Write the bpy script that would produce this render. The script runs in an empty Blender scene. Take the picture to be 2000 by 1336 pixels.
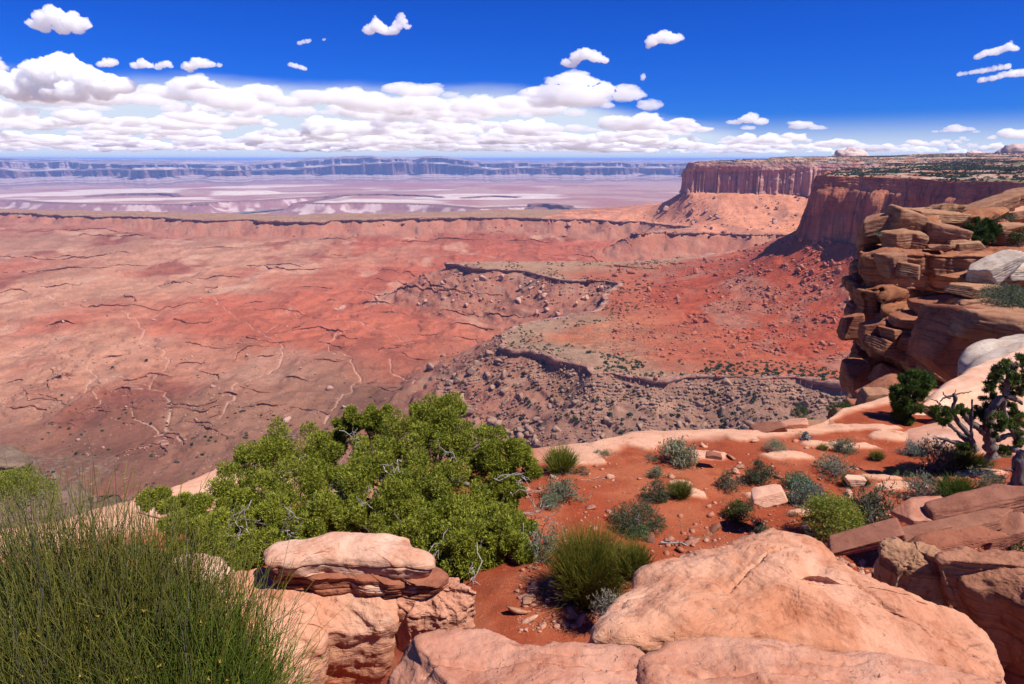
import bpy, math, random
import numpy as np
from mathutils import Vector, Matrix

# ----------------------------------------------------------------------------
# camera, sky, sun, exposure
# ----------------------------------------------------------------------------
SC = bpy.context.scene
COL = SC.collection
F = 2000.0 * 24.0 / 36.0            # focal length in photograph pixels (24 mm lens)
PITCH = math.radians(15.0)
CP, SP = math.cos(PITCH), math.sin(PITCH)

cam_d = bpy.data.cameras.new('camera')
cam_d.lens = 24.0
cam_d.sensor_width = 36.0
cam_d.clip_start = 0.05
cam_d.clip_end = 400000.0
cam = bpy.data.objects.new('camera', cam_d)
COL.objects.link(cam)
cam.location = (0, 0, 0)
cam.rotation_euler = (math.radians(90) - PITCH, 0, 0)
SC.camera = cam

SUN_AZ, SUN_EL = math.radians(118), math.radians(58)
SUNV = Vector((math.cos(SUN_EL) * math.sin(SUN_AZ), math.cos(SUN_EL) * math.cos(SUN_AZ), math.sin(SUN_EL)))

world = bpy.data.worlds.new("World")
SC.world = world
world.use_nodes = True
wn, wl = world.node_tree.nodes, world.node_tree.links
wn.clear()
w_out = wn.new('ShaderNodeOutputWorld')
w_bg = wn.new('ShaderNodeBackground')
w_sky = wn.new('ShaderNodeTexSky')
w_sky.sky_type = 'NISHITA'
w_sky.sun_disc = False
w_sky.sun_elevation = SUN_EL
w_sky.sun_rotation = SUN_AZ
w_sky.altitude = 1800
w_sky.air_density = 1.0
w_sky.dust_density = 0.6
w_sky.ozone_density = 2.5
w_hsv = wn.new('ShaderNodeHueSaturation')
w_hsv.inputs['Hue'].default_value = 0.5
w_hsv.inputs['Saturation'].default_value = 1.25
w_hsv.inputs['Value'].default_value = 1.0
w_bg.inputs['Strength'].default_value = 0.047
# thin veil of high cloud low over the left horizon (part of the sky itself)
w_tc = wn.new('ShaderNodeTexCoord')
w_sep = wn.new('ShaderNodeSeparateXYZ')
w_map = wn.new('ShaderNodeMapping')
w_map.inputs['Scale'].default_value = (3.0, 3.0, 16.0)
w_noi = wn.new('ShaderNodeTexNoise')
w_noi.inputs['Scale'].default_value = 1.4
w_noi.inputs['Detail'].default_value = 5.0
wl.new(w_tc.outputs['Generated'], w_sep.inputs[0])
wl.new(w_tc.outputs['Generated'], w_map.inputs[0])
wl.new(w_map.outputs[0], w_noi.inputs['Vector'])


def wmath(op, a, b=None, c=None):
    n = wn.new('ShaderNodeMath')
    n.operation = op
    n.use_clamp = False
    for i, v in enumerate((a, b, c)):
        if v is None:
            continue
        if isinstance(v, (int, float)):
            n.inputs[i].default_value = v
        else:
            wl.new(v, n.inputs[i])
    return n.outputs[0]


def wrange(v, a, b, c=0.0, d=1.0):
    n = wn.new('ShaderNodeMapRange')
    n.interpolation_type = 'SMOOTHSTEP'
    n.inputs['From Min'].default_value = a
    n.inputs['From Max'].default_value = b
    n.inputs['To Min'].default_value = c
    n.inputs['To Max'].default_value = d
    wl.new(v, n.inputs['Value'])
    return n.outputs[0]


zz = w_sep.outputs['Z']
xx = w_sep.outputs['X']
# height of the veil's top edge falls from left to right
edge = wmath('ADD', wrange(xx, -0.1, 0.42, 0.098, 0.030), wmath('MULTIPLY', wmath('SUBTRACT', w_noi.outputs['Fac'], 0.5), 0.035))
veil = wrange(wmath('SUBTRACT', zz, edge), 0.008, -0.02)
low = wrange(zz, 0.06, 0.005)
fac = wmath('MAXIMUM', wmath('MULTIPLY', veil, 0.96), wmath('MULTIPLY', low, 0.95))
w_mix = wn.new('ShaderNodeMix')
w_mix.data_type = 'RGBA'
w_mix.inputs['B'].default_value = (11.0, 12.4, 14.4, 1)
wl.new(fac, w_mix.inputs['Factor'])
wl.new(w_sky.outputs[0], w_hsv.inputs['Color'])
w_tint = wn.new('ShaderNodeMix')
w_tint.data_type = 'RGBA'
w_tint.blend_type = 'MULTIPLY'
w_tint.inputs['Factor'].default_value = 1.0
w_tint.inputs['B'].default_value = (0.13, 0.57, 1.85, 1)
wl.new(w_hsv.outputs[0], w_tint.inputs['A'])
wl.new(w_tint.outputs['Result'], w_mix.inputs['A'])
wl.new(w_mix.outputs['Result'], w_bg.inputs['Color'])
wl.new(w_bg.outputs[0], w_out.inputs['Surface'])

sun_d = bpy.data.lights.new('sun', 'SUN')
sun_d.energy = 5.0
sun_d.angle = math.radians(0.5)
sun_d.color = (1.0, 0.95, 0.88)
sun = bpy.data.objects.new('sun', sun_d)
COL.objects.link(sun)
sun.rotation_euler = SUNV.to_track_quat('Z', 'Y').to_euler()
sun.location = (30, -20, 60)

SC.view_settings.view_transform = 'Standard'
SC.view_settings.look = 'None'
SC.view_settings.exposure = 0.47
SC.view_settings.gamma = 1.0
cy = SC.cycles
cy.max_bounces = 26
cy.diffuse_bounces = 3
cy.glossy_bounces = 1
cy.transmission_bounces = 3
cy.transparent_max_bounces = 80
cy.volume_bounces = 24
cy.use_denoising = True
cy.sample_clamp_indirect = 6.0
cy.use_adaptive_sampling = True
cy.adaptive_threshold = 0.012

# ----------------------------------------------------------------------------
# numpy helpers: noise, meshes
# ----------------------------------------------------------------------------
def _hash(ix, iy, iz, seed):
    h = (ix.astype(np.int64) * 374761393 + iy.astype(np.int64) * 668265263 + iz * 2147483647 + seed * 1274126177) & 0xFFFFFFFF
    h = ((h ^ (h >> 13)) * 1274126177) & 0xFFFFFFFF
    h = ((h ^ (h >> 16)) * 2246822519) & 0xFFFFFFFF
    h = h ^ (h >> 15)
    return (h & 0xFFFFFF).astype(np.float32) * (1.0 / 16777215.0)


def n2(x, y, seed=0):
    x = np.asarray(x, dtype=np.float64); y = np.asarray(y, dtype=np.float64)
    ix, iy = np.floor(x), np.floor(y)
    fx, fy = (x - ix).astype(np.float32), (y - iy).astype(np.float32)
    ix = ix.astype(np.int64); iy = iy.astype(np.int64)
    ux = fx * fx * fx * (fx * (fx * 6 - 15) + 10); uy = fy * fy * fy * (fy * (fy * 6 - 15) + 10)
    a = _hash(ix, iy, 0, seed); b = _hash(ix + 1, iy, 0, seed)
    c = _hash(ix, iy + 1, 0, seed); d = _hash(ix + 1, iy + 1, 0, seed)
    return ((a + (b - a) * ux) * (1 - uy) + (c + (d - c) * ux) * uy) * 2 - 1


def fbm2(x, y, octv=4, seed=0, gain=0.5):
    s = 0.0; a = 1.0; t = 0.0
    for o in range(octv):
        s = s + a * n2(x * 2 ** o + 17.3 * o, y * 2 ** o - 9.1 * o, seed + o)
        t += a; a *= gain
    return s / t


def ridge2(x, y, octv=3, seed=0):
    s = 0.0; a = 1.0; t = 0.0
    for o in range(octv):
        s = s + a * (1 - 2 * np.abs(n2(x * 2 ** o + 3.7 * o, y * 2 ** o + 5.1 * o, seed + o)))
        t += a; a *= 0.5
    return s / t


def n3(p, seed=0):
    p = np.asarray(p, dtype=np.float64)
    i = np.floor(p); f = (p - i).astype(np.float32); i = i.astype(np.int64)
    u = f * f * (3 - 2 * f)
    r = 0
    for dz in (0, 1):
        for dy in (0, 1):
            for dx in (0, 1):
                w = (u[:, 0] if dx else 1 - u[:, 0]) * (u[:, 1] if dy else 1 - u[:, 1]) * (u[:, 2] if dz else 1 - u[:, 2])
                r = r + w * _hash(i[:, 0] + dx, i[:, 1] + dy, i[:, 2] + dz, seed)
    return r * 2 - 1


def fbm3(p, octv=4, seed=0, gain=0.5):
    s = 0.0; a = 1.0; t = 0.0
    for o in range(octv):
        s = s + a * n3(p * 2 ** o + 11.7 * o, seed + o)
        t += a; a *= gain
    return s / t


def sstep(a, b, x):
    t = np.clip((x - a) / (b - a), 0, 1)
    return t * t * (3 - 2 * t)


def mesh_np(name, V, quads=None, tris=None, col=None, smooth=True):
    me = bpy.data.meshes.new(name)
    V = np.asarray(V, dtype=np.float32).reshape(-1, 3)
    me.vertices.add(len(V))
    me.vertices.foreach_set('co', V.ravel())
    idx = []; starts = []; tot = 0
    if quads is not None and len(quads):
        q = np.asarray(quads, dtype=np.int32).reshape(-1, 4)
        idx.append(q.ravel()); starts.append(np.arange(len(q), dtype=np.int32) * 4 + tot); tot += q.size
    if tris is not None and len(tris):
        t = np.asarray(tris, dtype=np.int32).reshape(-1, 3)
        idx.append(t.ravel()); starts.append(np.arange(len(t), dtype=np.int32) * 3 + tot); tot += t.size
    idx = np.concatenate(idx); starts = np.concatenate(starts)
    me.loops.add(len(idx)); me.loops.foreach_set('vertex_index', idx)
    me.polygons.add(len(starts)); me.polygons.foreach_set('loop_start', starts)
    if smooth:
        me.polygons.foreach_set('use_smooth', np.ones(len(starts), dtype=bool))
    if col is not None:
        ca = me.color_attributes.new('Col', 'FLOAT_COLOR', 'POINT')
        c4 = np.ones((len(V), 4), dtype=np.float32); c4[:, :3] = np.asarray(col).reshape(-1, 3)
        ca.data.foreach_set('color', c4.ravel())
    me.update(calc_edges=True)
    me.validate()
    return me


def obj(name, me, mat, parent=None, loc=(0, 0, 0)):
    o = bpy.data.objects.new(name, me)
    COL.objects.link(o)
    o.location = loc
    if mat is not None and not me.materials:
        me.materials.append(mat)
    if parent is not None:
        o.parent = parent
    return o


def tag(o, label, cat, group=None, kind=None):
    o['label'] = label
    o['category'] = cat
    if group:
        o['group'] = group
    if kind:
        o['kind'] = kind
    return o


def empty(name, loc, label, cat, group=None):
    o = bpy.data.objects.new(name, None)
    o.empty_display_size = 0.1
    COL.objects.link(o)
    o.location = loc
    return tag(o, label, cat, group)


def grid_quads(r, c, wrap=False):
    i = np.arange(r - 1)[:, None]
    j = np.arange(c if wrap else c - 1)[None, :]
    j2 = (j + 1) % c
    return np.stack([i * c + j, i * c + j2, (i + 1) * c + j2, (i + 1) * c + j], -1).reshape(-1, 4)


def grid_normals(P, wrap):
    if wrap:
        du = np.roll(P, -1, 1) - np.roll(P, 1, 1)
    else:
        du = np.gradient(P, axis=1)
    dv = np.gradient(P, axis=0)
    n = np.cross(du, dv)
    return n / (np.linalg.norm(n, axis=-1, keepdims=True) + 1e-9)


# pixel of the photograph -> viewing direction / world point at a chosen distance or height
def ray(px, py):
    u = (px - 1000.0) / F; v = (668.0 - py) / F
    return np.array([u, CP + v * SP, -SP + v * CP])


def PZ(px, py, z):
    r = ray(px, py); return r * (z / r[2])


def PY(px, py, y):
    r = ray(px, py); return r * (y / r[1])


def depth(p):
    return p[1] * CP - p[2] * SP


def catmull(P, n, closed=True):
    P = np.asarray(P, dtype=float)
    if closed:
        Q = np.vstack([P[-1], P, P[0], P[1]])
        m = len(P)
    else:
        Q = np.vstack([2 * P[0] - P[1], P, 2 * P[-1] - P[-2]])
        m = len(P) - 1
    # sample by chord length
    seg = np.linalg.norm(np.diff(Q[1:m + 2], axis=0), axis=1) + 1e-9
    cum = np.concatenate([[0], np.cumsum(seg)])
    s = np.linspace(0, cum[-1], n, endpoint=not closed)
    k = np.clip(np.searchsorted(cum, s, side='right') - 1, 0, m - 1)
    t = ((s - cum[k]) / seg[k])[:, None]
    p0, p1, p2, p3 = Q[k], Q[k + 1], Q[k + 2], Q[k + 3]
    d1 = np.sqrt(np.linalg.norm(p1 - p0, axis=1))[:, None] + 1e-6
    d2 = np.sqrt(np.linalg.norm(p2 - p1, axis=1))[:, None] + 1e-6
    d3 = np.sqrt(np.linalg.norm(p3 - p2, axis=1))[:, None] + 1e-6
    m1 = ((p1 - p0) / d1 - (p2 - p0) / (d1 + d2) + (p2 - p1) / d2) * d2
    m2 = ((p2 - p1) / d2 - (p3 - p1) / (d2 + d3) + (p3 - p2) / d3) * d2
    t2, t3 = t * t, t * t * t
    return (2 * t3 - 3 * t2 + 1) * p1 + (t3 - 2 * t2 + t) * m1 + (-2 * t3 + 3 * t2) * p2 + (t3 - t2) * m2


# ----------------------------------------------------------------------------
# materials
# ----------------------------------------------------------------------------
class NT:
    def __init__(self, name):
        self.m = bpy.data.materials.new(name)
        self.m.use_nodes = True
        self.n = self.m.node_tree.nodes
        self.l = self.m.node_tree.links
        self.n.clear()
        self.out = self.n.new('ShaderNodeOutputMaterial')

    def put(self, sock, v):
        if hasattr(v, 'is_linked') or hasattr(v, 'links'):
            self.l.new(v, sock)
        elif isinstance(v, (tuple, list)):
            sock.default_value = tuple(v) if len(v) != 3 or sock.type == 'VECTOR' else (*v, 1)
        else:
            sock.default_value = v

    def node(self, t, **kw):
        n = self.n.new(t)
        for k, v in kw.items():
            setattr(n, k, v)
        return n

    def noise(self, vec, scale, detail=4, rough=0.55, dist=0.0):
        n = self.node('ShaderNodeTexNoise')
        self.l.new(vec, n.inputs['Vector'])
        n.inputs['Scale'].default_value = scale
        n.inputs['Detail'].default_value = detail
        n.inputs['Roughness'].default_value = rough
        n.inputs['Distortion'].default_value = dist
        return n.outputs['Fac']

    def mapping(self, vec, scale=(1, 1, 1), rot=(0, 0, 0)):
        n = self.node('ShaderNodeMapping')
        self.l.new(vec, n.inputs['Vector'])
        n.inputs['Scale'].default_value = scale
        n.inputs['Rotation'].default_value = rot
        return n.outputs[0]

    def math(self, op, a, b=0.0):
        n = self.node('ShaderNodeMath', operation=op)
        self.put(n.inputs[0], a); self.put(n.inputs[1], b)
        return n.outputs[0]

    def rng(self, v, a, b, c=0.0, d=1.0):
        n = self.node('ShaderNodeMapRange', interpolation_type='SMOOTHSTEP')
        self.put(n.inputs['Value'], v)
        for k, x in zip(('From Min', 'From Max', 'To Min', 'To Max'), (a, b, c, d)):
            n.inputs[k].default_value = x
        return n.outputs[0]

    def mix(self, f, a, b, mode='MIX'):
        n = self.node('ShaderNodeMix', data_type='RGBA', blend_type=mode)
        self.put(n.inputs['Factor'], f); self.put(n.inputs['A'], a); self.put(n.inputs['B'], b)
        return n.outputs['Result']

    def bump(self, h, strength, dist, nrm=None):
        n = self.node('ShaderNodeBump')
        self.put(n.inputs['Height'], h)
        n.inputs['Strength'].default_value = strength
        n.inputs['Distance'].default_value = dist
        if nrm is not None:
            self.l.new(nrm, n.inputs['Normal'])
        return n.outputs[0]

    def vor(self, vec, scale, feature='DISTANCE_TO_EDGE'):
        n = self.node('ShaderNodeTexVoronoi', feature=feature)
        self.l.new(vec, n.inputs['Vector'])
        n.inputs['Scale'].default_value = scale
        return n.outputs['Distance']

    def bsdf(self, color, rough=0.95, nrm=None, spec=0.15):
        b = self.node('ShaderNodeBsdfPrincipled')
        self.put(b.inputs['Base Color'], color)
        b.inputs['Roughness'].default_value = rough
        b.inputs['Specular IOR Level'].default_value = spec
        if nrm is not None:
            self.l.new(nrm, b.inputs['Normal'])
        return b.outputs[0]

    def done(self, shader):
        self.l.new(shader, self.out.inputs['Surface'])
        return self.m


def rock_mat(name, pale, mid, dark, s=1.0, band=0.35, varn=0.35, bump=1.0, lichen=0.0):
    """sandstone: mottled pale/iron-stained colour, thin bedding lines on its sides, dark varnish patches"""
    t = NT(name)
    tc = t.node('ShaderNodeTexCoord').outputs['Object']
    oi = t.node('ShaderNodeObjectInfo').outputs['Random']
    big = t.noise(tc, 1.1 * s, 6, 0.66, 0.6)
    vbig = t.noise(tc, 0.55 * s, 4, 0.6, 0.5)
    med = t.noise(tc, 4.5 * s, 7, 0.68, 0.3)
    fine = t.noise(tc, 45 * s, 4, 0.7)
    grain = t.noise(tc, 160 * s, 2, 0.6)
    c = t.mix(t.rng(big, 0.36, 0.64), mid, pale)
    c = t.mix(t.math('MULTIPLY', t.rng(med, 0.5, 0.72), 0.75), c, dark)
    c = t.mix(t.math('MULTIPLY', t.rng(med, 0.46, 0.28), 0.55), c, pale)
    mot = t.noise(tc, 14 * s, 5, 0.75, 0.4)
    c = t.mix(t.math('MULTIPLY', t.rng(mot, 0.54, 0.68), 0.6), c, dark)
    c = t.mix(t.math('MULTIPLY', t.rng(mot, 0.44, 0.32), 0.45), c, pale)
    c = t.mix(t.math('MULTIPLY', t.rng(vbig, 0.48, 0.66), 0.6), c, (dark[0] * 1.05, dark[1] * 1.0, dark[2] * 0.9))
    # bedding
    lay = t.noise(t.mapping(tc, (0.5 * s, 0.5 * s, 9 * s)), 2.2, 5, 0.65, 0.35)
    lay2 = t.noise(t.mapping(tc, (0.8 * s, 0.8 * s, 22 * s)), 2.0, 3, 0.6, 0.2)
    geo = t.node('ShaderNodeNewGeometry')
    sep = t.node('ShaderNodeSeparateXYZ'); t.l.new(geo.outputs['Normal'], sep.inputs[0])
    side = t.rng(t.math('ABSOLUTE', sep.outputs['Z']), 0.85, 0.45)
    c = t.mix(t.math('MULTIPLY', t.math('MULTIPLY', t.rng(lay, 0.52, 0.62), side), band), c, dark)
    c = t.mix(t.math('MULTIPLY', t.math('MULTIPLY', t.rng(lay2, 0.56, 0.66), side), band), c, (dark[0] * .5, dark[1] * .5, dark[2] * .55))
    # desert varnish / stains
    st = t.noise(t.mapping(tc, (1.6 * s, 1.6 * s, 0.9 * s)), 1.3, 6, 0.7, 0.6)
    c = t.mix(t.math('MULTIPLY', t.rng(st, 0.58, 0.72), varn), c, (dark[0] * .32, dark[1] * .34, dark[2] * .4))
    spk = t.noise(tc, 30 * s, 3, 0.6)
    c = t.mix(t.math('MULTIPLY', t.rng(spk, 0.66, 0.74), 0.5), c, (dark[0] * .45, dark[1] * .45, dark[2] * .5))
    if lichen:
        li = t.noise(tc, 11 * s, 6, 0.75)
        c = t.mix(t.math('MULTIPLY', t.rng(li, 0.6, 0.68), lichen), c, (0.33, 0.31, 0.26))
    hv = t.node('ShaderNodeHueSaturation')
    t.l.new(c, hv.inputs['Color'])
    t.l.new(t.math('ADD', t.math('MULTIPLY', oi, 0.24), 0.88), hv.inputs['Value'])
    t.l.new(t.math('ADD', t.math('MULTIPLY', oi, 0.012), 0.494), hv.inputs['Hue'])
    c = t.mix(t.rng(fine, 0.2, 0.8, 0.0, 0.35), hv.outputs[0], (0.9, 0.82, 0.78), 'MULTIPLY')
    crack = t.vor(t.mapping(tc, (1, 1, 1.6)), 1.7 * s)
    crk = t.math('MULTIPLY', t.rng(crack, 0.0, 0.014, -1.0, 0.0), t.rng(big, 0.5, 0.62))
    fl = t.math('SNAP', t.noise(t.mapping(tc, (1, 1, 2.2)), 2.3 * s, 5, 0.62, 0.3), 0.065)
    fl2 = t.math('SNAP', t.noise(t.mapping(tc, (1, 1, 1.6)), 7.5 * s, 4, 0.6, 0.2), 0.11)
    pit = t.rng(t.noise(tc, 38 * s, 3, 0.5), 0.34, 0.26, 0.0, -1.0)
    h = t.math('ADD', t.math('MULTIPLY', med, 0.5), t.math('MULTIPLY', fine, 0.16))
    h = t.math('ADD', h, t.math('ADD', t.math('MULTIPLY', fl, 3.0), t.math('MULTIPLY', fl2, 0.8)))
    h = t.math('ADD', h, t.math('MULTIPLY', pit, 0.18))
    h = t.math('ADD', h, t.math('MULTIPLY', grain, 0.05))
    h = t.math('ADD', h, t.math('MULTIPLY', t.math('MULTIPLY', lay, side), 0.55))
    return t.done(t.bsdf(c, 0.92, t.bump(h, 0.6, 0.05 / s * bump), 0.12))


def col_mat(name, nscale=0.02, bump_d=1.0, var=0.35, fine=0.3, bs=0.6, speck=0.0):
    """ground whose own colour is stored on the mesh, broken up by noise"""
    t = NT(name)
    tc = t.node('ShaderNodeTexCoord').outputs['Object']
    a = t.node('ShaderNodeAttribute', attribute_name='Col').outputs['Color']
    k = t.noise(tc, nscale, 6, 0.65, 0.3)
    k2 = t.noise(tc, fine, 4, 0.7)
    c = t.mix(t.rng(k, 0.35, 0.7, 0.0, var), a, (0.62, 0.5, 0.44), 'MULTIPLY')
    c = t.mix(t.rng(k2, 0.45, 0.75, 0.0, 0.55), c, (0.55, 0.5, 0.46), 'MULTIPLY')
    if speck:
        v = t.vor(tc, speck, 'F1')
        gz = t.noise(tc, speck * 0.035, 4, 0.6)
        c = t.mix(t.math('MULTIPLY', t.rng(v, 0.36, 0.22), t.rng(gz, 0.42, 0.58, 0.1, 0.75)), c, (0.12, 0.085, 0.05))
        pz = t.noise(tc, speck * 0.6, 5, 0.75)
        c = t.mix(t.rng(pz, 0.60, 0.70, 0.0, 0.5), c, (0.6, 0.42, 0.32))
        c = t.mix(t.rng(pz, 0.38, 0.28, 0.0, 0.6), c, (0.20, 0.07, 0.045))
    h = t.math('ADD', k, t.math('MULTIPLY', k2, 0.3))
    return t.done(t.bsdf(c, 0.95, t.bump(h, bs, bump_d), 0.08))


def leaf_mat(name, trans=0.3, rough=0.6):
    t = NT(name)
    a = t.node('ShaderNodeAttribute', attribute_name='Col').outputs['Color']
    b = t.bsdf(a, rough, None, 0.18)
    tr = t.node('ShaderNodeBsdfTranslucent')
    t.l.new(t.mix(1.0, a, (1.0, 1.0, 0.55), 'MULTIPLY'), tr.inputs['Color'])
    mx = t.node('ShaderNodeMixShader')
    mx.inputs[0].default_value = trans
    t.l.new(b, mx.inputs[1]); t.l.new(tr.outputs[0], mx.inputs[2])
    return t.done(mx.outputs[0])


def bark_mat(name, c1, c2):
    t = NT(name)
    tc = t.node('ShaderNodeTexCoord').outputs['Object']
    k = t.noise(t.mapping(tc, (30, 30, 6)), 1.0, 5, 0.7, 0.5)
    c = t.mix(t.rng(k, 0.35, 0.65), c1, c2)
    return t.done(t.bsdf(c, 0.9, t.bump(k, 0.9, 0.02), 0.1))


M_terrain = col_mat('basin_ground', 0.016, 7.0, 0.4, 0.13, 0.9, 0.30)
M_plateau = col_mat('plateau_ground', 0.03, 3.0, 0.4, 0.2, 0.8)
M_soil = None
M_rock_fg = rock_mat('foreground_sandstone', (0.58, 0.32, 0.21), (0.45, 0.185, 0.10), (0.29, 0.092, 0.045), 0.7, 0.3, 0.3, 1.0, 0.35)
M_rock_cap = rock_mat('pale_cap_sandstone', (0.62, 0.40, 0.29), (0.52, 0.26, 0.165), (0.33, 0.13, 0.07), 1.3, 0.5, 0.25, 1.0, 0.3)
M_rock_tan = rock_mat('tan_sandstone', (0.39, 0.225, 0.13), (0.295, 0.135, 0.073), (0.15, 0.057, 0.033), 0.45, 0.6, 0.4)
M_rock_brown = rock_mat('brown_sandstone', (0.38, 0.15, 0.082), (0.26, 0.09, 0.05), (0.12, 0.042, 0.028), 0.6, 0.5, 0.5)
M_rock_ledge = rock_mat('ledge_sandstone', (0.40, 0.175, 0.09), (0.265, 0.095, 0.048), (0.11, 0.037, 0.024), 0.35, 0.65, 0.8)
M_rock_pink = rock_mat('pink_slickrock', (0.64, 0.40, 0.29), (0.57, 0.29, 0.18), (0.47, 0.20, 0.11), 0.35, 0.25, 0.1, 0.5)
M_rock_white = rock_mat('bleached_sandstone', (0.50, 0.42, 0.35), (0.40, 0.30, 0.23), (0.24, 0.155, 0.11), 0.5, 0.6, 0.5)
M_rock_slab = rock_mat('redbrown_slab', (0.33, 0.145, 0.088), (0.25, 0.098, 0.06), (0.14, 0.052, 0.032), 1.0, 0.6, 0.4)
M_boulder = rock_mat('talus_boulder_stone', (0.50, 0.32, 0.24), (0.42, 0.22, 0.15), (0.27, 0.12, 0.08), 0.12, 0.4, 0.3)
M_boulder_grey = rock_mat('grey_rubble_stone', (0.37, 0.235, 0.165), (0.26, 0.145, 0.096), (0.14, 0.07, 0.046), 0.12, 0.4, 0.3)
M_boulder_red = rock_mat('red_rubble_stone', (0.46, 0.20, 0.125), (0.34, 0.095, 0.05), (0.20, 0.05, 0.03), 0.12, 0.4, 0.2)
M_bench = rock_mat('bench_caprock', (0.42, 0.24, 0.17), (0.28, 0.13, 0.09), (0.13, 0.06, 0.045), 0.06, 0.6, 0.4)
M_leaf = leaf_mat('foliage', 0.15)
M_stem = leaf_mat('green_stems', 0.10)
M_twig = bark_mat('grey_twigs', (0.30, 0.26, 0.25), (0.16, 0.13, 0.12))
M_bark = bark_mat('juniper_bark', (0.24, 0.19, 0.16), (0.08, 0.06, 0.05))
M_deadwood = bark_mat('dark_dead_wood', (0.20, 0.16, 0.14), (0.07, 0.055, 0.05))
M_dead = bark_mat('weathered_dead_wood', (0.42, 0.37, 0.34), (0.2, 0.16, 0.14))


def cliff_mat(name, pale, mid, dark, varn, sc=1.0):
    t = NT(name)
    tc = t.node('ShaderNodeTexCoord').outputs['Object']
    geo = t.node('ShaderNodeNewGeometry')
    sep = t.node('ShaderNodeSeparateXYZ'); t.l.new(geo.outputs['Normal'], sep.inputs[0])
    big = t.noise(tc, 0.02 * sc, 5, 0.6, 0.5)
    c = t.mix(t.rng(big, 0.35, 0.65), mid, pale)
    streak = t.noise(t.mapping(tc, (0.16 * sc, 0.16 * sc, 0.012 * sc)), 1.0, 6, 0.68, 0.6)
    c = t.mix(t.math('MULTIPLY', t.rng(streak, 0.5, 0.66), 0.85 * varn), c, dark)
    streak2 = t.noise(t.mapping(tc, (0.45 * sc, 0.45 * sc, 0.03 * sc)), 1.0, 4, 0.7, 0.4)
    c = t.mix(t.math('MULTIPLY', t.rng(streak2, 0.52, 0.7), 0.6 * varn), c, (dark[0] * .6, dark[1] * .65, dark[2] * .8))
    lay = t.noise(t.mapping(tc, (0.01 * sc, 0.01 * sc, 0.35 * sc)), 1.0, 5, 0.7, 0.3)
    c = t.mix(t.math('MULTIPLY', t.rng(lay, 0.54, 0.66), 0.4), c, dark)
    a = t.node('ShaderNodeAttribute', attribute_name='Col').outputs['Color']
    c = t.mix(1.0, c, a, 'MULTIPLY')
    h = t.math('ADD', t.math('MULTIPLY', streak, 1.0), t.math('MULTIPLY', streak2, 0.5))
    h = t.math('ADD', h, t.math('MULTIPLY', lay, 0.5))
    return t.done(t.bsdf(c, 0.95, t.bump(h, 0.8, 5.0), 0.08))

# ----------------------------------------------------------------------------
# the canyon basin, its bench, the mesa and the country beyond
# ----------------------------------------------------------------------------
ZB, ZF = -215.0, -300.0            # bench top and basin floor below the eye


def ragged(P, step, amp, seed, closed=False):
    """subdivide a 2-D polyline and shake it sideways"""
    P = np.asarray(P, dtype=float)
    out = []
    n = len(P) if closed else len(P) - 1
    for i in range(n):
        a, b = P[i], P[(i + 1) % len(P)]
        L = np.hypot(*(b - a))
        st = step * max(1.0, np.hypot(*a) / 1400.0)
        k = max(1, int(L / st))
        for j in range(k):
            out.append(a + (b - a) * (j / k))
    if not closed:
        out.append(P[-1])
    Q = np.array(out)
    sc = np.maximum(1.0, np.hypot(Q[:, 0], Q[:, 1]) / 1400.0)
    Q[:, 0] += 0.4 * amp * sc * fbm2(Q[:, 0] / 32.0, Q[:, 1] / 32.0, 2, seed + 20)
    Q[:, 1] += 0.4 * amp * sc * fbm2(Q[:, 0] / 32.0, Q[:, 1] / 32.0, 2, seed + 70)
    Q[:, 0] += amp * sc * (fbm2(Q[:, 0] / (90 * 1.0), Q[:, 1] / 90.0, 3, seed))
    Q[:, 1] += amp * sc * (fbm2(Q[:, 0] / (90 * 1.0), Q[:, 1] / 90.0, 3, seed + 50))
    return Q


def seg_dist(P, x, y, cap, closed=True):
    """distance from points to a polyline, clipped at cap"""
    sh = x.shape
    x = x.ravel(); y = y.ravel()
    d2 = np.full(x.shape, cap * cap, dtype=np.float64)
    n = len(P) if closed else len(P) - 1
    order = np.argsort(y, kind='stable')
    ys = y[order]
    for i in range(n):
        a = P[i]; b = P[(i + 1) % len(P)]
        lo = np.searchsorted(ys, min(a[1], b[1]) - cap); hi = np.searchsorted(ys, max(a[1], b[1]) + cap)
        if hi <= lo:
            continue
        ii = order[lo:hi]
        xi = x[ii]
        m = (xi > min(a[0], b[0]) - cap) & (xi < max(a[0], b[0]) + cap)
        ii = ii[m]
        if len(ii) == 0:
            continue
        xi = x[ii]; yi = y[ii]
        ab = b - a; L2 = ab @ ab + 1e-9
        t = np.clip(((xi - a[0]) * ab[0] + (yi - a[1]) * ab[1]) / L2, 0, 1)
        dd = (xi - a[0] - t * ab[0]) ** 2 + (yi - a[1] - t * ab[1]) ** 2
        d2[ii] = np.minimum(d2[ii], dd)
    return np.sqrt(d2).reshape(sh)


def inside(P, x, y):
    sh = x.shape
    x = x.ravel(); y = y.ravel()
    r = np.zeros(x.shape, dtype=bool)
    order = np.argsort(y, kind='stable')
    ys = y[order]
    for i in range(len(P)):
        a = P[i]; b = P[(i + 1) % len(P)]
        if a[1] == b[1]:
            continue
        lo = np.searchsorted(ys, min(a[1], b[1])); hi = np.searchsorted(ys, max(a[1], b[1]))
        if hi <= lo:
            continue
        ii = order[lo:hi]
        xc = a[0] + (y[ii] - a[1]) / (b[1] - a[1]) * (b[0] - a[0])
        r[ii] ^= x[ii] < xc
    return r.reshape(sh)


def ground_px(px, py, z):
    p = PZ(px, py, z); return p[:2]


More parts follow.
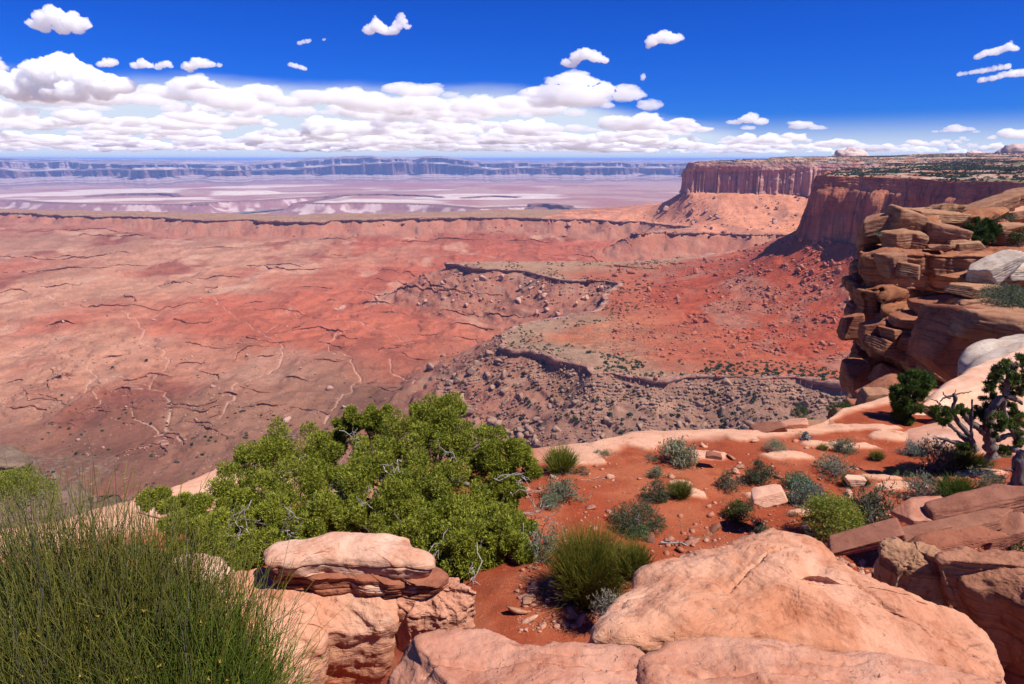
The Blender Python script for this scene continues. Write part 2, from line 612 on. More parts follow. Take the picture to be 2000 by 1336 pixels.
_near_rim = [(1900, 790), (1750, 766), (1650, 752), (1560, 737), (1480, 729), (1400, 736), (1330, 733), (1285, 742), (1220, 736),
             (1165, 722), (1120, 702), (1060, 694), (1005, 689), (972, 674), (980, 652), (1010, 633), (1060, 618), (1130, 607),
             (1165, 601), (1178, 590), (1178, 576), (1215, 566), (1218, 556), (1150, 549), (1090, 546), (1030, 533), (960, 524), (872, 514),
             (960, 511), (1080, 509), (1200, 512), (1330, 506), (1440, 490), (1520, 470), (1556, 462), (1540, 457),
             (1450, 459), (1380, 457), (1300, 455), (1225, 456), (1350, 446), (1286, 437), (1240, 432), (1130, 428),
             (1000, 425), (900, 424), (760, 427), (620, 431), (560, 432), (450, 429), (390, 431), (300, 424), (200, 422),
             (115, 421), (60, 416), (0, 412), (-150, 411), (-500, 412)]
_back = [(-500, 403), (0, 405), (120, 409), (300, 413), (560, 417), (760, 416), (900, 411), (1100, 408), (1260, 401), (1400, 392)]
RIM = ragged([ground_px(a, b, ZB) for a, b in _near_rim], 12, 26, 5)
BENCH = np.vstack([RIM, ragged([ground_px(a, b, ZB) for a, b in _back], 80, 20, 8), [[9000, 5200], [9000, 400], [900, 430]]])

_mesa_px = [(2000, 358, 800), (1900, 355, 865), (1800, 351, 950), (1700, 347, 1030), (1630, 345, 1075), (1592, 345, 1110)]
MESA_RIM = [np.array([1100.0, 200.0]), np.array([900.0, 450.0])] + [PY(*q)[:2] for q in _mesa_px] + \
           [np.array([520.0, 1190.0]), np.array([640.0, 1420.0]), np.array([860.0, 1750.0]), np.array([1130.0, 2020.0]), PY(1760, 330, 2200)[:2]] + \
           [PY(*q)[:2] for q in [(1660, 322, 2240), (1560, 321, 2280), (1500, 321, 2310), (1440, 320, 2350), (1390, 320, 2390), (1350, 320, 2420), (1343, 319, 2470)]] + \
           [PY(1352, 318, 2650)[:2], np.array([1050.0, 3400.0]), np.array([2600.0, 5200.0])]
MESA_RIM = np.array(MESA_RIM)
MESA = np.vstack([MESA_RIM, [[9000, 5200], [9000, 200]]])


def mesa_far(y):
    return sstep(1250, 2100, y)


def far_floor_r(x, y):
    a = np.arctan2(x, y)
    pxs = np.array([-800, -500, 0, 300, 560, 900, 1260, 1400, 2600])
    ym = np.array([408, 408, 409, 418, 425, 418, 416, 408, 400.0])
    rr = []; aa = []
    for p, q in zip(pxs, ym):
        w = PZ(p, q, ZB)
        rr.append(math.hypot(w[0], w[1])); aa.append(math.atan2(w[0], w[1]))
    return np.interp(a, aa, rr)


_canyon = [(-500, 395), (0, 393), (60, 396), (130, 397), (260, 399), (395, 400), (402, 396), (470, 393), (520, 391), (607, 386), (650, 385), (640, 388),
           (590, 394), (580, 397), (640, 398), (700, 397), (845, 400), (935, 408), (985, 405), (1035, 404), (1080, 405), (1113, 411),
           (1125, 409), (1190, 409), (1260, 411), (1500, 412)]
CANYON_RIM = ragged([ground_px(a, b, -400.0) for a, b in _canyon], 60, 22, 21)
_cl = [CANYON_RIM[0] * 0.6, CANYON_RIM[-1] * 0.6]
CANYON = np.vstack([CANYON_RIM, [_cl[1]], [[0, 2000]], [_cl[0]]])


def cliff_r(a):
    """range of the far cliff line by bearing"""
    return 15400 + 1700 * fbm2(a * 7 + 3.1, a * 0 + 0.5, 2, 71) + 2300 * fbm2(a * 19, a * 0 + 2.5, 3, 72) + 700 * np.abs(fbm2(a * 90, a * 0, 3, 73))


def capf(x, y):
    r = np.hypot(x, y)
    return np.clip(5.0 + 11.0 * fbm2(x / 48, y / 48, 3, 39) + 5.0 * sstep(1300, 2300, r), 0.4, 16)


def tier_r(a):
    return cliff_r(a) + 1500 + 700 * fbm2(a * 30, a * 0, 3, 47)


def terrain(x, y, want=True):
    """height and ground colour"""
    r = np.hypot(x, y)
    a = np.arctan2(x, y)
    # --- bowl floor
    f1 = fbm2(x / 520, y / 520, 4, 1)
    rd = ridge2(x / 170 + 0.4 * f1, y / 230, 4, 2)
    f2 = fbm2(x / 46, y / 46, 3, 3)
    floor = ZF + 13 * f1 + 11.0 * rd + 4.0 * f2 * (r < 3500) + 5.0 * ridge2(x / 62 + f1, y / 75, 3, 15) * (r < 3500) + 0.022 * np.clip(r - 1000, 0, 2000)
    terr = floor / 5.2 + 0.6 * fbm2(x / 120, y / 120, 3, 4)
    tf = terr - np.floor(terr)
    floor = floor + 5.2 * (0.55 * (sstep(0.40, 0.6, tf) - tf)) * sstep(0.0, 0.25, fbm2(x / 300 + 9, y / 300, 2, 14) + 0.08)
    h = floor.copy()
    # --- bench
    near = r < 4200
    d = np.full(x.shape, 400.0)
    ins = np.zeros(x.shape, dtype=bool)
    d[near] = seg_dist(BENCH, x[near], y[near], 400.0)
    ins[near] = inside(BENCH, x[near], y[near])
    sd = np.where(ins, -d, d)                # >0 outside
    w = np.clip((r / 1000.0) ** 2 * 3.0, 1.5, 22)     # keeps the height step behind the modelled caprock
    capz = capf(x, y)
    gul = ridge2(x / 34 + 0.6 * f2, y / 34, 3, 6)
    top = ZB + 5.0 * fbm2(x / 230, y / 230, 3, 9) * (1 + 0 * r)
    drop = capz * sstep(-w, 0.0, sd)
    s1 = np.clip(sd, 0, 400)
    slope = 0.62 * s1 - 0.00085 * s1 ** 2
    slope = np.where(s1 > 190, 0.62 * 190 - 0.00085 * 190 ** 2 + (s1 - 190) * 0.18, slope)
    slope = slope + sstep(4, 40, s1) * 3.2 * gul
    # terraced little ledges low on the slope
    tt = slope / 13 + 0.7 * fbm2(x / 70, y / 70, 2, 31)
    slope = slope + 13 * 0.35 * (sstep(0.3, 0.55, tt - np.floor(tt)) - (tt - np.floor(tt))) * sstep(10, 40, s1)
    bench = top - drop - slope
    hb = np.where(sd < 400, bench, -9e3)
    h = np.maximum(h, np.where(sd < 330, hb, -9e3))
    # --- mesa talus
    dm = np.full(x.shape, 700.0)
    dm[near] = seg_dist(MESA_RIM, x[near], y[near], 700.0, closed=False)
    im = np.zeros(x.shape, dtype=bool)
    im[near] = inside(MESA, x[near], y[near])
    far = mesa_far(y)
    zbase = -122 + 12 * far
    q = np.clip(dm - (22 - 12 * far), 0, 700)
    scl = 105 + 20 * far
    tal = zbase - (104 - 0 * far) * (1 - np.exp(-q / scl)) + (2.6 * ridge2(x / 40, y / 40, 3, 12) + 1.2 * f2) * sstep(0, 30, q)
    tal = np.where(im, -90.0 - 40, tal)
    tmask = (dm < 520) | im
    onbench = ins | (sd < 0)
    fade = sstep(6, 110, -sd)
    tal = np.where(im, tal, top + (tal - top) * fade)
    is_tal = tmask & (tal > h + 0.3) & onbench
    h = np.where(is_tal, tal, h)
    # --- beyond the bench
    rm = far_floor_r(x, y)
    fz = r > rm
    plain = -400 + 9 * fbm2(x / 900, y / 900, 4, 41) + 5 * ridge2(x / 420, y / 420, 3, 42)
    low = sstep(0.0, 0.25, fbm2(x / 1900 + 4, y / 1100, 3, 43) - 0.12) * 30
    plain = plain + low * sstep(7000, 8200, r) * (1 - sstep(11500, 13500, r))
    cz = fz & (r < 9500)
    cd = np.full(x.shape, 500.0); ci = np.zeros(x.shape, dtype=bool)
    cd[cz] = seg_dist(CANYON_RIM, x[cz], y[cz], 500.0, closed=False)
    ci[cz] = inside(CANYON, x[cz], y[cz])
    cdd = np.where(ci, cd, 0)
    plain = -400 + (plain + 400) * sstep(40, 400, cd)
    cw = np.clip(34 * sstep(30, 110, cdd) + 0.30 * np.clip(cdd - 60, 0, 200) + 9 * ridge2(x / 160, y / 160, 3, 44) * sstep(60, 160, cdd), 0, 88)
    plain = plain - np.where(ci, cw, 0)
    cr = cliff_r(a)
    q = r - cr
    foot = np.clip((q + 2900) / 2900, 0, 1)
    lvl = foot * 7.0
    st = (np.floor(lvl) + sstep(0.0, 0.22, lvl - np.floor(lvl))) / 7.0
    apron = 78 * (0.45 * foot ** 1.6 + 0.55 * st ** 1.6) + 7 * ridge2(a * 260, r / 260, 3, 45) * foot
    ub = sstep(0.30, 0.62, 0.5 + 0.5 * fbm2(a * 9 + 1.3, a * 0, 2, 46)) * sstep(0.25, -0.05, a)
    vh = 0.85 + 0.55 * fbm2(a * 5.5 + 2, a * 0, 2, 93) + 0.28 * fbm2(a * 26, a * 0, 2, 94)
    cliff = 170 * vh * sstep(110, 200, q) + 38 * sstep(500, 1500, q) + (50 + 60 * ub) * sstep(110, 260, r - tier_r(a)) + 16 * sstep(1800, 5000, q)
    plain = plain + np.where(q > -2900, apron, 0) + np.where(q > 0, cliff, 0)
    up = sstep(21000, 25500, r + 3000 * fbm2(a * 12, r * 0, 2, 48)) * sstep(-0.02, -0.12, a) * 62
    up = up + sstep(40000, 42000, r) * 25 * (0.5 + 0.5 * fbm2(a * 8, r * 0, 3, 49))
    plain = plain + up
    h = np.where(fz & ~(ins & near & (sd < 0)) & ~is_tal, np.where(sd < 330, np.maximum(plain, hb), plain), h)
    if not want:
        return h
    # ------------------------------------------------ colours
    def C(*c): return np.array(c, dtype=np.float32)
    red, tan, dk, pale = C(.38, .105, .058), C(.42, .205, .125), C(.24, .058, .034), C(.55, .33, .22)
    m1 = sstep(-0.25, 0.35, fbm2(x / 420 + 5, y / 420, 4, 61) + sstep(0.0, -0.45, a) * 0.55 * sstep(900, 1500, r) - 0.22)
    c = red + (tan - red) * m1[..., None]
    m2 = sstep(0.08, 0.4, fbm2(x / 150, y / 260, 4, 62))
    c = c + (dk - c) * (0.75 * m2)[..., None]
    bnd = n2(h / 2.6 + 0.8 * f2, h * 0, 63)
    c = c * (1 + 0.22 * bnd)[..., None]
    m3 = sstep(0.25, 0.5, fbm2(x / 90 + 3, y / 160, 4, 64)) * sstep(700, 1200, r)
    c = c + (pale - c) * (0.5 * m3)[..., None]
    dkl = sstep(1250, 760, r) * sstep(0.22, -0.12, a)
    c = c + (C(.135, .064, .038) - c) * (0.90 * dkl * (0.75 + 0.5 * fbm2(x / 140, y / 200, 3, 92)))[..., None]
    # sage flecks
    fl = n2(x / 3.2, y / 3.2, 65) * sstep(1500, 700, r) + 0.3
    gcov = sstep(-0.1, 0.35, fbm2(x / 200, y / 200, 3, 66)) * sstep(1400, 600, r)
    c = c + (C(.20, .17, .115) - c) * (0.62 * gcov * sstep(0.2, 0.7, fl))[..., None]
    # bench top: olive-tan, knoll meadow orange
    on = ins & ~is_tal & (sd < -1)
    olive, kn = C(.34, .195, .115), C(.30, .185, .115)
    oc = olive + (kn - olive) * sstep(1300, 900, r)[..., None]
    mead = sstep(35, 80, -sd) * sstep(1150, 1000, r)
    spk = n2(x / 2.2, y / 2.2, 67)
    mcol = C(.45, .17, .08) + (C(.2, .12, .075) - C(.45, .17, .08)) * sstep(-0.1, 0.5, spk + 1.2 * fbm2(x / 60, y / 30, 3, 68))[..., None]
    oc = oc + (mcol - oc) * (mead * 0.9)[..., None]
    oc = oc * (1 + 0.25 * fbm2(x / 9, y / 9, 3, 69))[..., None]
    apr = sstep(520, 330, dm + 130 * fbm2(x / 70, y / 70, 4, 99)) * sstep(1500, 1250, y)
    oc = oc + (C(.37, .085, .04) * (1 + 0.3 * fbm2(x / 12, y / 12, 3, 100))[..., None] - oc) * (0.85 * apr)[..., None]
    c = np.where(on[..., None], oc, c)
    # slope under the rim
    sl = sstep(-2, 0.5, sd) * sstep(165, 90, sd) * near
    px_ = sstep(-60, 120, x) * sstep(1000, 760, r)
    rub = C(.33, .135, .085) + (C(.39, .155, .095) - C(.33, .135, .085)) * sstep(1300, 1900, r)[..., None]
    rub = rub + (C(.23, .14, .095) - rub) * px_[..., None]
    rub = rub + (C(.35, .205, .135) - rub) * (sstep(0.1, 0.5, fbm2(x / 22, y / 22, 4, 70)) * 0.7)[..., None]
    c = c + (rub - c) * (sl * 0.85)[..., None]
    # talus
    tr = C(.36, .072, .032); tf_ = C(.60, .245, .135)
    tc_ = tr + (tf_ - tr) * far[..., None]
    grey = C(.33, .145, .095)
    tc_ = tc_ + (grey - tc_) * (sstep(0.0, 0.4, fbm2(x / 60, y / 60, 4, 74) + sstep(180, 420, dm) * 0.5 - 0.1) * 0.75)[..., None]
    tc_ = tc_ * (1 + 0.3 * fbm2(x / 14, y / 14, 3, 75))[..., None]
    c = np.where((is_tal | (im & near))[..., None], tc_, c)
    # far country
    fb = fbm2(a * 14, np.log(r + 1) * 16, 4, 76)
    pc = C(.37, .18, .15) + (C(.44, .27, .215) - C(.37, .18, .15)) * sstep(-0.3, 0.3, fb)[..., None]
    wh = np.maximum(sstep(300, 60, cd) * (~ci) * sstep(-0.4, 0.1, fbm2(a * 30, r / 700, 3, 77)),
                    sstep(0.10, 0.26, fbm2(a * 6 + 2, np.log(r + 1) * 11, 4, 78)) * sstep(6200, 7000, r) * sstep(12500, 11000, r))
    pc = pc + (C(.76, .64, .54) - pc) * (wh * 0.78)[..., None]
    cslope = ci & (cdd > 14)
    pc = np.where(cslope[..., None], C(.32, .16, .145) + (C(.60, .44, .39) - C(.32, .16, .145)) * sstep(0.0, 0.35, fbm2(x / 110, y / 110, 4, 79))[..., None], pc)
    pc = np.where((ci & (cdd <= 40))[..., None], C(.22, .10, .09), pc)
    ap = (q > -2900) & (q <= 0)
    sb = n2(foot * 9 + 0.7 * fbm2(a * 60, foot * 3, 3, 80), foot * 0, 81)
    pc = np.where(ap[..., None], C(.26, .155, .14) + (C(.45, .34, .30) - C(.26, .155, .14)) * sstep(-0.2, 0.3, sb)[..., None], pc)
    pc = np.where(((q > -30) & (q < 200))[..., None], C(.22, .12, .11), pc)
    tp = q >= 140
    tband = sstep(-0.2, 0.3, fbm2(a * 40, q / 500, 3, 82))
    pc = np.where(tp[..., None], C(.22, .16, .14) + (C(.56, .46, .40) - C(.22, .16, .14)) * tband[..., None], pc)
    fmask = fz & ~((sd < 5) & near) & ~is_tal
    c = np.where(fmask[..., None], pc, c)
    # dry washes
    for line, wd, zz in WASHES:
        P = catmull(np.array([PZ(p, q_, zz)[:2] for p, q_ in line]), 60, False)
        P = P + np.stack([fbm2(P[:, 0] / 18, P[:, 1] / 18, 2, 90), fbm2(P[:, 0] / 18 + 7, P[:, 1] / 18, 2, 91)], 1) * 7
        bb = (x > P[:, 0].min() - 30) & (x < P[:, 0].max() + 30) & (y > P[:, 1].min() - 30) & (y < P[:, 1].max() + 30) & near
        if bb.any():
            dw = seg_dist(P, x[bb], y[bb], 30.0, closed=False)
            wd = wd * 0.45 * (0.65 + 0.7 * np.abs(fbm2(x[bb] / 40, y[bb] / 40, 2, 98)) * 2)
            k = sstep(wd * 1.3, wd * 0.5, dw)
            cc = c[bb]
            c[bb] = cc + (C(.60, .38, .28) - cc) * (0.5 * k)[:, None]
            h[bb] -= 1.6 * sstep(wd * 2.2, wd * 0.5, dw)
    return h, np.clip(c, 0.01, 0.9), sd, is_tal


WASHES = [
    ([(668, 655), (655, 672), (643, 690), (655, 697), (675, 703), (690, 722), (702, 745), (688, 766), (655, 790), (640, 822)], 3.0, -297),
    ([(40, 600), (110, 603), (190, 618), (262, 640), (280, 662), (275, 685), (312, 696), (330, 722), (305, 746), (292, 760), (325, 776), (335, 800), (332, 832), (350, 860)], 3.0, -299),
    ([(0, 802), (60, 772), (120, 763), (190, 745), (240, 746), (292, 760)], 2.2, -300),
    ([(190, 742), (170, 775), (200, 795), (192, 810), (260, 816), (300, 838), (332, 850)], 2.2, -300),
    ([(560, 640), (520, 672), (550, 690), (540, 720), (508, 737), (470, 762), (450, 795), (438, 812), (425, 836), (395, 858)], 2.4, -299),
    ([(760, 708), (770, 728), (800, 748), (815, 775)], 2.4, -296),
    ([(640, 640), (700, 640), (742, 650), (800, 668)], 1.6, -296),
    ([(0, 705), (70, 700), (140, 712), (190, 742)], 1.8, -299),
    ([(420, 600), (470, 640), (520, 672)], 1.6, -298),
]

# polar sheet centred under the camera, finest where the picture is finest
def _rows():
    out = list(np.geomspace(90, 430, 34))
    y = 1010.0
    zz = -300.0
    while y > 433:
        e = math.tan(PITCH - math.atan((668 - y) / F))
        out.append(300.0 / e); y -= 0.92
    while out[-1] < 4000:
        out.append(out[-1] * 1.0045)
    while out[-1] < 5450:
        out.append(out[-1] * 1.006)
    e0 = 410.0
    while out[-1] < 12200:
        y = e0
        e0 -= 0.36
        e = math.tan(PITCH - math.atan((668 - y) / F))
        v = 395.0 / e
        if v > out[-1]:
            out.append(v)
    while out[-1] < 19500:
        out.append(out[-1] + 42)
    while out[-1] < 30000:
        out.append(out[-1] + 170)
    out += list(np.geomspace(out[-1] * 1.02, 140000, 40))
    return np.array(out)


RR = _rows()
AA = np.concatenate([np.linspace(-60, -41, 60)[:-1], np.linspace(-41, 41, 1250), np.linspace(41, 60, 60)[1:]]) * math.pi / 180
rg, ag = np.meshgrid(RR, AA, indexing='ij')
TX, TY = rg * np.sin(ag), rg * np.cos(ag)
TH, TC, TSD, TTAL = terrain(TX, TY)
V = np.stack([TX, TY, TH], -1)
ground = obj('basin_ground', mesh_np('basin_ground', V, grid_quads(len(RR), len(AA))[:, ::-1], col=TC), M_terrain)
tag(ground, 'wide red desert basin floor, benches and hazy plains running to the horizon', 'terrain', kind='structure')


def hgt(x, y):
    x = np.atleast_1d(np.asarray(x, dtype=float)); y = np.atleast_1d(np.asarray(y, dtype=float))
    return terrain(x, y, False)


def on_ground(px, py, z0=-300.0):
    """point of the basin ground under a pixel of the photograph"""
    r = ray(px, py)
    t = np.geomspace(250, 30000, 900) / r[1]
    P = r[None] * t[:, None]
    k = np.argmax(P[:, 2] < hgt(P[:, 0], P[:, 1]))
    return P[k]


# ---- river in the inner canyon
rv = np.array([PZ(p, q, -478)[:2] for p, q in [(425, 421), (470, 416), (520, 411), (560, 407), (600, 403), (640, 399)]])
rv = catmull(rv, 40, False)
tn = np.gradient(rv, axis=0); tn /= np.linalg.norm(tn, axis=1)[:, None]
nn = np.stack([-tn[:, 1], tn[:, 0]], 1)
tw = NT('river_water')
M_water = tw.done(tw.bsdf((0.10, 0.20, 0.13), 0.25, None, 0.5))
V = np.concatenate([np.c_[rv + nn * 55, np.full(40, -477.0)], np.c_[rv - nn * 55, np.full(40, -477.0)]])
i = np.arange(39)
river = obj('river', mesh_np('river', V, np.stack([i, i + 1, i + 41, i + 40], 1)), M_water)
tag(river, 'thin green river winding along the floor of the inner canyon', 'river', kind='structure')

# ---- caprock along the bench rim
def ledge_mesh(line, ztop, hh, cap_in, seed, block=9.0, side=1.0, under=1.6, slope_back=0.0):
    """jointed, overhanging rock band swept along a line; side=+1 puts its face to the right of travel"""
    line = np.asarray(line, dtype=float)
    tn = np.gradient(line, axis=0); tn /= (np.linalg.norm(tn, axis=1)[:, None] + 1e-9)
    nn = np.stack([tn[:, 1], -tn[:, 0]], 1) * side
    s = np.concatenate([[0], np.cumsum(np.linalg.norm(np.diff(line, axis=0), axis=1))])
    bl = np.floor(s / block + 0.8 * n2(s / 30, s * 0, seed))
    jo = _hash(bl.astype(np.int64), bl.astype(np.int64) * 0, 0, seed) * 2 - 1
    ja = _hash(bl.astype(np.int64), bl.astype(np.int64) * 0 + 1, 0, seed)
    prof = [(-cap_in - 2, -0.6 - slope_back), (-cap_in, 0.15 - slope_back), (-1.5, 0.35), (0.6, 0.25), (1.5, -0.10), (1.7, -0.22), (1.1, -0.40), (-under, -0.50), (-under * 1.1, -0.75), (-under * .6, -1.0), (0.2, -1.6)]
    rows = []
    for k, (o, z) in enumerate(prof):
        amp = 0 if k < 2 else 1.0
        off = o * (hh / 9.0) + amp * (hh / 9.0) * (1.5 * jo + 1.0 * fbm2(s / 6, s * 0 + k * 0.7, 3, seed + 3))
        if k < 2:
            off = np.full(len(s), -abs(o) + 0.0)
            zz = ztop + (z if k else z)
        else:
            zz = ztop + np.where(z > 0, 0.3, z * hh * (0.8 + 0.4 * ja)) + (0.25 * hh * (ja - 0.5) if z > 0 else 0) + 0.5 * hh / 9 * fbm2(s / 5, s * 0 + k, 2, seed + 5)
        rows.append(np.c_[line + nn * np.reshape(off, (-1, 1)), zz])
    P = np.array(rows)
    return P


def dens(line, step):
    line = np.asarray(line)
    s = np.concatenate([[0], np.cumsum(np.linalg.norm(np.diff(line, axis=0), axis=1))])
    t = np.arange(0, s[-1], step)
    return np.c_[np.interp(t, s, line[:, 0]), np.interp(t, s, line[:, 1])]


rl = dens(RIM, 3.0)
rr_ = np.hypot(rl[:, 0], rl[:, 1])
ztop = ZB + 5.0 * fbm2(rl[:, 0] / 230, rl[:, 1] / 230, 3, 9) + 0.4
hh = capf(rl[:, 0], rl[:, 1]) * 1.05 + 0.2
capin = np.clip((rr_ / 1000.0) ** 2 * 3.0, 3, 22) + 2
# orientation: outside of the bench polygon
mid = rl[len(rl) // 3]
tt = rl[len(rl) // 3 + 1] - mid
test = mid + np.array([tt[1], -tt[0]]) / np.hypot(*tt) * 20
sgn = -1.0 if inside(BENCH, np.array([test[0]]), np.array([test[1]]))[0] else 1.0
P = ledge_mesh(rl, ztop, hh, capin, 33, 11.0, sgn, 2.2)
rim_o = obj('bench_rim', mesh_np('bench_rim', P, grid_quads(P.shape[0], P.shape[1]), smooth=False), M_bench)
tag(rim_o, 'dark overhanging caprock ledge winding along the edge of the middle bench', 'cliff ledge', kind='structure')

# ---- low ledges crossing the basin floor
_ledges = [[(690, 545), (760, 551), (850, 559), (920, 570), (985, 580)], [(700, 563), (780, 566), (850, 574), (935, 584)],
           [(0, 501), (90, 507), (180, 502), (270, 497)], [(0, 531), (120, 526), (250, 519), (330, 512)], [(480, 520), (540, 518), (590, 522)],
           [(140, 592), (230, 600), (330, 601), (425, 592)], [(470, 606), (560, 608), (605, 619)], [(540, 652), (580, 640), (602, 624)],
           [(1030, 492), (1140, 500), (1290, 514)], [(1160, 486), (1240, 485)], [(880, 636), (930, 640), (970, 646)], [(785, 690), (825, 702), (885, 697)],
           [(905, 607), (985, 622), (1050, 617)], [(700, 752), (728, 748), (748, 740)], [(330, 832), (380, 826), (425, 836)], [(540, 803), (580, 800), (640, 815)],
           [(240, 742), (290, 733), (335, 738)], [(560, 648), (620, 641), (690, 650)], [(770, 472), (860, 468), (960, 476)], [(120, 466), (220, 463), (340, 470)],
           [(60, 452), (160, 449), (260, 455)], [(620, 470), (700, 466)], [(890, 660), (950, 664)], [(805, 655), (860, 652)], [(775, 678), (820, 668)],
           [(430, 770), (470, 776)], [(660, 660), (690, 664)], [(500, 700), (540, 695)], [(380, 545), (470, 540)], [(1180, 520), (1290, 527)],
           [(730, 530), (800, 536), (860, 532)], [(300, 560), (380, 556)], [(80, 560), (160, 556)], [(600, 500), (680, 497)], [(380, 486), (470, 482)],
           [(200, 700), (240, 694)], [(90, 640), (150, 634)], [(560, 740), (600, 745)], [(430, 680), (470, 672)], [(860, 610), (920, 618)], [(930, 655), (985, 668)],
           [(500, 520), (560, 528), (640, 524)], [(640, 588), (720, 592), (790, 588)], [(980, 470), (1080, 476)], [(740, 610), (820, 618)], [(590, 560), (660, 566)]]
rngL = np.random.default_rng(4)
LEDGE_ROCKS = []


def lowfield(x, y):
    f1 = fbm2(x / 520, y / 520, 4, 1)
    return ZF + 13 * f1 + 11.0 * ridge2(x / 170 + 0.4 * f1, y / 230, 2, 2) + 0.022 * np.clip(np.hypot(x, y) - 1000, 0, 2000)


_wl = [np.array([on_ground(*q)[:2] for q in ln]) for ln in _ledges]
_wl = [dens(catmull(W, 40, False) if len(W) > 2 else W, 2.2) for W in _wl]
# many more, following the contours of the ground so that they run in families
sp = []
while len(sp) < 520:
    px, py = rngL.uniform(5, 1300), 452 + 430 * rngL.random() ** 0.9
    if fbm2(np.array([px / 150.0]), np.array([py / 60.0]), 2, 55)[0] < 0.02 or (px > 820 and py > 690) or (px > 640 and py > 780):
        continue
    w = PZ(px, py, ZF)
    sp.append(w[:2])
sp = np.array(sp)
half = rngL.uniform(5, 22, len(sp)).astype(int)
tracks = [sp]
for sg in (1, -1):
    q = sp.copy()
    seq = []
    for _ in range(34):
        e = 6.0
        g = np.stack([lowfield(q[:, 0] + e, q[:, 1]) - lowfield(q[:, 0] - e, q[:, 1]), lowfield(q[:, 0], q[:, 1] + e) - lowfield(q[:, 0], q[:, 1] - e)], 1)
        g /= np.linalg.norm(g, axis=1)[:, None] + 1e-9
        stp = 2.4 * np.maximum(1, np.hypot(q[:, 0], q[:, 1]) / 1100)
        q = q + sg * np.stack([g[:, 1], -g[:, 0]], 1) * stp[:, None]      # downhill lies to the right of travel
        seq.append(q.copy())
    tracks.append(np.array(seq))
kept = 0
for i in range(len(sp)):
    L = np.vstack([tracks[2][:half[i], i][::-1], sp[i][None], tracks[1][:half[i], i]])
    dvec = L[-1] - L[0]
    if np.hypot(*dvec) < 14 or dvec[0] < 0.35 * np.hypot(*dvec):
        continue                                                            # must face towards the viewer's side
    gr = hgt(L[:, 0], L[:, 1])
    if np.abs(gr - lowfield(L[:, 0], L[:, 1])).max() > 26:
        continue
    _wl.append(dens(L, 1.8)); kept += 1
    if kept >= 46:
        break
for k, ln in enumerate(_wl):
    L = ln
    if len(L) < 6:
        continue
    L = L + np.stack([fbm2(L[:, 0] / 22, L[:, 1] / 22, 3, 300 + k), fbm2(L[:, 0] / 22 + 5, L[:, 1] / 22, 3, 400 + k)], 1) * 4
    R = np.hypot(L[:, 0].mean(), L[:, 1].mean())
    th = (3.4 + 2.2 * rngL.random()) * (1 + 0.45 * (R > 1300))
    zt = hgt(L[:, 0], L[:, 1])
    taper = np.sin(np.linspace(0.05, math.pi - 0.05, len(L))) ** 0.5
    zt = zt + (th * 0.75) * taper * (0.6 + 0.55 * fbm2(L[:, 0] / 30, L[:, 1] / 30, 2, 500 + k))
    P = ledge_mesh(L, zt, np.full(len(L), th), 20.0, 600 + k, 6.0, 1.0, 2.4, th * 0.9)
    P[2:] += np.stack([fbm2(P[2:, :, 0] / 2.6, P[2:, :, 1] / 2.6, 2, 700 + k), fbm2(P[2:, :, 0] / 2.6 + 9, P[2:, :, 1] / 2.6, 2, 800 + k), 0.5 * fbm2(P[2:, :, 0] / 3.5, P[2:, :, 1] / 3.5, 2, 900 + k)], -1) * 1.3
    nb = int(len(L) * (0.9 if R < 1500 else 0.5))
    jj = rngL.integers(1, len(L) - 1, nb)
    tL = L[np.minimum(jj + 1, len(L) - 1)] - L[jj - 1]
    tL /= np.linalg.norm(tL, axis=1)[:, None] + 1e-9
    LEDGE_ROCKS.append(np.c_[L[jj] + np.stack([tL[:, 1], -tL[:, 0]], 1) * (rngL.exponential(4.0, (nb, 1)) + 0.5) * (th / 4), (0.25 + 0.9 * rngL.random(nb) ** 3) * th / 3.6])
    tc0 = terrain(P[1, :, 0], P[1, :, 1])[1]
    lc = np.repeat(tc0[None], P.shape[0], 0).copy()
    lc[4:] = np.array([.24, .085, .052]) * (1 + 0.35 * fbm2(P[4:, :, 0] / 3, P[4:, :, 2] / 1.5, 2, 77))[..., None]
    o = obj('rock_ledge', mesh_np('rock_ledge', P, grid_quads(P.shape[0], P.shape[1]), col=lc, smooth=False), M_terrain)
    tag(o, 'low dark-edged rock ledge crossing the red basin floor', 'rock ledge', 'low ledges across the basin floor')


# ---- walls of the inner canyon and of the far tableland
def wall_of(name, L, zt, zb, seed, amp, mat, rows, label, cat, side=1.0):
    tn = np.gradient(L, axis=0); tn /= np.linalg.norm(tn, axis=1)[:, None] + 1e-9
    nn = np.stack([tn[:, 1], -tn[:, 0]], 1) * side
    s_ = np.concatenate([[0], np.cumsum(np.linalg.norm(np.diff(L, axis=0), axis=1))])
    R = []
    for kk in np.concatenate([[-0.3, -0.1], np.linspace(0, 1, rows)]):
        if kk < 0:
            R.append(np.c_[L + nn * (-260.0 * (kk < -.2) * amp / 40 - 12), zt + (0.4 if kk < -.2 else 1.0)]); continue
        off = amp * (1.1 * fbm2(s_ / (amp * 7), s_ * 0, 3, seed) + 0.5 * np.abs(fbm2(s_ / (amp * 2.2), s_ * 0 + kk * 1.2, 2, seed + 1)) + 0.35 * fbm2(s_ / amp, s_ * 0 + 3 * kk, 2, seed + 2)) + amp * 0.25 * kk
        off = off * (0.4 + 0.6 * min(1, kk * 5)) + amp * 0.8 * max(0, kk - 0.75)
        R.append(np.c_[L + nn * off[:, None], zt + (zb - zt) * kk])
    P = np.array(R)
    o = obj(name, mesh_np(name, P, grid_quads(P.shape[0], P.shape[1]), col=np.ones((P.size // 3, 3)), smooth=False), mat)
    return tag(o, label, cat, kind='structure')



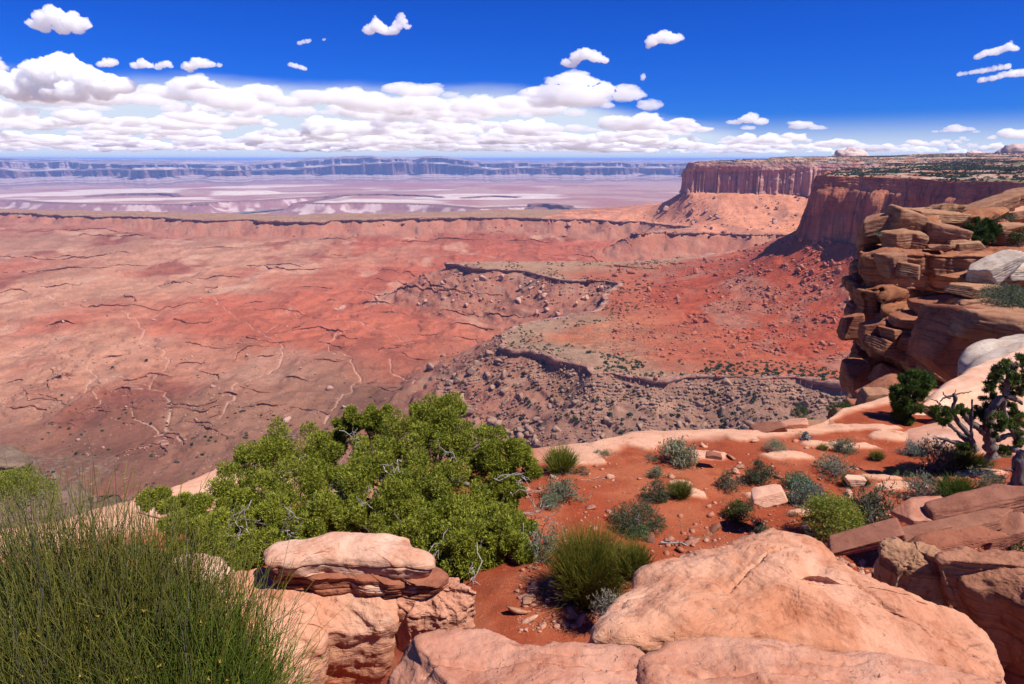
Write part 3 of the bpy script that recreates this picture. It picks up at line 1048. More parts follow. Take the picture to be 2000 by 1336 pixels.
# ----------------------------------------------------------------------------
# the mesa: sheer cliffs, stepped caprock and its wooded top
# ----------------------------------------------------------------------------
def mesa_top(x, y):
    d = seg_dist(MESA_RIM, x, y, 1500.0, closed=False)
    far = sstep(1100, 2300, y)
    rim = -27 + 14 * far
    t = 2.0 * sstep(10, 22, d) + 3.0 * sstep(60, 75, d + 22 * fbm2(x / 60, y / 60, 3, 101)) + 4.0 * sstep(150, 165, d + 50 * fbm2(x / 80, y / 80, 3, 102))
    t = t + 6.0 * sstep(300, 318, d + 90 * fbm2(x / 110, y / 110, 3, 103)) + 0.014 * d + 2.0 * fbm2(x / 70, y / 70, 3, 104)
    e = 9 * sstep(500, 900, d + 150 * fbm2(x / 200, y / 200, 2, 105)) * sstep(0.33, 0.55, np.arctan2(x, y))
    return rim + t + e, d


ra, aa2 = np.meshgrid(np.concatenate([np.geomspace(560, 1700, 150), np.geomspace(1712, 7500, 150)]), np.radians(np.linspace(11, 58, 520)), indexing='ij')
X, Y = ra * np.sin(aa2), ra * np.cos(aa2)
Zt, dt = mesa_top(X, Y)
ins = inside(MESA, X, Y) & (dt > 3.0)
q = grid_quads(ra.shape[0], ra.shape[1])[:, ::-1]
q = q[ins.ravel()[q].all(1)]
used = np.unique(q); remap = np.full(X.size, -1); remap[used] = np.arange(len(used))
V = np.stack([X, Y, Zt], -1).reshape(-1, 3)[used]
xs, ys = V[:, 0], V[:, 1]
g = fbm2(xs / 30, ys / 30, 4, 110)
c = np.array([.36, .165, .10]) + (np.array([.50, .34, .25]) - np.array([.36, .165, .10])) * sstep(-0.1, 0.3, g)[:, None]
c = c + (np.array([.12, .125, .06]) - c) * (0.85 * sstep(0.05, 0.35, fbm2(xs / 24, ys / 70, 4, 111)))[:, None]
c = c * (1 + 0.3 * fbm2(xs / 7, ys / 7, 3, 112))[:, None]
plat = obj('mesa_top', mesh_np('mesa_top', V, remap[q], col=c), M_plateau)
tag(plat, 'flat mesa top of pale ledges and soil dotted with junipers above the cliffs', 'mesa top', kind='structure')

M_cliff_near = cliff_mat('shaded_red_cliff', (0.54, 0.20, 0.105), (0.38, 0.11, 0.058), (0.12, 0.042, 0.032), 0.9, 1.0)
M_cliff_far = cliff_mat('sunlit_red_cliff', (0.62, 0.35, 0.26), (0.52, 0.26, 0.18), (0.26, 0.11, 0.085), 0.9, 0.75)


def cliff_wall(name, line, zr, zbase, mat, seed, batter, step, rows, sc=1.0):
    L = dens(catmull(line, 400, False), step)
    L = L + np.stack([fbm2(L[:, 0] / 60, L[:, 1] / 60, 3, seed), fbm2(L[:, 0] / 60 + 9, L[:, 1] / 60, 3, seed + 1)], 1) * 7 * sc
    tn = np.gradient(L, axis=0); tn /= np.linalg.norm(tn, axis=1)[:, None] + 1e-9
    k = 9
    ker = np.ones(2 * k + 1) / (2 * k + 1)
    tn = np.stack([np.convolve(np.pad(tn[:, i], k, 'edge'), ker, 'valid') for i in (0, 1)], 1)
    tn /= np.linalg.norm(tn, axis=1)[:, None] + 1e-9
    nn = np.stack([-tn[:, 1], tn[:, 0]], 1)          # to the left of travel = outwards
    s = np.concatenate([[0], np.cumsum(np.linalg.norm(np.diff(L, axis=0), axis=1))])
    zt = mesa_top(L[:, 0], L[:, 1])[0] + 0.5
    zb = zbase
    but = fbm2(s / (75 * sc), s * 0, 3, seed + 2)              # buttresses
    bay = np.abs(fbm2(s / (26 * sc), s * 0 + 4, 2, seed + 3))
    crk = np.minimum(1, np.abs(n2(s / (10.0 * sc), s * 0, seed + 4)) * 3.2)
    pil = _hash(np.floor(s / (13 * sc) + 0.7 * n2(s / 40, s * 0, seed + 6)).astype(np.int64), np.zeros(len(s), dtype=np.int64), 0, seed)
    R = []
    C_ = []
    ks = np.concatenate([[-0.25, -0.12], np.linspace(0, 0.22, 22), np.linspace(0.235, 1.0, rows)])
    for kk in ks:
        if kk < 0:
            off = np.full(len(s), -10.0 if kk < -0.2 else -3.5) + 2 * fbm2(s / 20, s * 0, 2, seed + 8)
            z = zt + (0.2 if kk < -0.2 else 0.7)
            R.append(np.c_[L + nn * off[:, None], z]); C_.append(np.full((len(s), 3), 1.0)); continue
        z = zt + (zb - zt) * kk
        if kk <= 0.22:
            st = kk / 0.22 * 6.0 + 0.9 * fbm2(s / 45, s * 0 + 1, 2, seed + 9)
            stf = np.floor(st) + sstep(0.62, 0.98, st - np.floor(st))
            off = -3.0 + stf * 1.5 * sc + 1.8 * fbm2(s / 9, s * 0 + np.floor(st) * 3.3, 3, seed + 10)
            wv = sstep(0.15, 0.22, kk)
            off = off * (1 - wv) + (7.0 * sc) * wv
        else:
            off = np.full(len(s), 7.0 * sc)
            wv = 1.0
        dd = sstep(0.1, 0.3, kk)
        hv = fbm2(s / 30, s * 0 + kk * 5, 3, seed + 11)
        off = off + dd * sc * (17 * but - 8 * bay + 9.5 * (pil - 0.5) * (0.6 + 0.7 * sstep(0.25, 0.6, kk + 0.5 * hv)) - 8.5 * (1 - crk)) + 2.2 * sc * hv * dd
        # spalled lower slabs and alcoves
        alc = sstep(0.12, 0.3, fbm2(s / 50, s * 0 + kk * 1.6, 2, seed + 13))
        off = off - 4.0 * sc * alc * dd * sstep(1.0, 0.85, kk)
        off = off + batter(s, s[-1]) * max(0, kk - 0.2) ** 1.15
        off = off + sstep(0.86, 1.0, kk) * 4 * (0.4 + hv)
        R.append(np.c_[L + nn * off[:, None], z])
        lite = 1.0 - 0.30 * sstep(0.28, 0.2, kk) * 0
        C_.append(np.full((len(s), 3), lite))
    P = np.array(R)
    me = mesh_np(name, P, grid_quads(P.shape[0], P.shape[1])[:, ::-1], col=np.array(C_), smooth=False)
    return obj(name, me, mat), L, nn


mr = MESA_RIM
near_line = np.vstack([mr[2:8], mr[8:11]])
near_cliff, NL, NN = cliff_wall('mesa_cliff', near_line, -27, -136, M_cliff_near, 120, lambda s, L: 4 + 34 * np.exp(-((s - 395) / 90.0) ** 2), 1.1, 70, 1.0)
tag(near_cliff, 'dark shaded red sandstone cliff of the nearer promontory behind the rock outcrop', 'cliff', kind='structure')
far_line = mr[10:22]
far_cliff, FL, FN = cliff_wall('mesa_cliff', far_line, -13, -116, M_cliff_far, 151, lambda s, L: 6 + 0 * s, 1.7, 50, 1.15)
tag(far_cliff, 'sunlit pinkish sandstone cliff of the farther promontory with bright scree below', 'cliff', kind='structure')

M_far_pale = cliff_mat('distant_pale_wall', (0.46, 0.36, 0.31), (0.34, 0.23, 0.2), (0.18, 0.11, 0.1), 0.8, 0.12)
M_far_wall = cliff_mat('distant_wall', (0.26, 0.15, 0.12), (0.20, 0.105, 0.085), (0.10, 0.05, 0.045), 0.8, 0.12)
L = dens(CANYON_RIM, 12.0)
wall_of('inner_canyon_wall', L, np.full(len(L), -399.0), np.full(len(L), -447.0), 171, 16.0, M_far_wall, 12, 'dark rim wall of the inner river canyon on the hazy plain', 'cliff')
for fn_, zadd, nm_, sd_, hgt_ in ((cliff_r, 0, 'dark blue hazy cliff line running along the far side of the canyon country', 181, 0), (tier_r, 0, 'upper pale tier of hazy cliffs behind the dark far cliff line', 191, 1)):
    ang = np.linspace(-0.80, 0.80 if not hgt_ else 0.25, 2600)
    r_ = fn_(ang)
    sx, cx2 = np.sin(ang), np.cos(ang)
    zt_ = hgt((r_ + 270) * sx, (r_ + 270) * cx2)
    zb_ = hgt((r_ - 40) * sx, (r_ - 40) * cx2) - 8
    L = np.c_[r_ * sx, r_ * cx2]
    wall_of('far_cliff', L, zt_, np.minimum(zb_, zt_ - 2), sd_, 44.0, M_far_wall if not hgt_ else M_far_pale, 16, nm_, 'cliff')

for ln_, hh_ in (([(170, 384), (235, 381), (300, 380), (352, 383)], 26), ([(1020, 404), (1060, 403), (1110, 408)], 30), ([(0, 402), (48, 401), (95, 405)], 34), ([(905, 386), (960, 384), (1010, 386)], 14), ([(640, 384), (700, 381), (800, 382), (860, 385)], 16)):
    W = np.array([PZ(p, q, -392.0)[:2] for p, q in ln_])
    L = dens(catmull(W, 60, False), 10.0)
    L = L + np.stack([fbm2(L[:, 0] / 150, L[:, 1] / 150, 3, 95), fbm2(L[:, 0] / 150, L[:, 1] / 150, 3, 96)], 1) * 50
    zz_ = hgt(L[:, 0], L[:, 1])
    tp_ = np.sin(np.linspace(0.05, math.pi - .05, len(L))) ** .4
    wall_of('plain_ledge', L, zz_ + hh_ * tp_, zz_ - 6, 97, 12.0, M_far_wall, 6, 'low dark table ledge standing on the hazy plain', 'cliff')

# rounded domes standing on the mesa's skyline
def dome(px, py, wpx, hpx, D, seed, label):
    p = PY(px, py, D)
    k = depth(p) / F
    w, hh_ = wpx * k / 2, hpx * k
    n, m = 40, 26
    th = np.linspace(0, 2 * math.pi, n, endpoint=False)[None, :]
    ph = np.linspace(0.02, math.pi / 2, m)[:, None]
    x = np.sin(ph) * np.cos(th) * w; y = np.sin(ph) * np.sin(th) * w * 0.8
    z = (np.cos(ph) ** 0.8 + 0 * th) * hh_
    P = np.stack([x, y, z], -1)
    f = fbm3(P.reshape(-1, 3) / (w * 0.35), 4, seed).reshape(m, n)
    P = P * (1 + 0.30 * f[..., None])
    P[..., 2] += 0.10 * hh_ * np.floor(P[..., 2] / (hh_ * 0.25)) - 3
    o = obj('rock_dome', mesh_np('rock_dome', P, grid_quads(m, n, True)), M_rock_white_far, loc=(p[0], p[1], p[2]))
    return tag(o, label, 'rock dome', 'pale domes on the mesa skyline')


M_rock_white_far = rock_mat('pale_dome_stone', (0.66, 0.52, 0.45), (0.60, 0.42, 0.35), (0.42, 0.26, 0.22), 0.02, 0.5, 0.2)
dome(1660, 307, 62, 13, 3100, 1, 'low pale dome alone on the skyline above the two cliffs')
dome(1902, 303, 30, 7, 2900, 2, 'smallest pale dome, a low hump just showing over the mesa trees')
dome(1985, 302, 70, 17, 2700, 3, 'big pale dome on the skyline cut by the right edge of the photo')

# ----------------------------------------------------------------------------
# boulders and shrubs scattered over the far slopes
# ----------------------------------------------------------------------------
import bmesh
_ico = {}


def ico(sub):
    if sub not in _ico:
        bm = bmesh.new()
        bmesh.ops.create_icosphere(bm, subdivisions=sub, radius=1.0)
        bm.verts.ensure_lookup_table()
        v = np.array([x.co[:] for x in bm.verts]); f = np.array([[x.index for x in p.verts] for p in bm.faces])
        bm.free()
        _ico[sub] = (v, f)
    return _ico[sub]


def polytope(dirs, rng, box=(1, 1, 1), ncut=7, jit=0.18, cut=(0.82, 1.15), soft=0.0):
    """radius of a chipped block in each direction"""
    N = []; D = []
    for ax in range(3):
        for sg in (-1, 1):
            n = rng.normal(0, jit, 3); n[ax] += sg
            n /= np.linalg.norm(n)
            N.append(n); D.append(box[ax] * rng.uniform(0.92, 1.08))
    for _ in range(ncut):
        n = rng.normal(size=3); n /= np.linalg.norm(n)
        sup = np.abs(n) @ np.array(box)
        N.append(n); D.append(sup * rng.uniform(*cut) * 0.80)
    N = np.array(N); D = np.array(D)
    dn = dirs @ N.T
    R = np.where(dn > 1e-3, D[None] / np.maximum(dn, 1e-3), 1e9)
    if soft > 0:
        p = -1.0 / soft
        return np.minimum((np.sum(np.minimum(R, 1e3) ** p, axis=1)) ** (1.0 / p), 1.7 * max(box))
    return np.minimum(R.min(1), 1.7 * max(box))


def low_rock(rng, sub=2, flat=0.6):
    v, f = ico(sub)
    v = v.copy()
    r = polytope(v, rng, (1, rng.uniform(.5, .9), rng.uniform(flat * .55, flat)), 4, 0.42, cut=(0.75, 1.1), soft=0.008)
    return v * r[:, None], f


rngB = np.random.default_rng(11)


def scatter(n, fn, seed):
    """rejection-sample picture positions, fn(px,py)->density; returns world points on the basin ground"""
    rng = np.random.default_rng(seed)
    pts = []
    px = rng.uniform(*fn['x'], n); py = rng.uniform(*fn['y'], n)
    rx, ry = (px - 1000) / F, (668 - py) / F
    dy = CP + ry * SP; dz = -SP + ry * CP
    t = np.geomspace(420, 4200, 420)[None, :] / dy[:, None]
    X = rx[:, None] * t; Yv = dy[:, None] * t; Zv = dz[:, None] * t
    # lookup in the polar sheet
    Rr = np.hypot(X, Yv); Aa = np.arctan2(X, Yv)
    ri = np.clip(np.searchsorted(RR, Rr.ravel()), 1, len(RR) - 1)
    ai = np.clip(np.searchsorted(AA, Aa.ravel()), 1, len(AA) - 1)
    H = TH[ri, ai].reshape(X.shape)
    hit = Zv < H
    k = hit.argmax(1)
    ok = hit.any(1) & (k > 0)
    ii = np.arange(n)[ok]; k = k[ok]
    x, y = X[ii, k], Yv[ii, k]
    ri = np.clip(np.searchsorted(RR, np.hypot(x, y)), 1, len(RR) - 1); ai = np.clip(np.searchsorted(AA, np.arctan2(x, y)), 1, len(AA) - 1)
    return np.stack([x, y, TH[ri, ai]], 1), TSD[ri, ai], TTAL[ri, ai], px[ii], py[ii]


def pack(base_list, pts, size, rng, cols=None):
    """one mesh out of many small pieces"""
    VV = []; FF = []; CC = []; o = 0
    for i, p in enumerate(pts):
        v, f = base_list[rng.integers(len(base_list))]
        a = rng.uniform(0, 6.28)
        ca, sa = math.cos(a), math.sin(a)
        w = v * size[i]
        w = np.c_[w[:, 0] * ca - w[:, 1] * sa, w[:, 0] * sa + w[:, 1] * ca, w[:, 2]] + p
        VV.append(w); FF.append(f + o); o += len(v)
        if cols is not None:
            CC.append(np.repeat(cols[i][None], len(v), 0))
    return np.concatenate(VV), np.concatenate(FF), (np.concatenate(CC) if cols is not None else None)


small = [low_rock(rngB, 2) for _ in range(14)]
bigs = [low_rock(rngB, 3, 0.75) for _ in range(10)]

_regions = [
    # name, picture window, candidate count, mean size px, material, label, stuff label, test
    ('slope', dict(x=(840, 1680), y=(690, 880)), 16000, 1.9, M_boulder_grey, 'grey-tan boulder lying on the rubble slope below the near bench ledge', 120,
     lambda sd, ta, px, py: (~ta) & (sd > 3) & (sd < 170)),
    ('talus', dict(x=(1150, 1680), y=(460, 750)), 30000, 1.35, M_boulder_red, 'red boulder on the long rubble slope under the dark cliff', 110,
     lambda sd, ta, px, py: ta | ((sd < -18) & (px > 1190) & (py < 700))),
    ('scree', dict(x=(1240, 1660), y=(365, 450)), 2600, 1.2, M_boulder, 'pinkish block on the sunlit scree under the farther cliff', 30,
     lambda sd, ta, px, py: ta & (py < 450)),
    ('ridge', dict(x=(640, 1240), y=(515, 620)), 3500, 1.5, M_boulder, 'pale block strewn on the slope below the narrow ridge ledge', 40,
     lambda sd, ta, px, py: (~ta) & (sd > 3) & (sd < 150)),
    ('floor', dict(x=(10, 900), y=(560, 930)), 1500, 2.4, M_boulder, 'small pinkish rock lying on the red basin floor', 0,
     lambda sd, ta, px, py: (~ta) & (sd > 150) & (fbm2(px / 60, py / 30, 3, 200) > 0.12)),
    ('benchslope', dict(x=(10, 1300), y=(415, 500)), 1500, 1.3, M_boulder, 'rock on the far slope', 0,
     lambda sd, ta, px, py: (~ta) & (sd > 3) & (sd < 170)),
]
for nm, win, n, szpx, mat, label, nind, test in _regions:
    P, sd, ta, px, py = scatter(n, win, hash(nm) % 1000 if False else sum(map(ord, nm)))
    m = test(sd, ta, px, py)
    clump = fbm2(px / 40, py / 25, 3, 210) > -0.18
    m &= clump
    P = P[m]
    dep = P[:, 1] * CP - P[:, 2] * SP
    u = rngB.random(len(P))
    s = szpx * (0.30 + 0.8 * u ** 3 + 1.9 * u ** 12 + 2.6 * u ** 60) * dep / F * 0.75
    if nm in ('slope', 'ridge'):
        lowr = sstep(790, 850, py[m]) * sstep(1250, 1000, px[m])
        s = s * (1 + 0.5 * lowr)
    order = np.argsort(-s / dep)
    ind, rest = order[:nind], order[nind:]
    protos = [mesh_np('boulder', v, tris=f, smooth=False) for v, f in bigs]
    for me in protos:
        me.materials.append(mat)
    for i in ind:
        o = bpy.data.objects.new('boulder', protos[rngB.integers(len(protos))])
        COL.objects.link(o)
        o.location = P[i] + np.array([0, 0, s[i] * 0.25])
        o.scale = (s[i], s[i], s[i])
        o.rotation_euler = (rngB.uniform(-.35, .35), rngB.uniform(-.35, .35), rngB.uniform(0, 6.28))
        tag(o, label, 'boulder', {'slope': 'boulders below the near bench ledge', 'talus': 'boulders on the red talus', 'scree': 'blocks on the far scree',
                                  'ridge': 'blocks below the ridge ledge'}.get(nm))
    if len(rest):
        v, f, _ = pack(small, P[rest] + np.c_[np.zeros((len(rest), 2)), s[rest] * 0.2], s[rest], rngB)
        o = obj('rubble', mesh_np('rubble', v, tris=f, smooth=False), mat)
        tag(o, {'slope': 'grey-tan rubble littering the slope below the near bench ledge', 'talus': 'red rubble littering the long slope under the dark cliff',
                'scree': 'pinkish rubble on the scree under the farther cliff', 'ridge': 'pale rubble below the narrow ridge ledge',
                'floor': 'small stones strewn in patches over the red basin floor', 'benchslope': 'fine rubble on the slopes under the far bench ledge'}[nm],
            'rubble', kind='stuff')


LR = np.concatenate(LEDGE_ROCKS)
zl = hgt(LR[:, 0], LR[:, 1])
v, f, _ = pack([low_rock(rngB, 1) for _ in range(12)], np.c_[LR[:, :2], zl + LR[:, 2] * 0.2], LR[:, 2], rngB)
o = obj('rubble', mesh_np('rubble', v, tris=f, smooth=False), M_boulder)
tag(o, 'broken blocks spilled along the foot of the low ledges on the basin floor', 'rubble', kind='stuff')
P, sd, ta, px, py = scatter(9000, dict(x=(860, 1680), y=(500, 800)), 37)
m = (sd > -14) & (sd < 26) & ~ta
P = P[m]
s_ = 0.5 + 2.2 * rngB.random(len(P)) ** 3
v, f, _ = pack(small, P + np.c_[np.zeros((len(P), 2)), s_ * 0.2], s_, rngB)
o = obj('rubble', mesh_np('rubble', v, tris=f, smooth=False), M_boulder_grey)
tag(o, 'broken blocks crowding the rim of the middle bench', 'rubble', kind='stuff')

# shrubs: little clumps of leaf faces
def bush_lump(rng, nf=40, tall=0.8):
    d = rng.normal(size=(nf, 3)); d /= np.linalg.norm(d, axis=1)[:, None]
    d[:, 2] = np.abs(d[:, 2]) * tall
    c = d * rng.uniform(0.45, 1.0, (nf, 1))
    a = rng.normal(size=(nf, 3)); a /= np.linalg.norm(a, axis=1)[:, None]
    b = np.cross(a, rng.normal(size=(nf, 3))); b /= np.linalg.norm(b, axis=1)[:, None]
    s = 0.42
    v = np.stack([c + a * s, c - a * s * 0.5 + b * s, c - a * s * 0.5 - b * s], 1).reshape(-1, 3)
    return v, np.arange(nf * 3).reshape(-1, 3)


lumps = [bush_lump(rngB, 46) for _ in range(8)]
lump_s = [bush_lump(rngB, 14) for _ in range(6)]
GREENS = np.array([[.045, .062, .022], [.06, .075, .028], [.035, .05, .022], [.07, .075, .035]])


def far_shrubs(P, s, nind, label, group, stuff_label, cat='shrub', name='shrub'):
    dep = P[:, 1] * CP - P[:, 2] * SP
    order = np.argsort(-s / dep)
    protos = []
    for k in range(8):
        v, f = lumps[k]
        me = mesh_np(name, v, tris=f, col=np.repeat(GREENS[k % 4][None], len(v), 0), smooth=False)
        me.materials.append(M_leaf); protos.append(me)
    for i in order[:nind]:
        o = bpy.data.objects.new(name, protos[rngB.integers(8)])
        COL.objects.link(o)
        o.location = P[i]
        o.scale = (s[i] * rngB.uniform(.9, 1.3), s[i] * rngB.uniform(.9, 1.3), s[i] * rngB.uniform(.8, 1.2))
        o.rotation_euler = (0, 0, rngB.uniform(0, 6.28))
        tag(o, label, cat, group)
    rest = order[nind:]
    if len(rest):
        v, f, c = pack(lump_s, P[rest], s[rest], rngB, GREENS[rngB.integers(0, 4, len(rest))] * rngB.uniform(.8, 1.2, (len(rest), 1)))
        o = obj('far_shrubs' if cat == 'shrub' else 'woodland', mesh_np('far_shrubs', v, tris=f, col=c, smooth=False), M_leaf)
        tag(o, stuff_label, 'shrubs' if cat == 'shrub' else 'woodland', kind='stuff')


# on the knoll top
P, sd, ta, px, py = scatter(11000, dict(x=(900, 1680), y=(510, 850)), 31)
m = (((sd < -3) & (sd > -60) & ~ta) & (fbm2(px / 40, py / 20, 3, 220) > -0.16)) | ((sd > 5) & (sd < 150) & ~ta & (rngB.random(len(sd)) < 0.10) & (py > 640))
P = P[m]
far_shrubs(P, rngB.uniform(1.0, 2.4, len(P)) * (1 + 0.35 * (P[:, 1] > 1100)), 140, 'dark green shrub dotting the pale bench or the rubble slope beneath it', 'shrubs dotting the bench', 'small dark shrubs speckling the bench top')
# on the basin floor
P, sd, ta, px, py = scatter(2600, dict(x=(5, 820), y=(560, 960)), 32)
m = (~ta) & (sd > 120) & ((fbm2(px / 50, py / 26, 3, 221) > 0.10) | (rngB.random(len(px)) < 0.06)) & (rngB.random(len(px)) < 0.15 + 0.85 * sstep(600, 900, py))
P = P[m]
far_shrubs(P, rngB.uniform(0.5, 1.7, len(P)) * (0.6 + 0.6 * rngB.random(len(P))), 150, 'small dark green shrub dotting the red basin floor', 'shrubs dotting the basin floor', 'tiny dark shrubs speckling the red basin floor')
# talus
P, sd, ta, px, py = scatter(500, dict(x=(1150, 1660), y=(540, 740)), 33)
P = P[ta][:90]
far_shrubs(P, rngB.uniform(0.5, 1.2, len(P)), 30, 'tiny shrub growing among the red talus rubble', 'shrubs on the red talus', 'tiny shrubs among the red talus rubble')
# far bench top
P, sd, ta, px, py = scatter(1600, dict(x=(5, 1560), y=(403, 460)), 34)
P = P[(sd < -4) & ~ta]
far_shrubs(P, rngB.uniform(1.0, 2.0, len(P)), 0, '', '', 'speckles of olive scrub along the far bench top')
# junipers on the mesa
rngM = np.random.default_rng(77)
N = 46000
r_ = 700 + 2600 * rngM.random(N) ** 1.3; a_ = np.radians(rngM.uniform(13, 40, N))
x, y = r_ * np.sin(a_), r_ * np.cos(a_)
z, dd = mesa_top(x, y)
m = inside(MESA, x, y) & (dd > 6)
dens_ = fbm2(x / 90, y / 90, 3, 230) + 0.25 * sstep(60, 170, dd) - 0.15 * sstep(1500, 2200, y)
m &= (dens_ > 0.04) | (rngM.random(N) < 0.15)
x, y, z = x[m], y[m], z[m]
P = np.stack([x, y, z - 0.2], 1)
far_shrubs(P, rngM.uniform(1.3, 3.2, len(P)), 160, 'dark green juniper among the ledges on top of the mesa', 'junipers on the mesa top', 'dark juniper woodland spread over the mesa top', 'tree', 'juniper')

# ----------------------------------------------------------------------------
# clouds: real lumps of cumulus, kilometres across, far beyond the mesa
# ----------------------------------------------------------------------------
def cloud_mat(name, dens_):
    t = NT(name)
    v = t.node('ShaderNodeVolumePrincipled')
    v.inputs['Color'].default_value = (1.0, 1.0, 1.0, 1)
    v.inputs['Absorption Color'].default_value = (0, 0, 0, 1)
    v.inputs['Density'].default_value = dens_
    v.inputs['Anisotropy'].default_value = 0.0
    for k in ('Density Attribute', 'Color Attribute', 'Temperature Attribute'):
        v.inputs[k].default_value = ''
    t.l.new(v.outputs[0], t.out.inputs['Volume'])
    return t.m


M_cloud = cloud_mat('cloud_vapour', 0.010)
M_bank = cloud_mat('bank_vapour', 0.0032)


def cloud_mesh(puffs, seed, vox=0.075):
    """puffs: (x, z, radius) in metres; united into one skin and roughened into cauliflower lumps"""
    rng = np.random.default_rng(seed)
    v1, f1 = ico(2)
    VV = []; FF = []; o = 0
    rm = np.mean([p[2] for p in puffs])
    for (x, z, r) in puffs:
        kids = [(np.array([x, rng.uniform(-.5, .5) * r, z]), r)]
        for _ in range(9):
            d = rng.normal(size=3); d /= np.linalg.norm(d); d[2] = abs(d[2]) * 0.95 - 0.1
            d[1] = -abs(d[1]) if rng.random() < 0.75 else d[1]
            c1 = kids[0][0] + d * r * rng.uniform(.7, .95); r1 = r * rng.uniform(0.25, 0.5)
            kids.append((c1, r1))
            for _ in range(2):
                e = rng.normal(size=3); e /= np.linalg.norm(e); e[2] = abs(e[2])
                kids.append((c1 + e * r1 * 0.85, r1 * rng.uniform(.35, .55)))
        for c, rr in kids:
            w = v1 * rr
            w[:, 2] *= np.where(w[:, 2] < 0, 0.5, 0.9)
            VV.append(w + c); FF.append(f1 + o); o += len(v1)
    me = mesh_np('cloud', np.concatenate(VV), tris=np.concatenate(FF))
    tmp = bpy.data.objects.new('tmp', me)
    COL.objects.link(tmp)
    md = tmp.modifiers.new('remesh', 'REMESH')
    md.mode = 'VOXEL'; md.voxel_size = rm * vox
    dg = bpy.context.evaluated_depsgraph_get()
    out = bpy.data.meshes.new_from_object(tmp.evaluated_get(dg))
    bpy.data.objects.remove(tmp); bpy.data.meshes.remove(me)
    n = len(out.vertices)
    co = np.empty(n * 3, dtype=np.float32); out.vertices.foreach_get('co', co); co = co.reshape(-1, 3)
    no = np.empty(n * 3, dtype=np.float32); out.vertices.foreach_get('normal', no); no = no.reshape(-1, 3)
    q = co / rm
    d = 0.34 * (0.5 - np.abs(n3(q * 2.1, seed + 1))) + 0.20 * (0.45 - np.abs(n3(q * 4.7, seed + 2))) + 0.15 * (0.4 - np.abs(n3(q * 10.0, seed + 3))) + 0.08 * n3(q * 19.0, seed + 4)
    co = co + no * (d * rm * 0.8)[:, None]
    out.vertices.foreach_set('co', co.ravel())
    out.polygons.foreach_set('use_smooth', np.ones(len(out.polygons), dtype=bool))
    out.name = 'cloud'
    out.materials.clear()
    out.update()
    return out


def cloud_px(spec, D, seed, label, group=None):
    """spec: puffs given in picture pixels (px, py, radius)"""
    s = np.array(spec, dtype=float)
    o_ = s[np.argsort(s[:, 0])]
    gap = [(a + b) / 2 * np.array([1, 1, .95]) for a, b in zip(o_[:-1], o_[1:]) if np.hypot(*(a - b)[:2]) < 34]
    s = np.vstack([s] + [g[None] for g in gap])
    cx, cyv = s[:, 0].mean(), s[:, 1].max()
    p = PY(cx, cyv, D)
    k = depth(p) / F
    pf = [((a - cx) * k, (cyv - b_) * k * 1.02, r * k) for a, b_, r in s]
    o = obj('cloud', cloud_mesh(pf, seed), M_cloud, loc=p)
    return tag(o, label, 'cloud', group)


cloud_px([(75, 52, 12), (95, 42, 17), (118, 38, 20), (142, 44, 18), (165, 50, 13), (120, 58, 14), (58, 46, 6), (90, 58, 10), (150, 60, 10)], 17000, 1, 'white oval cloud alone in the blue at the upper left corner')
cloud_px([(722, 62, 11), (738, 55, 14), (752, 63, 10), (770, 62, 10), (782, 48, 11), (786, 36, 7), (795, 54, 7), (735, 42, 6)], 17000, 2, 'u-shaped white cloud with two towers near the top centre')
cloud_px([(1105, 125, 9), (1125, 116, 12), (1142, 110, 13), (1162, 115, 12), (1180, 120, 8), (1120, 128, 7)], 19000, 3, 'ragged white cloud left of and below the compact one, above the far bank')
cloud_px([(1275, 82, 13), (1292, 76, 14), (1310, 80, 13), (1325, 77, 8), (1268, 90, 7)], 17500, 4, 'small compact white cloud highest in the sky right of centre')
cloud_px([(1256, 150, 5), (1255, 155, 4)], 19000, 5, 'tiny white puff below the compact cloud right of centre')
cloud_px([(1910, 112, 7), (1925, 105, 8), (1945, 103, 10), (1963, 95, 9), (1980, 98, 6)], 18000, 6, 'uppermost of the three small white clouds by the right edge')
cloud_px([(1875, 146, 5), (1895, 143, 5), (1918, 140, 7), (1940, 136, 7), (1962, 133, 7)], 18000, 7, 'long thin streak of cloud, middle of the three by the right edge')
cloud_px([(1915, 158, 6), (1935, 155, 7), (1960, 148, 8), (1985, 146, 10), (1998, 145, 8)], 18000, 8, 'lowest of the three small white clouds by the right edge')
cloud_px([(20, 175, 26), (60, 165, 30), (100, 150, 32), (125, 135, 27), (150, 150, 30), (185, 162, 28), (215, 172, 24), (245, 172, 17), (45, 185, 22), (90, 185, 26), (150, 185, 26), (200, 185, 18), (5, 160, 18), (75, 152, 20)], 20000, 9,
         'largest cumulus cloud, piled up at the left edge above the bank')
cloud_px([(210, 125, 10), (224, 123, 7), (196, 128, 6)], 21000, 10, 'small cloud just above the right shoulder of the large left cumulus')
cloud_px([(265, 130, 8), (282, 127, 10), (296, 130, 6)], 20000, 11, 'small white puff left of its twin, right of the large left cumulus')
cloud_px([(310, 133, 7), (326, 126, 8), (332, 130, 5)], 20000, 12, 'small broken puff between two other little clouds over the left bank')
cloud_px([(365, 132, 9), (385, 126, 13), (402, 128, 10), (430, 129, 5), (372, 137, 7)], 20000, 13, 'rounded white puff with a little tail, highest over the left bank')
cloud_px([(372, 170, 9), (392, 166, 12), (412, 168, 10), (424, 170, 6)], 23000, 14, 'flat white puff sitting on top of the cloud bank at left')
cloud_px([(568, 128, 5), (580, 131, 6), (595, 135, 5)], 21000, 15, 'thin violet wisp of cloud above the middle of the bank')
cloud_px([(585, 85, 5), (600, 82, 5), (606, 80, 3)], 18000, 16, 'faint small wisp high between the two larger upper clouds')
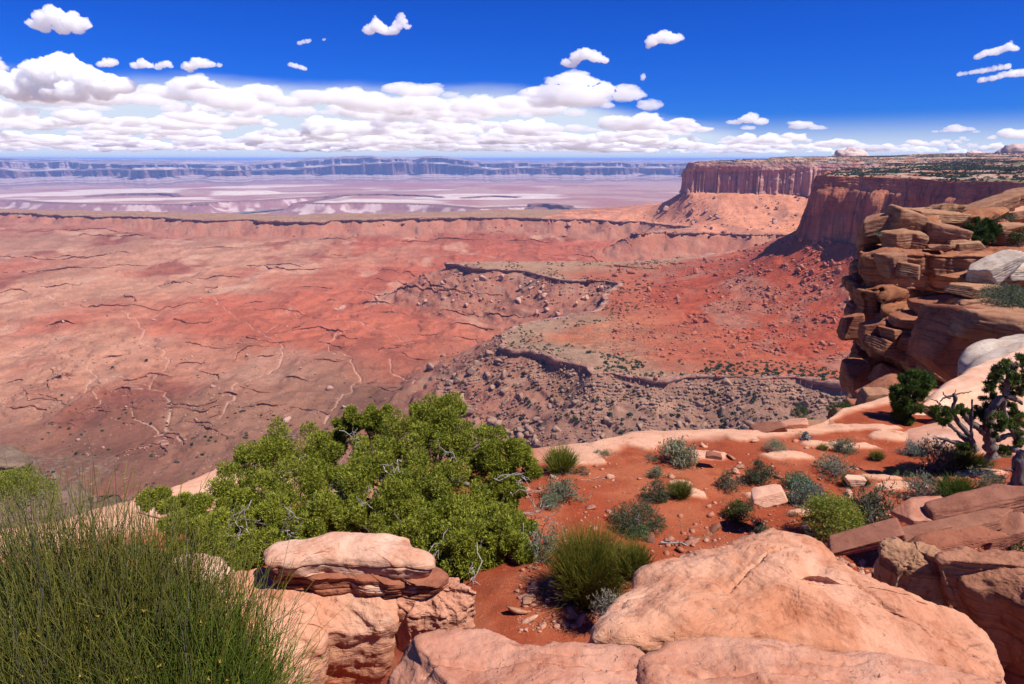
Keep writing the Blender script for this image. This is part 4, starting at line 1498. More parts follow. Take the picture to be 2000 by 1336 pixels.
cloud_px([(632, 78, 3), (635, 77, 2)], 18000, 17, 'tiniest speck of cloud beside the faint high wisp')

# the long bank of cumulus over the far country
rngC = np.random.default_rng(8)
protos = []
for k in range(10):
    n = rngC.integers(7, 12)
    W = 1700.0
    pf = []
    for j in range(n):
        x = rngC.uniform(-1, 1)
        top = (1 - abs(x) ** 1.6)
        r = rngC.uniform(330, 560) * (0.55 + 0.6 * top)
        pf.append((x * W, r * 0.4 + top * rngC.uniform(0, 1) * (950 if k % 2 else 550), r))
    protos.append(cloud_mesh(pf, 40 + k))
M_list = protos
for me in protos:
    me.materials.append(M_bank)
bank = []
while len(bank) < 275:
    D = 23000 + 105000 * rngC.random() ** 1.05
    px = rngC.uniform(-120, 1960)
    a = (px - 1000) / F
    right = sstep(1000, 1800, px)
    D = D * (1 + 0.55 * right)
    if px > 1100 and rngC.random() < 0.30 * right:
        continue
    bank.append((D, a, px, right))
for D, a, px, right in bank:
    o = bpy.data.objects.new('cloud', protos[rngC.integers(len(protos))])
    COL.objects.link(o)
    o.location = (a * D, D, 1350 + rngC.uniform(-300, 300) + (rngC.uniform(0, 800) if D < 60000 else 0))
    s = rngC.uniform(0.30, 0.98) * (0.80 + D / 75000) * (1 - 0.4 * right)
    o.scale = (s * rngC.uniform(1.1, 1.9), s, s * rngC.uniform(.55, .85))
    tag(o, 'white cumulus cloud among many in the long bank low over the horizon', 'cloud', 'cumulus clouds in the far bank')


# unseen clouds added above the frame to cast shade on the far cliffs
def shade_cloud(tx, ty, tz, alt, sx, sy, k, label):
    u = (alt - tz) / SUNV.z
    me = protos[k].copy(); me.materials[0] = M_cloud
    o = bpy.data.objects.new('cloud', me)
    COL.objects.link(o)
    o.location = (tx + SUNV.x * u, ty + SUNV.y * u, alt)
    o.scale = (sx, sy, 0.4)
    tag(o, label, 'cloud', 'unseen clouds added for shade')


for k_, (ax, dist_, sc_) in enumerate([(-0.62, 15600, 1.0), (-0.45, 16000, .7), (-0.33, 15300, 0.5), (-0.12, 15600, .8), (0.05, 16200, .7), (0.2, 15500, 0.8)]):
    shade_cloud(ax * dist_, dist_, -200, 3900, sc_, 0.45, k_ + 2, 'unseen cloud added high above the far cliffs to shade their walls')

# ----------------------------------------------------------------------------
# the near rim: orange soil, slickrock, boulders and the layered outcrop
# ----------------------------------------------------------------------------
_edge = [(-900, 9.0), (-100, 9.6), (100, 10.0), (250, 10.9), (430, 12.3), (700, 11.9), (1050, 11.3), (1150, 11.2), (1230, 12.0), (1500, 12.3), (1600, 12.7),
         (1640, 13.8), (1720, 15.0), (1790, 15.2), (1850, 15.5), (2400, 16)]
_ea = [((p - 1000) / F) / (CP + (668 - 870) / F * SP) for p, _ in _edge]
_er = [d for _, d in _edge]
# pale bare-rock patches on the soil: px, py, half-width px, half-height px
_patch = [(1262, 866, 62, 22), (1440, 861, 40, 14), (1375, 893, 52, 13), (1540, 896, 62, 9), (1500, 968, 50, 14), (1660, 868, 80, 10), (1440, 846, 190, 7),
          (1640, 838, 150, 9), (1780, 852, 130, 14), (1930, 880, 110, 14), (1330, 950, 20, 6), (1355, 968, 26, 8), (1150, 905, 45, 10), (1720, 936, 40, 8), (1560, 1000, 30, 6),
          (1750, 955, 60, 14), (1900, 930, 60, 8)]


def zn(x, y, full=False):
    x = np.asarray(x, dtype=float); y = np.asarray(y, dtype=float)
    a = x / np.maximum(y, 0.3)
    z = -3.85 - 0.1 * y - 0.9 * sstep(0.3, -3.0, x) * sstep(3.6, 5.5, y)
    z = z + 0.12 * fbm2(x / 2.2, y / 2.2, 3, 301) + 0.035 * fbm2(x / 0.5, y / 0.5, 3, 302)
    z = z + 0.4 * sstep(3.0, 9.0, x) * sstep(12, 6, y)
    f = sstep(4.5, 3.3, y + 0.25 * fbm2(x / 0.8, y / 0.8, 2, 303))
    z = z * (1 - f) + (-3.05 + 0.1 * fbm2(x / .6, y / .6, 3, 304)) * f
    m = sstep(-0.35, -0.95, x) * sstep(3.6, 2.6, y)
    z = z * (1 - m) + (-2.45 + 0.06 * fbm2(x / .4, y / .4, 3, 305)) * m
    e = np.interp(a, _ea, _er) + 0.35 * fbm2(x / 1.3, y / 1.3, 3, 306)
    d = y - e
    z = z - np.where(d > 0, 0.35 * np.minimum(d, 0.8) + 1.5 * np.clip(d - 0.5, 0, 400) ** 1.15, 0)
    if not full:
        return z
    rock = sstep(-0.75, -0.35, d + 0.5 * fbm2(x / 1.1, y / 1.1, 4, 307)) * sstep(0.0, 0.12, a + 0.02)
    rock = np.maximum(rock, sstep(-1.6, -0.8, d) * sstep(-0.15, -0.3, a))
    dep = np.maximum(y * CP - z * SP, 0.2)
    for px, py, hw, hh_ in _patch:
        # patch centre on the soil plane
        r = ray(px, py)
        D = -3.85 / (r[2] / r[1] + 0.1)
        cx_, cy_ = r[0] / r[1] * D, D
        wx = hw * D / F; wy = hh_ * D / F / max(0.25, math.sin(math.atan2(4.9, D)))
        q = np.sqrt(((x - cx_) / wx) ** 2 + ((y - cy_) / wy) ** 2) + 0.65 * fbm2(x / 0.45, y / 0.45, 4, 310)
        k = sstep(1.05, 0.85, q)
        rock = np.maximum(rock, k)
    z = z + 0.05 * rock
    return z, rock


ry = np.concatenate([np.linspace(0.6, 4.0, 60)[:-1], np.geomspace(4.0, 17.0, 420), np.geomspace(17.1, 60, 60)])
ax = np.linspace(-1.45, 1.45, 900)
yy, av = np.meshgrid(ry, ax, indexing='ij')
xx_ = av * yy
zs, rk = zn(xx_, yy, True)
pebb = n2(xx_ / 0.05, yy / 0.05, 320)
c = np.array([.315, .066, .027]) + (np.array([.39, .11, .05]) - np.array([.315, .066, .027])) * sstep(-0.3, 0.4, fbm2(xx_ / 1.2, yy / 1.2, 4, 321))[..., None]
c = c + (np.array([.28, .05, .02]) - c) * (sstep(0.05, 0.45, fbm2(xx_ / 0.5, yy / 0.5, 4, 322)) * 0.6)[..., None]
c = c + (np.array([.66, .36, .23]) * (1 + 0.12 * fbm2(xx_ / .3, yy / .3, 3, 323))[..., None] - c) * rk[..., None]
t = NT('orange_soil')
tcx = t.node('ShaderNodeTexCoord').outputs['Object']
at = t.node('ShaderNodeAttribute', attribute_name='Col').outputs['Color']
k1 = t.noise(tcx, 2.6, 6, 0.7, 0.4); k2 = t.noise(tcx, 22, 5, 0.75); k3 = t.noise(tcx, 75, 3, 0.7)
cc = t.mix(t.rng(k1, 0.4, 0.7, 0, 0.45), at, (0.72, 0.6, 0.52), 'MULTIPLY')
cc = t.mix(t.rng(k2, 0.56, 0.72, 0, 0.5), cc, (0.62, 0.27, 0.15))
cc = t.mix(t.rng(k3, 0.60, 0.72, 0, 0.55), cc, (0.22, 0.06, 0.03))
k4 = t.noise(tcx, 5.5, 6, 0.8, 0.6)
cc = t.mix(t.rng(k4, 0.56, 0.66, 0, 0.55), cc, (0.16, 0.05, 0.03))
cc = t.mix(t.rng(k4, 0.40, 0.32, 0, 0.4), cc, (0.52, 0.22, 0.12))
vd = t.vor(tcx, 34, 'F1')
cc = t.mix(t.rng(vd, 0.16, 0.10, 0, 0.6), cc, (0.62, 0.34, 0.22))
hh2 = t.math('ADD', t.math('MULTIPLY', k2, 0.7), t.math('MULTIPLY', k3, 0.5))
hh2 = t.math('ADD', hh2, t.rng(vd, 0.22, 0.05, 0, 0.6))
M_soil = t.done(t.bsdf(cc, 0.95, t.bump(hh2, 0.9, 0.03), 0.08))
near_ground = obj('rim_soil', mesh_np('rim_soil', np.stack([xx_, yy, zs], -1), grid_quads(len(ry), len(ax))[:, ::-1], col=c), M_soil)
tag(near_ground, 'orange red soil and bare pink slickrock along the canyon rim', 'ground', kind='structure')


def on_soil(px, py):
    r = ray(px, py)
    tt = np.geomspace(1.0, 60, 1500) / r[1]
    P = r[None] * tt[:, None]
    k = np.argmax(P[:, 2] < zn(P[:, 0], P[:, 1]))
    return P[k]


# upper slope of soil on top of the outcrop
def z_up(x, y):
    return -5.35 + 0.135 * np.clip(y - 38.6, 0, 14) * sstep(19, 33, x) - 0.35 * np.clip(y - 53, 0, 60) + 0.2 * fbm2(x / 4, y / 4, 3, 330)


gx, gy = np.meshgrid(np.linspace(18.6, 62, 260), np.linspace(38.5, 74, 200), indexing='xy')
gz = z_up(gx, gy) - 9 * sstep(66, 74, gy)
edge_l = 20.6 + 0.62 * (gy - 38.5) + 0.8 * fbm2(gy / 3, gy * 0, 2, 331)
gz = gz - np.clip(edge_l - gx, 0, 9) * 2.5
cu = np.array([.42, .13, .055]) + (np.array([.52, .27, .17]) - np.array([.42, .13, .055])) * sstep(-0.05, 0.3, fbm2(gx / 3, gy / 3, 4, 332))[..., None]
qs = grid_quads(200, 260)
qs = qs[((gx - edge_l).ravel()[qs] > -0.4).all(1)]
up = obj('upper_slope', mesh_np('upper_slope', np.stack([gx, gy, gz], -1), qs, col=cu), M_soil)
tag(up, 'rust soil slope littered with slabs on top of the layered outcrop', 'slope', kind='structure')


def rock(name, rim, thick, seed, mat, label=None, cat='rock', group=None, dome=0.1, edge=0.18, eh=None, under=0.8, amp=0.05, nscale=None, strata=0.0,
         lay=0.12, segs=220, parent=None, joints=None, flake=0.0, cracks=(), smooth_rim=True, tilt_bottom=0.0, shift=(0, 0)):
    """a slab or boulder grown from the 3-D outline of its upper edge"""
    rim = np.asarray(rim, dtype=float)
    R = catmull(rim, segs, True)
    ctr = R.mean(0)
    L = np.hypot(*(R[:, :2] - ctr[:2]).T).mean()
    ns = nscale or L * 0.5
    oc_ = 4 if joints else 2
    R[:, :2] += np.stack([fbm2(R[:, 0] / ns * 1.4 + seed, R[:, 1] / ns * 1.4, oc_, seed), fbm2(R[:, 0] / ns * 1.4, R[:, 1] / ns * 1.4 + seed, oc_, seed + 9)], 1) * amp * 1.2
    eh = eh or edge * L * 0.6
    eh = min(eh, thick * 0.6)
    prof = []
    for s in np.linspace(0.02, 1 - edge, 26 if segs < 250 else 80): prof.append((s, 0.0, 0))
    for q in np.linspace(0, math.pi / 2, 14)[1:]: prof.append((1 - edge + edge * math.sin(q), eh * (1 - math.cos(q)), 0))
    nside = 40
    for k in np.linspace(0, 1, nside)[1:]:
        prof.append((1 - (1 - under) * k ** 1.4, eh + (thick - eh) * k, k))
    for k in np.linspace(0, 1, 10)[1:]: prof.append((under * (1 - k) + 0.01, thick, 1))
    s = np.array([p[0] for p in prof])[:, None]; dz = np.array([p[1] for p in prof])[:, None]; kk = np.array([p[2] for p in prof])[:, None]
    x = ctr[0] + s * (R[None, :, 0] - ctr[0]) + shift[0] * kk
    y = ctr[1] + s * (R[None, :, 1] - ctr[1]) + shift[1] * kk
    blend = np.clip(s, 0, 1) ** 1.3
    z = ctr[2] + (R[None, :, 2] - ctr[2]) * blend + dome * (1 - np.clip(s, 0, 1) ** 2) - dz
    P = np.stack([x, y, z], -1)
    N = grid_normals(P, True)
    up_ = P.reshape(-1, 3)
    cen = P[0].mean(0)
    if (N[3] * np.array([0, 0, 1])).sum(-1).mean() < 0:
        N = -N
    q = up_ / ns
    d = amp * fbm3(q + seed, 5, seed, 0.5) + amp * 0.22 * (0.4 - np.abs(fbm3(q * 2.3 + seed, 3, seed + 1)))
    if flake:
        g1 = fbm3(q * np.array([1.1, 1.1, 2.0]) + seed * 3.3, 4, seed + 21, 0.5)
        d = d + flake * np.floor(g1 * 9 + 0.4) * 0.5 + flake * 0.35 * np.floor(fbm3(q * np.array([2.6, 2.6, 5.0]) + seed, 3, seed + 22) * 7)
    side = ((1 - np.abs(N[..., 2])) ** 1.2 * sstep(0.62, 0.86, s)).reshape(-1)
    if strata:
        w = up_[:, 2] / lay + 0.5 * fbm3(q * 0.7, 2, seed + 2) + seed * 0.37
        f = w - np.floor(w)
        hsh = _hash(np.floor(w).astype(np.int64), np.zeros(len(w), dtype=np.int64), 0, seed)
        d = d + side * strata * ((hsh - 0.5) * 1.4 - 1.1 * sstep(0.09, 0.0, np.minimum(f, 1 - f)) + 0.5 * fbm3(q * np.array([1.5, 1.5, 5]), 3, seed + 4))
    if joints:
        u = np.cumsum(np.linalg.norm(np.diff(np.vstack([R, R[:1]])[:, :2], axis=0), axis=1))
        w = u / joints + 0.45 * n2(u / joints, u * 0, seed + 6)
        f = np.abs(w - np.round(w))
        off = (_hash(np.floor(w + 0.5).astype(np.int64), np.zeros(len(w), dtype=np.int64), 0, seed + 7) - 0.5)
        jj = (-0.55 * sstep(0.10, 0.0, f) + off * 0.9)[None, :] * np.clip((s - 0.55) / 0.35, 0, 1)
        d = d + (jj * joints * 0.28).reshape(-1) * np.clip(side + 0.15, 0, 1)
    for ck, wd, dp in cracks:
        W = np.array([PZ(a_, b_, ctr[2] + dome * .6) for a_, b_ in ck])[:, :2]
        W = dens(catmull(W, 30, False), 0.01)
        W = W + np.stack([fbm2(W[:, 0] / .06, W[:, 1] / .06, 3, 5), fbm2(W[:, 0] / .06 + 7, W[:, 1] / .06, 3, 6)], 1) * 0.02
        dc = seg_dist(W, up_[:, 0], up_[:, 1], 0.08, closed=False)
        d = d - dp * np.exp(-(dc / wd) ** 2) * (N.reshape(-1, 3)[:, 2] > 0)
    P = (up_ + N.reshape(-1, 3) * d[:, None]).reshape(P.shape)
    org = np.array([ctr[0], ctr[1], ctr[2] - thick])
    q_ = grid_quads(P.shape[0], P.shape[1], True)
    # cap the two poles
    m = P.shape[1]; nv = P.shape[0] * m
    V = np.vstack([P.reshape(-1, 3), P[0].mean(0)[None], P[-1].mean(0)[None]]) - org
    j = np.arange(m); j2 = (j + 1) % m
    T = np.concatenate([np.stack([np.full(m, nv), j2, j], 1), np.stack([np.full(m, nv + 1), nv - m + j, nv - m + j2], 1)])
    me = mesh_np(name, V, q_, T)
    o = obj(name, me, mat, parent=parent, loc=org)
    if label:
        tag(o, label, cat, group)
    return o


def RZ(pts, z):
    return [PZ(a, b, z if c_ is None else c_) for a, b, c_ in [(p + (None,))[:3] for p in pts]]


def RY(pts, D):
    return [PY(p[0], p[1], p[2] if len(p) > 2 else D) for p in pts]


M_rubble_dark = rock_mat('dark_rubble', (0.24, 0.165, 0.12), (0.16, 0.10, 0.07), (0.08, 0.05, 0.035), 0.9, 0.4, 0.5, 3.0)
# ---- foreground boulders --------------------------------------------------------------
rock('boulder', RZ([(1172, 1232, -2.02), (1182, 1190, -2.06), (1212, 1150), (1236, 1106), (1262, 1088), (1335, 1066), (1412, 1048), (1500, 1041), (1562, 1047),
                    (1622, 1063), (1662, 1092), (1702, 1112), (1782, 1150), (1862, 1190, -2.15), (1930, 1220, -2.2), (1962, 1255, -2.25), (1968, 1300, -2.3), (1880, 1320, -2.25),
                    (1720, 1290, -2.1), (1500, 1262, -2.02), (1300, 1258, -2.0)], -2.08), 1.5, 3, M_rock_fg,
     'largest smooth pink boulder filling the lower right foreground', dome=0.13, edge=0.16, under=0.9, amp=0.05, strata=0.012, lay=0.14, segs=640, flake=0.009, cracks=[([(1405, 1172), (1450, 1135), (1490, 1108), (1530, 1082)], .008, .02), ([(1560, 1180), (1640, 1196), (1720, 1190)], .007, .012), ([(1205, 1185), (1250, 1160), (1300, 1158)], .008, .015), ([(1660, 1140), (1720, 1170), (1830, 1196)], .010, .014)])
rock('boulder', RZ([(1258, 1262), (1330, 1238), (1490, 1232), (1560, 1250), (1720, 1262), (1800, 1274), (1920, 1306), (2010, 1345), (2200, 1500), (2300, 1900), (1900, 2600), (1500, 2600), (1330, 1800), (1262, 1400)], -1.74), 1.3, 7, M_rock_fg,
     'flat pink rock along the bottom edge, in front of the largest boulder', dome=0.05, edge=0.08, under=0.93, amp=0.03, strata=0.014, lay=0.12, segs=640, flake=0.007, cracks=[([(1300, 1300), (1420, 1318), (1560, 1310), (1700, 1335)], .008, .018), ([(1500, 1262), (1600, 1285), (1700, 1280)], .007, .012)])
rock('boulder', RZ([(762, 1295, -1.86), (776, 1262, -1.82), (800, 1238), (850, 1221), (905, 1222), (1000, 1240), (1060, 1248), (1170, 1246), (1236, 1252), (1262, 1290), (1285, 1400), (1330, 1800),
                    (1400, 2600), (900, 2600), (800, 1800), (775, 1420, -1.85)], -1.76), 1.3, 9, M_rock_fg,
     'flat pink rock at bottom centre with a dark gap on its left', dome=0.04, edge=0.12, under=0.85, amp=0.035, strata=0.02, lay=0.11, segs=560, flake=0.007, cracks=[([(830, 1300), (960, 1290), (1100, 1296), (1235, 1300)], .008, .02), ([(1000, 1262), (1100, 1275), (1180, 1270)], .007, .012)])
# left cluster
rock('boulder', RZ([(436, 1122), (480, 1106), (560, 1094), (650, 1088), (735, 1100), (768, 1130), (772, 1175, -2.28), (755, 1215, -2.34), (700, 1235, -2.38), (640, 1232, -2.37), (560, 1205, -2.32), (470, 1165, -2.27)], -2.23), 0.55, 12, M_rock_fg,
     'pale rounded boulder under the layered cap rock, above the black hollow', dome=0.02, edge=0.14, under=0.72, amp=0.035, strata=0.009, lay=0.2, segs=420, flake=0.004)
rock('boulder', RZ([(772, 1126), (830, 1112), (895, 1128), (919, 1150), (922, 1172, -2.27), (905, 1192, -2.30), (850, 1205, -2.32), (790, 1200, -2.32), (766, 1170, -2.28)], -2.22), 0.32, 15, M_rock_fg,
     'blocky pale boulder with dark streaks right of the cracked joint beside the juniper', dome=0.02, edge=0.1, under=0.86, amp=0.028, strata=0.008, lay=0.16, segs=320, flake=0.003)
rock('boulder', RZ([(345, 1185), (400, 1162), (470, 1155), (540, 1160), (600, 1176), (630, 1205, -2.22), (635, 1240, -2.26), (610, 1275, -2.3), (540, 1300, -2.3), (420, 1300), (340, 1260)], -2.16), 0.75, 18, M_rock_fg,
     'smooth rounded boulder at lower left, partly behind the green broom stems', dome=0.03, edge=0.2, under=0.86, amp=0.04, strata=0.012, lay=0.1, segs=320, flake=0.004)
rock('rock', RZ([(330, 1090), (372, 1080), (420, 1092), (455, 1112), (440, 1130), (380, 1138), (320, 1125)], -2.35), 0.3, 21, M_rock_cap,
     'small pale rock with fine bedding lines left of the layered boulders', dome=0.05, edge=0.2, amp=0.025, strata=0.02, lay=0.04, segs=140)
rock('rock_slab', RZ([(528, 1112), (640, 1092), (740, 1090), (838, 1100), (872, 1122), (862, 1142), (760, 1140), (640, 1134), (545, 1124)], -2.17), 0.10, 24, M_rock_brown,
     'thin rusty middle layer crumbling under the pale cap slab', dome=0.02, edge=0.1, under=0.85, amp=0.025, strata=0.03, lay=0.035, segs=220)
rock('rock_slab', RZ([(678, 1128), (720, 1116), (800, 1114), (868, 1118), (880, 1132), (860, 1144), (770, 1146), (700, 1146)], -2.20), 0.05, 27, M_rock_cap,
     'thin narrow slab jutting out below the pale cap slab', dome=0.01, edge=0.1, under=0.9, amp=0.012, strata=0.012, lay=0.02, segs=180)
rock('rock_slab', RZ([(524, 1090), (530, 1066), (548, 1052), (600, 1048), (660, 1038), (720, 1044), (790, 1050), (806, 1066), (842, 1086), (836, 1102), (790, 1102), (700, 1096), (620, 1092), (566, 1098)], -2.07), 0.11, 30, M_rock_cap,
     'pale flat cap slab lying on top of the layered boulders', dome=0.05, edge=0.14, under=0.88, amp=0.025, strata=0.012, lay=0.06, segs=260)
# right cluster
rock('boulder', RZ([(1716, 1062), (1736, 1052), (1790, 1058), (1838, 1072), (1860, 1100), (1850, 1128, -2.32), (1800, 1130, -2.34), (1745, 1105, -2.3)], -2.22), 1.0, 33, M_rock_tan,
     'knobbly tan boulder between the largest boulder and the red one', dome=0.04, edge=0.25, under=0.9, amp=0.03, strata=0.012, segs=220)
rock('boulder', RZ([(1830, 1092), (1850, 1066), (1905, 1070), (1960, 1076), (2060, 1080), (2200, 1100), (2200, 1200), (2080, 1215, -2.24), (1990, 1180, -2.26), (1930, 1150, -2.26), (1870, 1120, -2.25)], -2.16), 0.8, 36, M_rock_slab,
     'smooth red boulder at the right edge overhanging a black gap', dome=0.04, edge=0.12, under=0.62, amp=0.04, strata=0.012, segs=360, flake=0.005, shift=(0.25, 0.1))
rock('boulder', RZ([(1740, 1128), (1800, 1120), (1880, 1150), (1985, 1215), (2100, 1290), (2000, 1290), (1880, 1210)], -2.75), 0.7, 39, M_rock_brown,
     'low brown rock wedged deep in the gap at the right', amp=0.04, segs=120)


def block(px, py, wpx, hpx, D, seed, mat, label, cat='rock', group=None, tilt=0.0, deep=0.8, yaw=0.0, pitch=0.0, ncut=7, soft=0.014, amp=0.035, strata=0.02, lay=None, name=None, sub=5, jit=0.16, box=1.0):
    """chipped angular rock centred on a picture position at a chosen distance"""
    p = PY(px, py, D)
    k = depth(p) / F
    w, h_ = wpx * k / 2, hpx * k / 2
    rng = np.random.default_rng(seed)
    v, f = ico(sub)
    r = polytope(v, rng, (1, 1, 1), ncut, jit, (0.80, 1.1), soft)
    P = v * r[:, None] * np.array([w, w * deep, h_]) / 1.02
    nrm = v / np.linalg.norm(v, axis=1)[:, None]
    L = (w * h_) ** 0.5
    d = amp * L * 2 * fbm3(P / L * 1.6 + seed, 5, seed, 0.6)
    if strata:
        ly = lay or h_ * 0.3
        q = P[:, 2] / ly + 0.5 * fbm3(P / L * 0.8, 2, seed + 2)
        fr = q - np.floor(q)
        hs = _hash(np.floor(q).astype(np.int64), np.zeros(len(q), dtype=np.int64), 0, seed)
        d = d + strata * L * 2 * (1 - np.abs(nrm[:, 2])) * ((hs - .5) - 1.1 * sstep(0.16, 0, np.minimum(fr, 1 - fr)))
    P = P + nrm * d[:, None]
    rot = Matrix.Rotation(yaw, 3, 'Z') @ Matrix.Rotation(math.radians(pitch), 3, 'X') @ Matrix.Rotation(-math.radians(tilt), 3, 'Y')
    P = P @ np.array(rot).T
    zmin = P[:, 2].min()
    o = obj(name or cat.replace(' ', '_'), mesh_np(cat.replace(' ', '_'), P - np.array([0, 0, zmin]), tris=f), mat, loc=(p[0], p[1], p[2] + zmin))
    return tag(o, label, cat, group)


# tilted slabs on the right
S = M_rock_slab
block(1700, 1048, 165, 22, 5.6, 41, S, 'tilted red-brown slab left of the knobbly tan boulder', 'rock slab', tilt=18, deep=0.34, strata=0.03)
block(1850, 1032, 220, 22, 6.0, 42, S, 'long tilted red-brown slab pointing at the knobbly tan boulder', 'rock slab', tilt=15, deep=0.24, strata=0.03)
block(1855, 1056, 170, 16, 5.8, 43, M_rock_brown, 'dark slab tucked under the long tilted one', 'rock slab', tilt=13, deep=0.28, strata=0.03)
block(1915, 985, 200, 36, 6.8, 44, S, 'highest thick red-brown slab rising to the right edge', 'rock slab', tilt=16, deep=0.3, strata=0.03)
block(1815, 1003, 110, 24, 6.9, 45, M_rock_fg, 'flat pinkish slab between the shrubs and the slab rising to the right edge', 'rock slab', tilt=6, deep=0.7, strata=0.02)
block(1960, 1040, 90, 26, 5.9, 46, S, 'short slab leaning by the leafy shrub at the right edge', 'rock slab', tilt=28, deep=0.6)
block(1668, 958 - 20, 34, 16, 8.1, 47, M_rock_pink, 'small pale rounded stone beside the dark green tuft right of the blue sage', 'rock', deep=0.8)
block(1500, 966, 62, 22, 7.9, 48, M_rock_pink, 'broad pale stone half sunk in the soil left of the sage clump', 'rock', tilt=10, deep=0.8)
block(1393, 889, 28, 9, 10.2, 49, M_rock_slab, 'flat dark red stone lying on the pale patch behind the big twiggy bush', 'rock', tilt=-6)
block(1502, 838, 58, 18, 12.3, 50, M_rock_slab, 'leaning red slab on the rim, left of its neighbour', 'rock slab', tilt=16, deep=0.7)
block(1545, 832, 54, 18, 12.6, 51, M_rock_fg, 'reddish slab on the rim just right of the leaning one', 'rock slab', tilt=8, deep=0.7)
block(1600, 830, 70, 14, 12.9, 52, M_rock_tan, 'tan layered slab between the rim shrubs', 'rock slab', tilt=6, deep=0.6, strata=0.04)
block(1632, 835, 44, 22, 13.2, 53, M_rock_tan, 'small grey-tan slab leaning left of the two bigger pale slabs', 'rock slab', tilt=24, deep=0.7, strata=0.05)
block(1658, 831, 62, 34, 13.4, 54, M_rock_white, 'pale leaning slab left of its flat-lying twin at the foot of the outcrop', 'rock slab', tilt=22, deep=0.8, strata=0.05)
block(1725, 826, 78, 32, 13.6, 55, M_rock_white, 'flat pale slab lying at the foot of the small dense juniper', 'rock slab', tilt=4, deep=0.7, strata=0.05)
block(1672, 849, 30, 12, 13.0, 56, M_rock_tan, 'little block lying under the pale leaning slab', 'rock')
block(1698, 790, 44, 60, 16.5, 57, M_rock_tan, 'upright tan boulder left of the orange one at the outcrop foot', 'boulder', tilt=-8)
block(1742, 780, 90, 74, 17.5, 58, M_rock_ledge, 'orange bulky boulder behind the small dense juniper', 'boulder', tilt=25)
block(1715, 808, 40, 40, 15.8, 59, M_rock_tan, 'narrow pale rib of rock leaning between the upright tan and orange boulders', 'rock', tilt=-35)
block(1670, 800, 50, 36, 19, 60, M_rock_brown, 'dark red broken block at the left foot of the outcrop', 'rock')
block(1652, 818, 44, 30, 17, 61, M_rock_brown, 'dark red boulder lowest at the left foot of the outcrop', 'rock')

# pink slickrock dome and its neighbours
rock('slickrock_dome', RY([(1772, 822, 13.2), (1774, 792, 13.6), (1792, 772, 14.2), (1832, 750, 15.2), (1882, 722, 16.6), (1942, 697, 18.2), (2012, 672, 19.6), (2150, 650, 20.5), (2300, 720, 17), (2200, 830, 13), (2000, 846, 12.6), (1870, 846, 12.7), (1800, 846, 12.8)], 14),
     2.2, 64, M_rock_pink, 'huge smooth pink slickrock hump behind the twisted juniper', 'rock', dome=0.25, edge=0.14, under=0.8, amp=0.14, strata=0.02, lay=0.12, segs=320)
rock('slickrock', RY([(1725, 845, 12.7), (1790, 832, 13.1), (1830, 806, 13.6), (1862, 800, 13.6), (1930, 812, 13), (2060, 836, 12), (2060, 880, 10.6), (1900, 872, 11), (1800, 866, 11.3)], 12.4),
     0.8, 67, M_rock_pink, 'low pale slickrock shelf at the foot of the pink hump', 'rock', dome=0.12, edge=0.3, amp=0.06, segs=220)
block(1836, 806, 70, 18, 12.9, 68, M_rock_pink, 'small pale curl of rock lying on the low slickrock shelf', 'rock', tilt=-14, deep=0.6)
rock('boulder', RY([(1882, 702, 22), (1886, 676, 22.5), (1912, 662, 23), (1965, 655, 24), (2060, 648, 25), (2090, 690, 22), (1990, 706, 20), (1920, 720, 20)], 22), 2.0, 70, M_rock_white,
     'whitish rounded rock nose peeping over the left shoulder of the pink hump', 'boulder', dome=0.2, edge=0.3, amp=0.12, strata=0.03, lay=0.2, segs=200)
rock('rock_spur', RY([(-60, 876, 34), (20, 872, 34), (50, 884, 33), (52, 898, 31), (10, 904, 30), (-60, 900, 30)], 33), 2.2, 73, M_rubble_dark,
     'small grey layered crag at the left edge above the rubble', 'rock', dome=0.1, amp=0.2, strata=0.15, lay=0.35, segs=160)
rock('rubble_slope', RY([(-160, 915, 33), (40, 900, 33), (100, 915, 33), (170, 942, 32), (255, 972, 31), (330, 1010, 29), (200, 1150, 22), (-160, 1150, 22)], 30), 14, 76, M_rubble_dark,
     'rubble-covered spur falling away behind the tall green stems', 'slope', dome=0.0, edge=0.1, under=1.0, amp=0.9, nscale=2.2, segs=300)
_rs = bpy.data.objects['rubble_slope']; _rs['kind'] = 'structure'
rock('rim_slab', RZ([(236, 990, -5.75), (262, 972), (330, 955), (400, 925), (440, 905), (520, 900), (600, 940), (520, 1000), (380, 1010), (280, 1000)], -5.65), 0.9, 79, M_rock_pink,
     'pale pink rim slab seen between the green stems and the big juniper', 'rock slab', dome=0.1, edge=0.12, amp=0.06, strata=0.05, lay=0.15, segs=200)
rock('rim_slab', RZ([(236, 1004, -6.0), (300, 985), (370, 985), (420, 1010), (360, 1040), (250, 1030)], -5.9), 0.7, 80, M_rock_pink,
     'lower pale ledge just below the pink rim slab at left', 'rock slab', dome=0.05, amp=0.05, strata=0.04, segs=140)

# ---- the layered outcrop on the right --------------------------------------------------
outc = empty('rock_outcrop', PY(1850, 760, 42), 'tall layered sandstone outcrop with overhanging ledges at the right', 'outcrop')


def layer(front, back, thick, seed, mat, **kw):
    f = RY(front, 38)
    for i_, dx_ in ((0, .95), (1, .6)):
        f[i_] = f[i_] + np.array([dx_, 0, 0])
    b = [p + np.array([0.60 * back, back, 0.2]) for p in (f[-1], f[len(f) // 2], f[0])]
    o = rock('rock_layer', f + b, thick, seed, mat, **kw)
    o.parent = outc
    o.location = Vector(o.location) - Vector(outc.location)
    return o


